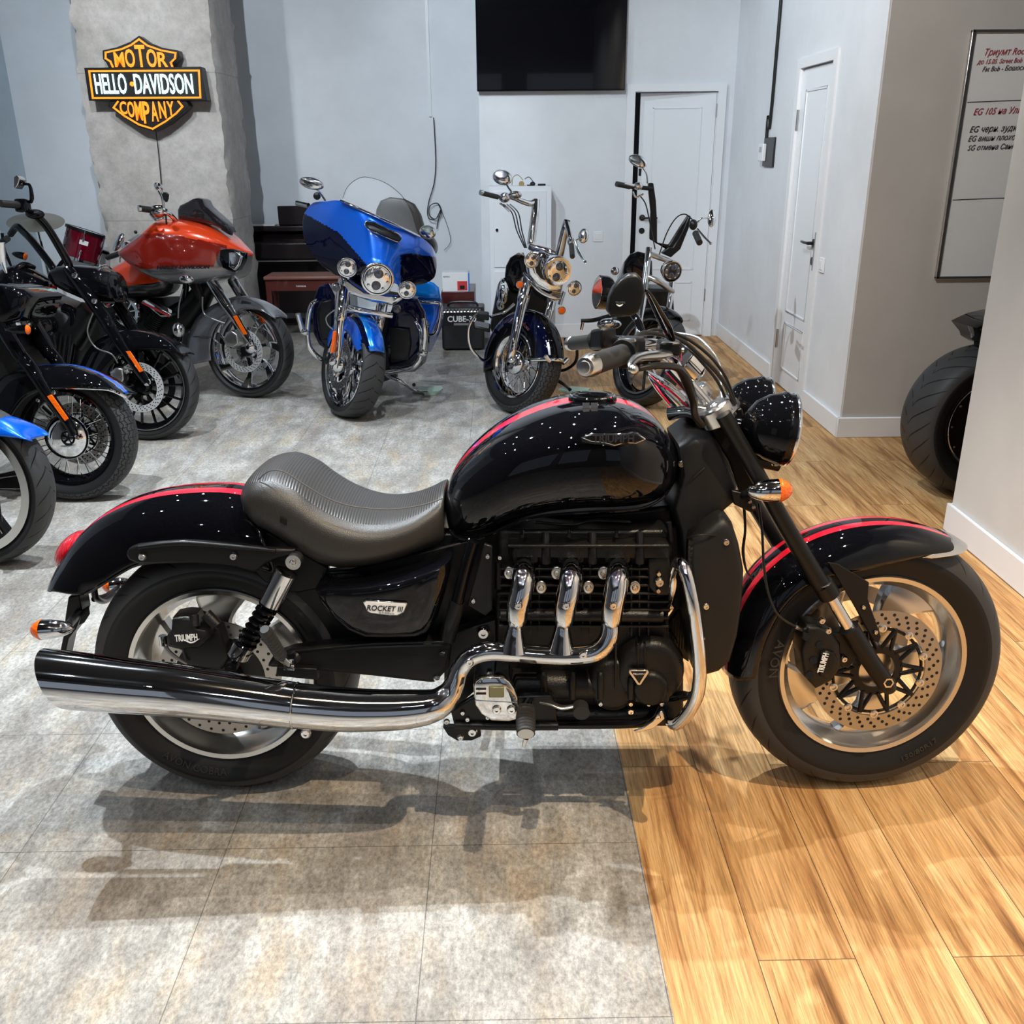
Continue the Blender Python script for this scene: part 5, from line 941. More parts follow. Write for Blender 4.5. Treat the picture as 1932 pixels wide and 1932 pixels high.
# ================================================================ black cruiser with wire wheel and blue-edged mudguard
W2 = Frame(-1.99, 4.205, -3, .12); bk = thing('motorcycle', 'black cruiser with wire spoke front wheel and blue trimmed black mudguard', 'motorcycle', W2.O, 'motorcycles parked in the left row')
wirewheel(bk, W2, .302, .13, .215, pblack, tr_zig, 40); disc(bk, W2, .302, -.06, .145, .10, discm, sblack, side=1)
b = MB(); b.lathe(W2.P(0, .302, .035), W2.n, [(0, .10), (.012, .104), (.03, .095), (.052, .06), (.06, .03), (.062, .001)], 44); b.build('hub_cap', chrome, bk, ang=60)
F2 = [(-40, 800, 5, 850, .1), (-25, 745, 15, 800, .1), (5, 705, 45, 755, .1), (35, 694, 75, 738, .1), (62, 690, 98, 735, .1), (103, 687, 130, 735, .1), (142, 689, 165, 736, .1), (181, 701, 195, 737, .095), (215, 720, 215, 741, .085), (240, 742, 236, 751, .06)]
ff = fender(W2, F2, .1, 'front_fender', [pblack, nblue, bluep, chrome], bk, n=14, band=[(0, .014, 2), (.014, .020, 3), (.024, .027, 2)])
tpx(W2, [(92, 733, .103, 2.2), (130, 732, .104, 2.5), (175, 733, .1, 2.8), (210, 736, .09, 3.5), (238, 750, .055, 3)], 'fender_trim', chrome, ff, seg=8)
text('lettering', 'Heritage', W2.b(146, 729, .098), W2.h, W2.up, .018, chrome, ff, width=.10, shear=.4, ext=.003)
for s in (1, -1):
    def T_(pts, nm, m_): P_ = [W2.b(p[0], p[1], .12) - (W2.n * .24 if s < 0 else V()) for p in pts]; b = MB(); b.tube(P_, [p[2] * mpp(W2.b(p[0], p[1], .12)) for p in pts], 18, n=3); return b.build(nm, m_, bk)
    T_([(-32, 540, 14), (8, 622, 14), (36, 668, 14), (44, 680, 13)], 'fork_cover', pblack); fl_ = T_([(40, 672, 13), (62, 700, 12.5), (95, 752, 11), (130, 800, 9), (140, 822, 8)], 'fork_leg', pblack)
    if s > 0: b = MB(); b.prism(poly(W2, [(88, 748), (97, 744), (129, 790), (122, 795)], .150), -W2.n * .006); b.build('amber_reflector', amber, fl_, bevel=.002)
b = MB(); b.lathe(W2.b(139, 815, .12), W2.n, [(0, .02), (.012, .018), (.012, .009), (.005, .008)], 20); b.build('axle_cap', chrome, bk); bolts(W2, [(13, 633), (101, 741), (72, 755)], .14, 4.5, bk)
o = indicator(W2, 'turn_signal', bk, (10, 622, .18), (52, 622, .18), (57, 622, .18), 9, None); o.data.materials[0] = pblack
mass(W2, [(-80, 560), (-40, 540), (10, 535), (60, 545), (75, 560), (60, 600), (20, 615), (-60, 600)], .05, .10, 'fuel_tank', pblack, bk, back=.2)
lamp(W2.b(28, 590, .0) + W2.h * .03, W2.h, .095, bk, shell=pblack); mass(W2, [(-60, 600), (20, 610), (50, 660), (40, 740), (0, 800), (-60, 800)], -.02, .08, 'engine', mblack, bk, back=.25)
tpx(W2, [(-30, 700, .2, 8), (-20, 780, .2, 9), (-60, 850, .2, 9)], 'exhaust_pipe', pblack, bk)
mass(W2, [(18, 700), (42, 704), (46, 790), (30, 820), (12, 800)], -.03, .05, 'frame_downtube', sblack, bk)
b = MB(); tpx(W2, [(-14, 545, .05, 8), (-8, 500, .25, 7), (2, 470, .35, 6), (-10, 445, .40, 6)], mb=b); b.build('handlebar', pblack, bk); tpx(W2, [(0, 455, .42, 9), (4, 490, .4, 7), (12, 515, .38, 2)], 'brake_lever', chrome, bk)
# ================================================================ black cruiser with tall handlebars
W3 = Frame(-1.993, 5.195, -6, .13); b3 = thing('motorcycle', 'black cruiser with tall black handlebars and a silver brake disc', 'motorcycle', W3.O, 'motorcycles parked in the left row')
tyre(b3, W3, .30, .11, .24, tr_chev); r_ = rim(b3, W3, .30, .244, .11, pblack); b = MB(); b.lathe(W3.P(0, .30, .046), W3.n, [(0, .246), (.003, .246), (.003, .240), (0, .240)], 72, loop=True); b.build('rim_stripe', steel, r_)
for k in range(9):
    for da in (-.16, .16): a = 2 * pi * k / 9 + .2; b = MB(); b.tube([W3.P(.045 * math.cos(a), .30 + .045 * math.sin(a), .03), W3.P(.23 * math.cos(a + da), .30 + .23 * math.sin(a + da), .012)], .008, 8); b.build('spoke', pblack, r_)
b = MB(); b.lathe(W3.P(0, .30, 0), W3.n, [(-.05, .03), (-.04, .05), (.04, .05), (.06, .03)], 28); b.build('wheel_hub', pblack, r_)
disc(b3, W3, .30, .075, .138, .10, lightd, None, nb=6); disc(b3, W3, .30, -.075, .138, .10, sblack, None, holes=False)
c3 = mass(W3, [(211, 700), (222, 692), (236, 694), (238, 715), (230, 730), (216, 728)], .085, .03, 'brake_caliper', steel, b3, back=.03)
fender(W3, [(150, 745, 172, 765, .085), (152, 700, 178, 730, .09), (165, 665, 198, 702, .09), (190, 638, 222, 676, .09), (230, 623, 252, 664, .09), (264, 622, 283, 661, .09), (300, 629, 312, 661, .09), (330, 645, 335, 664, .085), (354, 668, 350, 672, .06)], .09, 'front_fender', [pblack], b3, n=12)
for s in (1, -1):
    def T_(pts, nm, m_): P_ = [W3.b(p[0], p[1], .12) - (W3.n * .24 if s < 0 else V()) for p in pts]; b = MB(); b.tube(P_, [p[2] * mpp(W3.b(p[0], p[1], .12)) for p in pts], 16, n=3); return b.build(nm, m_, b3)
    T_([(126, 505, 9), (160, 548, 12), (200, 605, 12), (207, 618, 12)], 'fork_cover', pblack); fl_ = T_([(203, 612, 11), (222, 641, 10.5), (240, 668, 9), (268, 708, 8), (278, 722, 7)], 'fork_leg', pblack)
    if s > 0: b = MB(); b.prism(poly(W3, [(237, 663), (245, 662), (270, 700), (263, 703)], .148), -W3.n * .006); b.build('amber_reflector', amber, fl_, bevel=.002)
bolts(W3, [(141, 520), (178, 568)], .17, 6, b3); bolts(W3, [(226, 674), (232, 682), (247, 701)], .13, 3.5, b3); b = MB(); b.lathe(W3.b(278, 721, .12), W3.n, [(0, .02), (.01, .02), (.012, .010)], 20); b.build('axle_cap', chrome, b3)
nac = loft(W3, [(96, 520, 530, .04), (110, 505, 545, .10), (140, 500, 560, .125), (170, 502, 572, .125), (196, 505, 574, .12), (214, 512, 572, .11), (219, 518, 566, .10)], 'headlamp_nacelle', pblack, b3, e1=.75, e2=.75); b = MB(); b.ring(W3.b(202, 540, 0), W3.h, .112, .004, 48, 8); b.build('nacelle_seam', chrome, nac)
tpx(W3, [(128, 512, .10, 7), (130, 500, .12, 7.5), (112, 466, .18, 7.5), (90, 430, .24, 7.5), (72, 410, .28, 7.5), (64, 404, .30, 7), (50, 395, .36, 6)], 'handlebar', pblack, b3, seg=16)
tpx(W3, [(104, 515, -.10, 7), (96, 500, -.12, 7), (64, 458, -.18, 7), (45, 438, -.24, 7), (32, 428, -.28, 7), (20, 442, -.34, 6)], 'handlebar', pblack, b3, seg=16)
g = tpx(W3, [(2, 384, .46, 7), (36, 387, .38, 7)], 'handlebar_grip', gripm, b3); b = MB(); b.box(W3.b(43, 388, .36), W3.h * .03, W3.up * .032, W3.n * .03); b.build('switch_housing', pblack, b3, bevel=.01); b = MB(); b.ell(W3.b(66, 404, .31), W3.h * .05, W3.up * .025, W3.n * .03, 20, 10); b.build('bar_clamp', pblack, b3)
g = tpx(W3, [(2, 458, -.46, 6), (14, 450, -.38, 6)], 'handlebar_grip', gripm, b3)
mi_ = tpx(W3, [(58, 382, .34, 3), (60, 372, .35, 4), (56, 350, .36, 3), (46, 347, .37, 2.5)], 'mirror', pblack, b3, seg=10); b = MB(); b.prism(poly(W3, [(39, 336), (44, 333), (50, 340), (47, 350), (42, 358), (39, 356)], .36), W3.n * .06); b.build('mirror_housing', chrome, mi_, bevel=.003)
tpx(W3, [(4, 440, -.4, 3), (8, 470, -.4, 3), (16, 490, -.38, 3), (22, 505, -.38, 2)], 'clutch_lever', pblack, b3); o = indicator(W3, 'turn_signal', b3, (22, 478, -.2), (48, 484, -.2), (50, 485, -.2), 7, None); o.data.materials[0] = pblack
loft(W3, [(-70, 550, 570, .1), (-30, 530, 590, .14), (10, 510, 585, .16), (40, 500, 575, .15), (70, 515, 560, .11), (92, 530, 550, .06)], 'fuel_tank', pblack, b3); tpx(W3, [(20, 516, .10, 4), (44, 500, .05, 6), (66, 505, 0, 4)], 'tank_console', pblack, b3)
ablob(42, 575, 5.35, 24, 27, .09, 'air_cleaner', chrome, b3).data.materials[0] = pblack; o = ablob(80, 612, 5.15, 28, 24, .08, 'engine_cover', pblack, b3)
b = MB(); b.ring(W3.b(36, 575, .25), W3.n, .07, .008, 36, 8); b.build('air_cleaner_ring', chrome, b3)
mass(W3, [(-40, 585), (100, 560), (150, 580), (165, 640), (150, 720), (80, 740), (-40, 740)], -.05, .12, 'engine', mblack, b3, back=.15)
for k in range(5): tpx(W3, [(98 + k * 9, 632, .10, 2), (90 + k * 9, 700, .10, 2)], 'engine_rib', sblack, b3, seg=6)
tpx(W3, [(88, 632, .2, 6), (96, 630, .2, 7), (102, 650, .2, 7), (100, 700, .2, 7)], 'exhaust_pipe', pblack, b3); tpx(W3, [(120, 580, .05, 9), (140, 600, .05, 9), (125, 700, .05, 9)], 'frame_downtube', pblack, b3)
tpx(W3, [(176, 590, .14, 1.5), (165, 625, .15, 1.5), (180, 655, .15, 1.5), (210, 668, .15, 1.5), (222, 685, .13, 1.5)], 'brake_line', ghose, b3, seg=6)
# ================================================================ orange touring machine
W4 = Frame(-1.652, 6.165, -18, .11); G = Frame(-1.652, 6.165, -14, .11); og = thing('motorcycle', 'orange and grey touring motorcycle with dark windscreen in front of the concrete column', 'motorcycle', W4.O, 'motorcycles parked in the left row')
tyre(og, W4, .308, .12, .250, tr_chev); r_ = rim(og, W4, .308, .255, .12, chrome); castspokes(r_, W4, .308, .25, 7, .012, .03, .045, chrome, .02, .03, th=.010, a0=.1)
disc(og, W4, .308, .075, .14, .105, lightd, None, nb=6); disc(og, W4, .308, -.075, .15, .11, alu, None)
mass(W4, [(424, 640), (430, 626), (440, 622), (452, 630), (454, 648), (444, 656), (430, 652)], .09, .03, 'brake_caliper', steel, og, back=.03)
OF = [(357, 688, 398, 680, .10), (355, 660, 396, 655, .10), (360, 628, 402, 626, .10), (374, 600, 416, 606, .10), (396, 580, 438, 592, .10), (420, 567, 458, 585, .10), (450, 558, 480, 584, .10), (480, 562, 500, 590, .10), (505, 574, 514, 598, .09), (526, 598, 522, 602, .06)]
fd = fender(W4, OF, .1, 'front_fender', [silver, dgrey], og, n=12)
mass(W4, [(456, 566), (474, 570), (470, 584), (452, 582)], .088, .004, 'fender_decal', dgrey, fd, back=.002)
tpx(W4, [(358, 636, .06, 1.2), (378, 635, .1, 1.2), (401, 637, .103, 1.2)], 'fender_seam', dgrey, fd, seg=6)
for s in (1, -1):
    def T_(pts, nm, m_): P_ = [W4.b(p[0], p[1], .12) - (W4.n * .24 if s < 0 else V()) for p in pts]; b = MB(); b.tube(P_, [p[2] * mpp(W4.b(p[0], p[1], .12)) for p in pts], 16, n=3); return b.build(nm, m_, og)
    T_([(398, 530, 10.5), (418, 562, 10.5), (430, 580, 10)], 'fork_cover', chrome); fl_ = T_([(426, 574, 9.5), (446, 604, 8), (470, 640, 7), (475, 650, 6)], 'fork_leg', chrome)
    if s > 0: b = MB(); b.prism(poly(W4, [(439, 597), (446, 595), (466, 630), (459, 632)], .148), -W4.n * .006); b.build('amber_reflector', amber, fl_, bevel=.002)
b = MB(); b.lathe(W4.b(472, 655, .11), W4.n, [(0, .04), (.01, .035), (.02, .02), (.03, .012)], 24); b.build('axle_cap', chrome, og)
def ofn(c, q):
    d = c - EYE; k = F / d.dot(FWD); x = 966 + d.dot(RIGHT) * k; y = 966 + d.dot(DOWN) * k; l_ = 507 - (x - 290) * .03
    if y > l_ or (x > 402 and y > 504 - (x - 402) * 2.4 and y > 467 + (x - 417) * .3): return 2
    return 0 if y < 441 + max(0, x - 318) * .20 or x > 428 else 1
# broad shell that carries both headlamps
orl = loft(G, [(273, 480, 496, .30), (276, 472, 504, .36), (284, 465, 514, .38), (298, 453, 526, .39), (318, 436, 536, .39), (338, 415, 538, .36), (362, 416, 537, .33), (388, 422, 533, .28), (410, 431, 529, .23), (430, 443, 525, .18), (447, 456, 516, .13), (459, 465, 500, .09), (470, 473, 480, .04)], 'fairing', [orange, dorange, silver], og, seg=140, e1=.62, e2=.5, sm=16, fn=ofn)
mass(G, [(419, 470), (440, 469), (463, 477), (461, 492), (452, 508), (444, 514), (424, 506), (418, 490)], .20, .035, 'headlamp', pblack, orl, back=.03); mass(G, [(434, 476), (452, 476), (458, 484), (453, 500), (444, 510), (434, 504)], .235, .02, 'lamp_lens', refl, orl, back=.005)
text('lettering', 'HARLEY-DAVIDSON', G.b(296, 508, .415), G.h * .99 + G.up * .03, G.up, .021, blackp, orl, width=.36, shear=.2, ext=.004, bold=.04)
mass(G, [(342, 420), (341, 397), (345, 388), (358, 382), (370, 375), (380, 373), (388, 377), (393, 388), (404, 398), (420, 412), (432, 424), (437, 438), (415, 428), (385, 421), (360, 418)], .02, .06, 'windscreen', smoke, og, back=.06, inset=.3); mass(G, [(413, 424), (430, 425), (437, 437), (436, 444), (420, 434)], .05, .02, 'air_vent', sblack, orl, back=.02)
o = ablob(352, 527, 5.75, 14, 8, .04, 'turn_signal', chrome, og); 
otk = loft(G, [(190, 522, 560, .06), (212, 510, 562, .13), (240, 494, 563, .16), (268, 481, 562, .165), (295, 476, 560, .15), (315, 486, 550, .12), (330, 505, 530, .05)], 'fuel_tank', [orange, dgrey, pblack], og, fn=lambda c, q: 2 if (q % 40) in (0, 1, 38, 39) else (1 if 12 <= q % 40 <= 28 else 0))
# cockpit
def grp(px, n): return None
tpx(G, [(263, 393, .42, 6), (284, 396, .36, 6)], 'handlebar_grip', gripm, og); tpx(G, [(261, 393, .425, 6.6), (265, 393, .415, 6.6)], 'bar_end', chrome, og); ablob(299, 398, 6.1, 17, 12, .05, 'switch_housing', chrome, og, -10); tpx(G, [(284, 404, .36, 2.5), (294, 414, .37, 3), (304, 412, .34, 2.5)], 'brake_lever', chrome, og)
tpx(G, [(300, 398, .32, 4.5), (316, 402, .28, 4.5), (328, 412, .22, 4.5), (336, 424, .15, 4.5)], 'handlebar', chrome, og); tpx(G, [(312, 394, .3, 2), (314, 420, .28, 1.6), (318, 445, .24, 1.6)], 'cable', hose, og)
m_ = tpx(G, [(309, 392, .33, 2), (306, 372, .34, 3), (300, 358, .36, 4)], 'mirror', chrome, og); ablob(299, 352, 6.15, 9, 7, .03, 'mirror_housing', chrome, m_, 40); b = MB(); c = G.b(312, 371, .36); b.pillow([c + (G.h * x + G.up * y) * mpp(c) for x, y in ((-6, 4), (-3, 8), (3, 8), (7, 4), (6, -3), (3, -9), (0, -10), (-3, -6))], G.n * .008, back=.006); b.build('key_fob', blackm, og)
tpx(G, [(203, 486, -.42, 5), (230, 477, -.34, 5)], 'handlebar_grip', gripm, og); ablob(243, 468, 6.55, 12, 13, .05, 'switch_housing', chrome, og, -20); tpx(G, [(240, 460, -.3, 4), (258, 448, -.26, 4), (276, 443, -.2, 4), (292, 450, -.12, 4), (300, 460, -.06, 4)], 'handlebar', chrome, og)
m_ = ablob(224, 457, 6.6, 8, 19, .015, 'mirror', chrome, og, 28); tpx(G, [(238, 470, -.33, 2.5), (228, 482, -.34, 2), (226, 495, -.34, 1.5)], 'clutch_lever', chrome, og); b = MB(); b.ell(G.b(256, 438, -.28), G.h * .012, G.up * .012, G.n * .012, 12, 8); b.build('antenna_knob', blackm, og)
# engine
mass(G, [(190, 560), (320, 560), (335, 600), (330, 690), (280, 730), (190, 730)], -.08, .12, 'engine', mblack, og, back=.15)
ac = MB(); c = G.b(239, 589, .2); k = mpp(c); ac.lathe(c - G.n * .05, G.n, [(0, .09), (.01, .093), (.05, .093), (.055, .086), (.05, .07), (.04, .02), (.045, .001)], 44); ac = ac.build('air_cleaner', chrome, og)
for i in range(8): a = i * pi / 4 + .2; b = MB(); b.tube([c + (G.h * math.cos(a) + G.up * math.sin(a)) * .018, c + (G.h * math.cos(a) + G.up * math.sin(a)) * .082], .006, 8); b.build('cleaner_spoke', chrome, ac)
b = MB(); b.lathe(c - G.n * .004, G.n, [(0, .074), (.002, .074)], 36); b.build('cleaner_mesh', sblack, ac)
def cyl_(x0, y0, x1, y1, rpx, w):
    A = G.b(x0, y0, w); Z = G.b(x1, y1, w); ax = (Z - A).normalized(); L = (Z - A).length; b = MB(); r = rpx * mpp(A); pr = []
    for i in range(11): q = L * i / 11; pr += [(q, r * .8), (q + .001, r), (q + L / 24, r), (q + L / 22, r * .8)]
    b.lathe(A, ax, pr, 28); return b.build('cylinder', mblack, og, ang=30)
cyl_(285, 620, 306, 585, 15, .06); cyl_(240, 625, 222, 585, 15, .04)
plate(G, [(265, 568), (275, 564), (322, 592), (320, 598), (302, 598)], .15, .08, 'rocker_cover', chrome, og, .01); tpx(G, [(268, 571, .155, 1.8), (320, 597, .155, 1.8)], 'red_cover_line', redp, og, seg=8); tpx(G, [(200, 578, .155, 1.8), (232, 562, .155, 1.8)], 'red_cover_line', redp, og, seg=8)
tpx(G, [(352, 530, .02, 6), (346, 580, .02, 6), (338, 640, .02, 6), (320, 690, .02, 6)], 'frame_downtube', pblack, og); tpx(G, [(345, 545, .12, 1.5), (338, 575, .12, 1.5), (336, 600, .12, 1.5)], 'brake_line', ghose, og, seg=6); tpx(G, [(382, 560, .12, 1.5), (384, 590, .13, 1.5), (402, 602, .13, 1.5), (424, 610, .12, 1.5)], 'brake_line', ghose, og, seg=6)
ablob(337, 622, 5.95, 11, 14, .05, 'horn_cover', chrome, og); tpx(G, [(300, 640, .2, 6), (318, 645, .22, 6), (340, 650, .24, 5)], 'floorboard_bar', chrome, og); tpx(G, [(360, 520, .05, 12), (372, 545, .05, 10), (385, 570, .0, 8)], 'steering_neck', sblack, og)
tpx(G, [(378, 562, -.1, 4), (395, 600, -.1, 4)], 'fork_stay', chrome, og)
# ================================================================ blue touring machine, seen from the front
W5 = Frame(-.955, 5.633, -57, .24); bl = thing('motorcycle', 'blue touring motorcycle with batwing fairing and clear windshield facing the camera', 'motorcycle', W5.O, 'motorcycles parked facing the camera')
tyre(bl, W5, .31, .15, .242, tr_chev); r_ = rim(bl, W5, .31, .247, .15, chrome); castspokes(r_, W5, .31, .235, 6, .008, .05, .045, chrome, .02, .0, th=.012, a0=.3); castspokes(r_, W5, .31, .235, 6, .004, .018, .04, chrome, .03, .03, th=.008, a0=.75)
disc(bl, W5, .31, .085, .148, .105, alu, None, nb=5); b = MB(); b.lathe(W5.P(0, .31, .08), W5.n, [(0, .05), (.03, .045), (.05, .03), (.055, .001)], 24); b.build('axle_cap', chrome, bl)
fender(W5, [(655, 640, 640, 655, .085), (658, 612, 648, 640, .09), (668, 597, 668, 622, .09), (685, 594, 682, 612, .09), (705, 602, 690, 632, .09), (722, 622, 700, 650, .09), (732, 645, 712, 662, .085), (736, 668, 724, 668, .07)], .09, 'front_fender', [bluep, nblue, skyb], bl, n=12, band=[(.0, .02, 1), (.03, .055, 2)]) if False else None
def sheet(rows, name, mats, root, thick=.006, fn=None, sub=4, par=None):
    """curved shell through rows of (px, py, Y) points"""
    rr = [catmull(r, sub) for r in rows]; cols = list(zip(*rr)); cc = [catmull(list(c), sub) for c in cols]; g = list(zip(*cc)); b = MB(); b.rings([[at(*p) for p in r] for r in g], 0, cap=False, closed=False)
    if fn:
        for i, f in enumerate(b.f):
            c = sum((b.v[j] for j in f), V()) / len(f); d = c - EYE; k = F / d.dot(FWD); b.m[i] = fn(966 + d.dot(RIGHT) * k, 966 + d.dot(DOWN) * k)
    return b.build(name, mats, root, solid=thick, ang=70)
arcfender(W5, .31, 25, 165, .092, .13, 'front_fender', [bluep, nblue, skyb], bl, band=[(.03, .05, 2), (.05, .075, 1)], taper=.25)
for nm, pts in (('fork_leg', [(650, 530, 5.62, 12), (645, 570, 5.54, 12), (642, 600, 5.50, 12), (641, 604, 5.50, 10.5), (637, 660, 5.44, 9), (633, 686, 5.42, 6), (633, 694, 5.42, 5)]), ('fork_leg', [(728, 540, 5.78, 10.5), (720, 580, 5.70, 10.5), (715, 612, 5.64, 9.5), (702, 670, 5.64, 7)])): fl_ = apx(pts, nm, chrome, bl, 20, 4)
b = MB(); b.prism([at(628, 625, 5.40), at(632, 626, 5.38), at(627, 666, 5.38), at(623, 664, 5.40)], V((.01, .012, 0))); b.build('amber_reflector', amber, bl, bevel=.002); apx([(631, 585, 5.5, 1.3), (616, 598, 5.5, 1.3), (618, 612, 5.48, 1.3), (628, 622, 5.46, 1.3)], 'brake_line', ghose, bl, 6)
ablob(618, 676, 5.44, 6, 12, .03, 'brake_caliper', sblack, bl, 15); ablob(628, 682, 5.40, 8, 8, .03, 'axle_cover', chrome, bl)
Yf = 5.55
rows = [[(574, 402, 5.82), (590, 383, 5.78), (615, 380, 5.70), (643, 379, 5.62), (690, 398, 5.52), (740, 424, 5.52), (785, 442, 5.60), (812, 462, 5.74), (822, 478, 5.86)],
        [(571, 420, 5.80), (592, 405, 5.74), (620, 404, 5.64), (652, 408, 5.56), (694, 424, 5.47), (738, 444, 5.47), (780, 462, 5.56), (812, 482, 5.72), (824, 500, 5.84)],
        [(573, 448, 5.76), (595, 440, 5.70), (625, 440, 5.60), (660, 446, 5.51), (700, 458, 5.43), (738, 468, 5.44), (774, 480, 5.54), (806, 500, 5.70), (821, 520, 5.80)],
        [(586, 474, 5.72), (606, 474, 5.66), (634, 472, 5.57), (668, 478, 5.47), (704, 486, 5.40), (736, 492, 5.42), (764, 500, 5.54), (795, 514, 5.68), (812, 530, 5.78)],
        [(604, 498, 5.70), (620, 500, 5.64), (643, 500, 5.56), (672, 502, 5.46), (706, 498, 5.39), (738, 510, 5.42), (760, 524, 5.54), (782, 530, 5.66), (798, 536, 5.76)],
        [(628, 516, 5.70), (636, 520, 5.64), (652, 522, 5.58), (668, 520, 5.52), (684, 512, 5.46), (748, 536, 5.48), (758, 545, 5.56), (772, 546, 5.66), (780, 540, 5.74)]]
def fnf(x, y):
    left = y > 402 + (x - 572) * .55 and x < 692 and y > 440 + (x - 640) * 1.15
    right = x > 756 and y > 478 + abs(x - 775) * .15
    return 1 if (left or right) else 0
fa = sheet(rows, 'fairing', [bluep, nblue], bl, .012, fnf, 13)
mass_ = MB(); mass_.pillow([at(x, y, Yy) for x, y, Yy in ((689, 424, 5.445), (692, 418, 5.45), (705, 420, 5.44), (735, 435, 5.445), (752, 443, 5.46), (757, 450, 5.46), (752, 455, 5.44), (742, 452, 5.43), (715, 440, 5.415), (697, 432, 5.43))], FWD * -.012, n=3, back=.02, inset=.1); vn = mass_.build('air_vent', sblack, fa); b = MB(); P_ = [at(x, y, Yy - .005) for x, y, Yy in ((688, 424, 5.44), (693, 416, 5.445), (706, 419, 5.435), (736, 434, 5.44), (753, 442, 5.455), (758, 450, 5.455), (752, 456, 5.435), (741, 453, 5.425), (714, 441, 5.41), (696, 433, 5.425))]; b.tube(P_, .003, 8, 4, loop=True); b.build('vent_frame', chrome, fa)
b = MB(); apx([(643, 378, 5.60, 3), (665, 388, 5.55, 4), (700, 404, 5.50, 4), (740, 422, 5.50, 4), (775, 438, 5.56, 4), (792, 446, 5.60, 3)], mb=b, flat=.6); b.build('windshield_trim', chrome, fa)
sheet([[(644, 378, 5.61), (690, 398, 5.51), (740, 422, 5.51), (780, 440, 5.58), (792, 447, 5.62)], [(650, 362, 5.68), (692, 368, 5.58), (742, 390, 5.58), (772, 410, 5.64), (784, 428, 5.68)], [(664, 345, 5.74), (696, 345, 5.66), (735, 362, 5.65), (762, 385, 5.69), (778, 408, 5.73)], [(680, 336, 5.79), (695, 334, 5.74), (725, 344, 5.73), (750, 362, 5.76), (768, 384, 5.79)]], 'windshield', [shield], bl, .003, None, 4)
b = MB(); apx([(647, 373, 5.63, .5), (655, 354, 5.70, .5), (670, 340, 5.77, .5), (690, 334, 5.76, .5), (725, 344, 5.74, .5), (755, 366, 5.77, .5), (772, 390, 5.76, .5), (780, 402, 5.74, .5)], mb=b, seg=6); b.build('windshield_edge', MATS['dark_grey_plastic'], bl)
hd = at(712, 527, 5.36); dirh = V((.16, -.95, -.12)).normalized()
lamp(hd, dirh, .088, bl); lamp(at(655, 505, 5.44), dirh, .054, bl, 'passing_lamp', dual=True); lamp(at(768, 547, 5.44), dirh, .050, bl, 'passing_lamp', dual=True)
ablob(634, 542, 5.48, 9, 9, .025, 'turn_signal', chrome, bl); ablob(634, 543, 5.45, 7, 7, .012, 'turn_signal_lens', lens, bl); ablob(749, 583, 5.56, 7.5, 8, .02, 'turn_signal', lens, bl)
b = MB(); b.prism([at(x, y, 5.56) for x, y in ((640, 520), (660, 528), (690, 548), (740, 555), (765, 560), (742, 578), (700, 570), (660, 556), (640, 554))], V((0, .12, 0))); b.build('fork_nacelle', chrome, bl, bevel=.02); apx([(656, 580, 5.6, 6), (690, 588, 5.6, 6), (740, 596, 5.64, 5)], 'light_bar', chrome, bl)
o = ablob(588, 346, 5.75, 24, 11, .03, 'mirror', chrome, bl, 14); apx([(596, 355, 5.78, 2), (606, 366, 5.8, 2.5), (614, 378, 5.82, 2.5)], 'mirror_stem', chrome, o); ablob(598, 370, 5.74, 7, 7, .02, 'phone_mount', blackm, bl); ablob(807, 438, 5.84, 16, 13, .03, 'mirror', chrome, bl, 10)
apx([(560, 383, 5.95, 5), (582, 388, 5.9, 5)], 'handlebar_grip', chrome, bl)
# rider and passenger area behind
b = MB(); b.pillow([at(x, y, 6.9) for x, y in ((706, 455), (708, 430), (712, 400), (720, 384), (738, 377), (765, 380), (785, 390), (796, 408), (802, 430), (808, 462), (780, 470), (730, 465))], FWD * -.10, n=7, inset=.25, back=.12); ts = b.build('passenger_backrest', leather, bl, ang=60)
loft_ = ablob(800, 465, 6.9, 26, 22, .2, 'top_case', pblack, bl); ablob(700, 520, 6.1, 45, 30, .25, 'fuel_tank', nblue, bl)
b = MB(); b.pillow([at(x, y, 6.55) for x, y in ((776, 545), (782, 535), (800, 530), (820, 536), (830, 545), (834, 568), (806, 566), (776, 560))], FWD * -.06, n=6, inset=.2, back=.3); sb_ = b.build('saddlebag_lid', skyb, bl, ang=60); b = MB(); b.pillow([at(x, y, 6.6) for x, y in ((788, 564), (832, 568), (828, 600), (818, 625), (806, 650), (796, 650), (790, 600))], FWD * -.05, n=6, inset=.2, back=.3); b.build('saddlebag', bluep, bl, ang=60)
apx([(780, 566, 6.35, 3), (800, 570, 6.3, 3), (826, 572, 6.3, 3), (832, 582, 6.3, 3), (828, 610, 6.3, 3), (822, 628, 6.3, 3), (808, 632, 6.32, 3), (796, 630, 6.35, 3)], 'saddlebag_guard', chrome, bl)
def lower(pts, Y, name, m, d=.06, back=.25): b = MB(); b.pillow([at(x, y, Y) for x, y in pts], FWD * -d, n=6, inset=.22, back=back); return b.build(name, m, bl, ang=60)
lower([(592, 600), (596, 562), (604, 542), (622, 536), (634, 560), (636, 620), (628, 668), (604, 652), (594, 632)], 5.95, 'leg_shield', nblue); lower([(745, 570), (765, 562), (790, 566), (803, 590), (804, 640), (796, 672), (775, 690), (735, 694), (726, 660), (735, 600)], 5.95, 'leg_shield', nblue); lower([(735, 618), (772, 622), (776, 650), (770, 678), (738, 682)], 5.87, 'glovebox_panel', sblack, .02, .03); lower([(598, 590), (606, 570), (626, 566), (628, 640), (606, 640)], 5.88, 'glovebox_panel', sblack, .02, .03)
lower([(650, 590), (740, 590), (742, 700), (690, 720), (655, 700)], 6.15, 'engine', mblack)
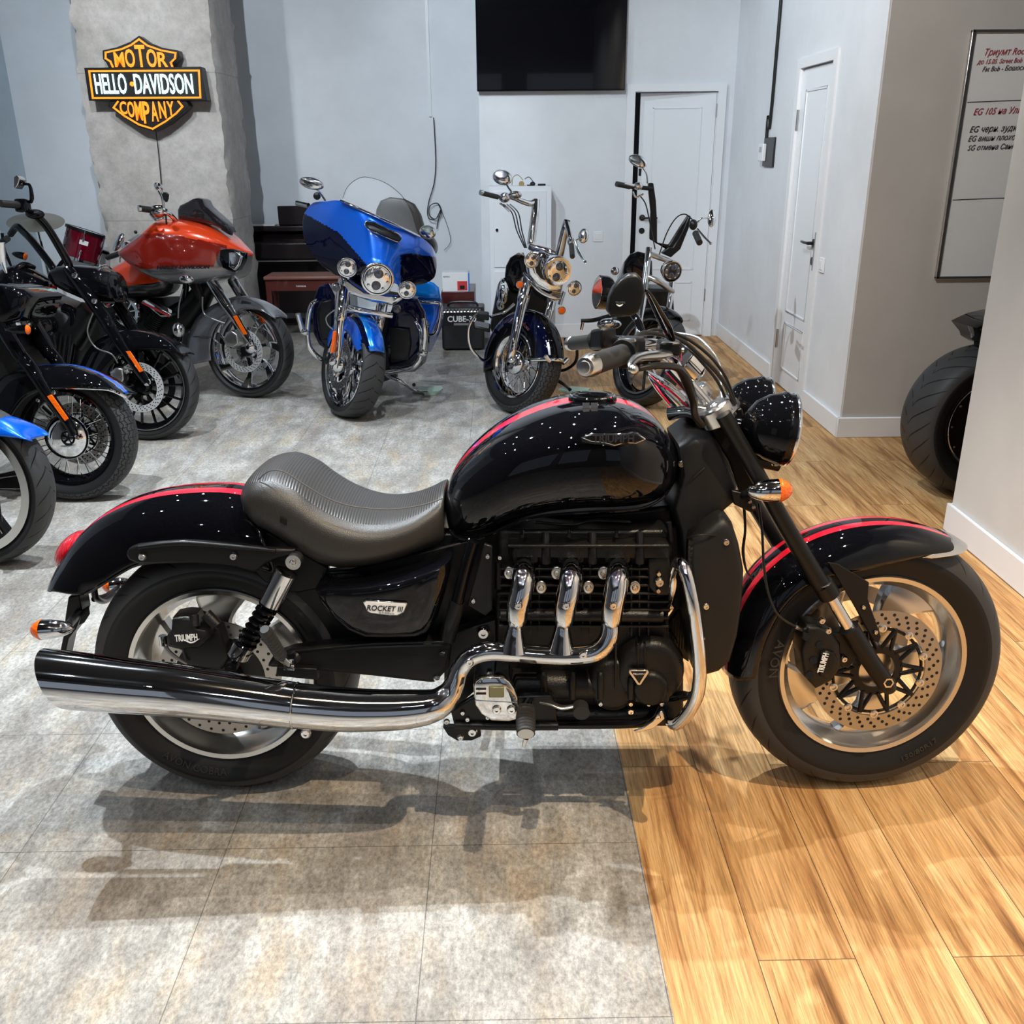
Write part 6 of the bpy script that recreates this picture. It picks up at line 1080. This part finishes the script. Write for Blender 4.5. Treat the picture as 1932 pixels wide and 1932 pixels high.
apx([(598, 568, 5.85, 4), (588, 576, 5.8, 4.5), (582, 600, 5.8, 5), (580, 630, 5.8, 5), (584, 655, 5.8, 5), (598, 672, 5.82, 5), (616, 682, 5.9, 5), (650, 694, 6.0, 5)], 'crash_bar', chrome, bl, 14); apx([(784, 608, 5.85, 4), (794, 630, 5.8, 4.5), (794, 668, 5.8, 5), (782, 690, 5.8, 5), (760, 698, 5.85, 5), (724, 704, 5.9, 5)], 'crash_bar', chrome, bl, 14)
apx([(562, 592, 5.75, 5), (568, 615, 5.77, 5), (572, 628, 5.8, 5)], 'highway_peg', chrome, bl); apx([(798, 600, 5.75, 5), (802, 630, 5.75, 5.5), (798, 664, 5.78, 6)], 'highway_peg', chrome, bl); ablob(796, 668, 5.76, 10, 5, .03, 'peg_clamp', chrome, bl); ablob(576, 628, 5.78, 9, 5, .03, 'peg_clamp', chrome, bl)
ks = [at(730, 708, 5.95), at(760, 722, 5.92), fl(782, 737, .03), fl(808, 739, .034)]; b = MB(); b.tube(ks, [.014, .012, .009, .006], 12); b.build('side_stand', chrome, bl); b = MB(); b.ell(at(781, 726, 5.93), V((.012, 0, 0)), V((0, .012, 0)), V((0, 0, .012)), 10, 8); b.build('stand_knob', sblack, bl)
# ================================================================ chrome and black cruiser with wire wheel
W6 = Frame(.078, 5.678, -51, .25); so_ = thing('motorcycle', 'black cruiser with chrome nacelle, tall chrome handlebars and wire spoke wheel', 'motorcycle', W6.O, 'motorcycles parked facing the camera')
wirewheel(so_, W6, .305, .14, .208, chrome, tr_zig, 40); b = MB(); b.lathe(W6.P(0, .305, .045), W6.n, [(0, .075), (.012, .076), (.03, .068), (.045, .04), (.05, .001)], 36); b.build('hub_cap', chrome, so_, ang=60)
apx([(994, 528, 5.74, 11), (988, 560, 5.66, 11.5), (985, 574, 5.64, 10), (977, 612, 5.58, 9.5), (968, 655, 5.52, 8), (964, 676, 5.52, 7)], 'fork_leg', chrome, so_, 20, 4); apx([(1044, 560, 5.92, 8), (1036, 590, 5.86, 8), (1030, 610, 5.84, 7)], 'fork_leg', chrome, so_, 16); ablob(966, 680, 5.5, 8, 6, .03, 'axle_cap', chrome, so_)
fs = arcfender(W6, .305, 10, 200, .098, .17, 'front_fender', [pblack, nblue, steel], so_, band=[(.058, .061, 2), (.061, .09, 1)], taper=.1)
def arcw(fr, R, rad, a0, a1, w, r, name, m, root, n=14): C = fr.P(0, R, w); b = MB(); b.tube([C + (fr.h * math.cos(math.radians(a0 + (a1 - a0) * i / n)) + fr.up * math.sin(math.radians(a0 + (a1 - a0) * i / n))) * rad for i in range(n + 1)], r, 10, 2); return b.build(name, m, root)
arcw(W6, .305, .185, 20, 75, .100, .006, 'fender_trim', chrome, fs); b = MB(); C = W6.P(0, .305, 0); [b.tube([C + (W6.h * math.cos(a) + W6.up * math.sin(a)) * .30 + W6.n * w, C + (W6.h * math.cos(a - .1) + W6.up * math.sin(a - .1)) * .30 + W6.n * w * .6], .012, 8) for a in (.28,) for w in (.09, -.09)]; b.tube([C + (W6.h * math.cos(.22) + W6.up * math.sin(.22)) * (.335 - .14 * abs(t) ** 2) + W6.n * .1 * t for t in (-1, -.6, 0, .6, 1)], .011, 10); b.build('fender_tip', chrome, fs)
text('lettering', 'Deluxe', W6.P(.02, .305 + .245, .104), (W6.h * .80 - W6.up * .35), (W6.h * .35 + W6.up * .8), .026, chrome, fs, width=.11, shear=.3)
dirs = V((.28, -.92, -.16)).normalized(); lamp(at(1052, 512, 5.46), dirs, .082, so_, depth=.16); lamp(at(1004, 491, 5.46), dirs, .044, so_, 'passing_lamp'); lamp(at(1084, 544, 5.52), dirs, .044, so_, 'passing_lamp')
b = MB(); b.pillow([at(x, y, 5.66) for x, y in ((990, 495), (1000, 478), (1025, 480), (1050, 490), (1064, 530), (1058, 556), (1035, 560), (1012, 548), (996, 525))], FWD * -.09, n=6, inset=.25, back=.14); b.build('fork_nacelle', chrome, so_, ang=60)
apx([(988, 515, 5.62, 3), (1002, 532, 5.58, 3.5), (1020, 550, 5.56, 3.5), (1045, 562, 5.56, 3.5), (1062, 558, 5.58, 3)], 'light_bar', chrome, so_); lamp(at(981, 537, 5.60), dirs, .022, so_, 'turn_signal', dual=False, amberlens=True); lamp(at(1060, 586, 5.56), dirs, .024, so_, 'turn_signal', dual=False, amberlens=True); apx([(1064, 550, 5.58, 4), (1056, 575, 5.57, 4)], 'turn_signal_stem', chrome, so_)
apx([(1004, 466, 5.9, 7), (1002, 462, 5.95, 7.5), (1006, 430, 5.98, 8), (1010, 400, 6.02, 8), (1011, 378, 6.05, 8)], 'handlebar', chrome, so_, 18); apx([(1011, 380, 6.05, 6), (1000, 384, 6.02, 5.5), (985, 380, 5.99, 5), (968, 373, 5.96, 4.5), (950, 370, 5.93, 4)], 'handlebar', chrome, so_, 14); apx([(908, 364, 5.87, 4.6), (940, 372, 5.91, 4.6)], 'handlebar_grip', gripm, so_); apx([(906, 363, 5.865, 5), (911, 364, 5.875, 5)], 'bar_end', chrome, so_)
ablob(952, 373, 5.92, 11, 9, .04, 'switch_housing', chrome, so_); ablob(972, 368, 5.93, 13, 7, .04, 'brake_reservoir', chrome, so_); apx([(944, 384, 5.9, 2), (950, 388, 5.86, 2), (962, 398, 5.86, 3)], 'brake_lever', chrome, so_)
o = ablob(948, 335, 5.98, 19, 14, .03, 'mirror', chrome, so_, 15); apx([(956, 348, 5.97, 2), (962, 358, 5.96, 2), (968, 366, 5.94, 2)], 'mirror_stem', chrome, o)
apx([(1055, 482, 5.8, 7), (1056, 478, 5.78, 8), (1062, 450, 5.72, 8), (1068, 425, 5.66, 7.5), (1070, 416, 5.65, 6)], 'handlebar', chrome, so_, 18); apx([(1069, 420, 5.65, 5), (1074, 440, 5.55, 5), (1077, 455, 5.5, 5)], 'handlebar', chrome, so_); apx([(1078, 462, 5.48, 5), (1080, 484, 5.36, 5)], 'handlebar_grip', gripm, so_); ablob(1077, 455, 5.5, 7, 9, .03, 'switch_housing', chrome, so_); apx([(1086, 455, 5.45, 3), (1092, 475, 5.4, 3), (1102, 492, 5.36, 2), (1104, 494, 5.35, 3)], 'clutch_lever', chrome, so_); o = ablob(1101, 445, 5.5, 10, 14, .03, 'mirror', chrome, so_, 10); apx([(1084, 455, 5.5, 1.6), (1094, 450, 5.5, 1.6)], 'mirror_stem', chrome, o)
apx([(1000, 466, 5.9, 6), (1020, 472, 5.86, 8), (1040, 478, 5.82, 8), (1054, 484, 5.8, 6)], 'bar_clamp', chrome, so_)
for dx in (0, 6, 12): apx([(950 + dx, 385, 5.9, 1.2), (966 + dx, 402, 5.88, 1.2), (975 + dx * .8, 435, 5.88, 1.2), (990 + dx * .3, 468, 5.86, 1.2)], 'cable', hose, so_, 8)
b = MB(); b.pillow([at(x, y, 6.25) for x, y in ((952, 530), (954, 508), (962, 492), (975, 484), (988, 482), (995, 500), (996, 530), (985, 560), (965, 556))], FWD * -.12, n=6, inset=.3, back=.35); b.build('fuel_tank', pblack, so_, ang=60); ablob(980, 482, 6.15, 8, 4, .05, 'fuel_cap', chrome, so_)
ablob(950, 550, 6.1, 12, 26, .08, 'air_cleaner', chrome, so_); b = MB(); b.prism([at(x, y, 6.2) for x, y in ((940, 540), (1035, 545), (1030, 620), (1000, 680), (950, 680), (925, 620))], V((0, .25, 0))); b.build('engine', mblack, so_, bevel=.02); ablob(946, 575, 6.12, 9, 12, .06, 'cylinder_cover', chrome, so_)
apx([(926, 596, 5.9, 2.5), (906, 592, 5.86, 3), (892, 602, 5.84, 3), (884, 625, 5.84, 3.2), (888, 655, 5.84, 3.2), (903, 674, 5.86, 3.2), (912, 680, 5.9, 3)], 'crash_bar', chrome, so_); b = MB(); b.box(at(912, 595, 5.83), V((.035, 0, -.006)), V((0, .05, 0)), V((0, 0, .02))); b.build('highway_peg', rubber, so_, bevel=.008); b = MB(); b.box(at(910, 616, 5.92), V((.05, 0, -.01)), V((0, .1, 0)), V((0, 0, .012))); b.build('floorboard', sblack, so_, bevel=.008); apx([(925, 598, 5.9, 3), (950, 590, 5.95, 3), (970, 574, 6.0, 3)], 'crash_bar_stay', chrome, so_)
apx([(1066, 640, 5.85, 3), (1078, 645, 5.8, 3), (1088, 660, 5.78, 3), (1086, 682, 5.8, 3), (1070, 696, 5.85, 3), (1052, 700, 5.9, 3)], 'crash_bar', pblack, so_)
ks = [at(1048, 716, 5.95), at(1062, 724, 5.98), fl(1072, 732, .045), fl(1076, 736, .030)]; b = MB(); b.tube(ks, [.012, .011, .01, .012], 10); b.build('side_stand', sblack, so_)
# ================================================================ black stripped-down cruiser by the door
W7 = Frame(.85, 5.84, -62, .34); dy = thing('motorcycle', 'black motorcycle with tall black handlebars standing before the white back door', 'motorcycle', W7.O, 'motorcycles parked facing the camera')
tyre(dy, W7, .305, .12, .235, tr_chev); r_ = rim(dy, W7, .305, .239, .12, pblack); b = MB(); b.lathe(W7.P(0, .305, .052), W7.n, [(0, .241), (.004, .241), (.004, .229), (0, .229)], 64, loop=True); b.build('rim_lip', steel, r_)
for k in range(9): a = 2 * pi * k / 9 + .1; b = MB(); b.tube([W7.P(.04 * math.cos(a), .305 + .04 * math.sin(a), .02), W7.P(.222 * math.cos(a), .305 + .222 * math.sin(a), .01)], .009, 8); b.build('spoke', sblack if k % 2 else steel, r_)
b = MB(); b.lathe(W7.P(0, .305, 0), W7.n, [(-.05, .03), (-.04, .05), (.04, .05), (.05, .03)], 24); b.build('wheel_hub', sblack, r_)
apx([(1224, 468, 6.05, 6), (1221, 500, 6.0, 6), (1214, 560, 5.9, 6.5), (1205, 620, 5.8, 7), (1196, 680, 5.72, 7)], 'fork_leg', chrome, dy, 16); apx([(1268, 532, 6.1, 5.5), (1265, 560, 6.05, 5.5), (1258, 600, 6.0, 5.5), (1248, 660, 5.9, 6)], 'fork_leg', chrome, dy, 16)
lamp(at(1268, 512, 5.80), V((.22, -.95, -.1)).normalized(), .062, dy, lensm=lens, depth=.1); apx([(1216, 520, 5.98, 5), (1240, 530, 5.94, 5.5), (1262, 545, 5.98, 5), (1270, 550, 6.02, 4)], 'lower_yoke', steel, dy); apx([(1228, 480, 6.0, 5), (1250, 488, 6.0, 5), (1268, 494, 6.05, 4)], 'top_yoke', steel, dy)
b = MB(); b.prism([at(x, y, 6.06) for x, y in ((1226, 452), (1232, 455), (1256, 470), (1268, 475), (1280, 460), (1300, 412), (1298, 406), (1282, 430), (1262, 462), (1240, 458), (1240, 420), (1238, 380), (1233, 345), (1223, 345), (1224, 362), (1228, 400), (1226, 440))], V((0, .035, 0))); b.build('handlebar', sblack, dy, bevel=.006)
b = MB(); b.prism([at(x, y, 6.04) for x, y in ((1262, 466), (1270, 466), (1286, 440), (1300, 406), (1304, 408), (1300, 430), (1284, 470), (1266, 486), (1248, 478))], V((0, .05, 0))); b.build('handlebar_gusset', sblack, dy, bevel=.006)
apx([(1163, 347, 5.95, 5), (1188, 352, 6.0, 5)], 'handlebar_grip', gripm, dy); ablob(1204, 351, 6.0, 9, 7, .03, 'switch_housing', chrome, dy); apx([(1188, 352, 6.0, 4), (1230, 356, 6.06, 4)], 'handlebar', sblack, dy); apx([(1178, 346, 5.92, 2), (1196, 350, 5.95, 2.5)], 'brake_lever', chrome, dy); apx([(1194, 362, 6.0, 2), (1200, 372, 6.0, 1.8), (1214, 366, 6.0, 1.8)], 'lever_bracket', chrome, dy)
o = ablob(1204, 304, 6.05, 19, 11, .02, 'mirror', chrome, dy, 24); apx([(1211, 314, 6.05, 1.8), (1220, 328, 6.05, 1.8), (1222, 346, 6.05, 2.2)], 'mirror_stem', chrome, o); apx([(1208, 318, 6.0, 3), (1207, 332, 6.0, 2.5)], 'key_fob', blackm, dy)
apx([(1312, 440, 5.85, 6), (1320, 458, 5.75, 6)], 'handlebar_grip', gripm, dy); ablob(1308, 424, 5.92, 8, 10, .03, 'switch_housing', sblack, dy); apx([(1316, 432, 5.85, 2), (1328, 446, 5.78, 2), (1340, 458, 5.7, 2), (1341, 459, 5.7, 3)], 'clutch_lever', chrome, dy); o = ablob(1343, 412, 5.95, 8, 17, .015, 'mirror', chrome, dy, 5); apx([(1316, 420, 5.92, 1.8), (1324, 412, 5.92, 1.8), (1338, 410, 5.94, 1.8)], 'mirror_stem', chrome, o)
apx([(1244, 480, 6.0, 1.2), (1258, 440, 6.0, 1.2), (1275, 412, 5.98, 1.2), (1292, 404, 5.95, 1.2), (1306, 414, 5.92, 1.2)], 'cable', hose, dy, 8); apx([(1206, 368, 6.0, 1.2), (1218, 385, 6.0, 1.2), (1226, 420, 6.02, 1.2), (1236, 470, 6.0, 1.2)], 'cable', hose, dy, 8)
b = MB(); b.pillow([at(x, y, 6.45) for x, y in ((1172, 520), (1174, 500), (1184, 486), (1200, 480), (1218, 484), (1228, 500), (1228, 530), (1210, 550), (1180, 545))], FWD * -.12, n=6, inset=.3, back=.3); b.build('fuel_tank', pblack, dy, ang=60); ablob(1202, 480, 6.4, 9, 4, .05, 'fuel_cap', chrome, dy); ablob(1160, 511, 6.3, 8, 8, .03, 'turn_signal', chrome, dy)
b = MB(); b.prism([at(x, y, 6.35) for x, y in ((1175, 545), (1270, 545), (1275, 620), (1240, 700), (1180, 700), (1160, 620))], V((0, .25, 0))); b.build('engine', mblack, dy, bevel=.02); apx([(1096, 605, 6.2, 3.5), (1120, 604, 6.2, 4), (1150, 596, 6.25, 4), (1180, 590, 6.3, 4)], 'forward_control', sblack, dy); apx([(1100, 606, 6.2, 3), (1097, 622, 6.2, 3)], 'footpeg', chrome, dy); ablob(1150, 612, 6.2, 24, 12, .06, 'primary_cover', chrome, dy)
arcfender(W7, .305, 60, 140, .075, .06, 'front_fender', [pblack], dy, taper=.4)
# ================================================================ fat rear wheel in the alcove on the right
W8 = Frame(2.20, 4.17, 6, .0); ft = thing('motorcycle', 'black motorcycle rear end with very wide tyre half hidden behind the right wall', 'motorcycle', W8.O)
R8 = .345; tyre(ft, W8, R8, .26, .215, tr_sw); r_ = rim(ft, W8, R8, .222, .26, sblack); disc(ft, W8, R8, .11, .125, .09, steel, None, nb=6); b = MB(); b.lathe(W8.P(0, R8, .09), W8.n, [(0, .20), (.004, .20), (.004, .02)], 40); b.build('wheel_cover', sblack, r_)
for i in range(12): a = 2 * pi * i / 12; c = W8.P(.19 * math.cos(a), R8 + .19 * math.sin(a), .096); b = MB(); b.bolt(c, W8.n, .006); b.build('rim_bolt', steel, r_)
b = MB(); b.lathe(W8.P(0, R8, .10), W8.n, [(0, .05), (.03, .04), (.04, .02), (.045, .012)], 24); b.build('wheel_hub', sblack, r_)
mass(W8, [(1818, 612), (1830, 606), (1850, 597), (1880, 590), (1990, 580), (1990, 660), (1900, 662), (1852, 650), (1836, 640), (1834, 632)], .0, .10, 'tail_section', pblack, ft, back=.1); tpx(W8, [(1850, 640, .0, 14), (1930, 720, .0, 16), (2000, 790, .0, 16)], 'swing_arm', sblack, ft); tpx(W8, [(1960, 640, .0, 16), (2100, 640, .0, 30), (2300, 600, 0, 40)], 'seat_frame', sblack, ft)
b = MB(); A = W8.P(.9, .3, -.15); b.tube([A, V((A.x, A.y, .005))], .012, 10); b.build('side_stand', sblack, ft)
for r_o, W_ in ((bk, W2), (b3, W3), (og, W4), (t, W1)):
    b = MB(); A = W_.P(-.75, .22, -.10); Z = V((A.x + .02, A.y + .22, .005)); b.tube([A, Z], .011, 10); b.build('side_stand', sblack, r_o)
    rw = Frame(W_.O.x - W_.h.x * 1.6, W_.O.y - W_.h.y * 1.6, math.degrees(math.atan2(W_.h.y, W_.h.x)), .08)
    if r_o is not t: tyre(r_o, rw, .32, .18, .215, tr_chev, 'rear_tire'); rim(r_o, rw, .32, .22, .18, pblack, name='rear_wheel_rim'); mass_b = MB(); mass_b.tube([W_.P(-1.6, .33, 0), W_.P(-.9, .35, 0), W_.P(-.5, .5, 0), W_.P(-.28, .72, 0)], [.05, .10, .10, .06], 12); mass_b.build('frame', sblack, r_o)
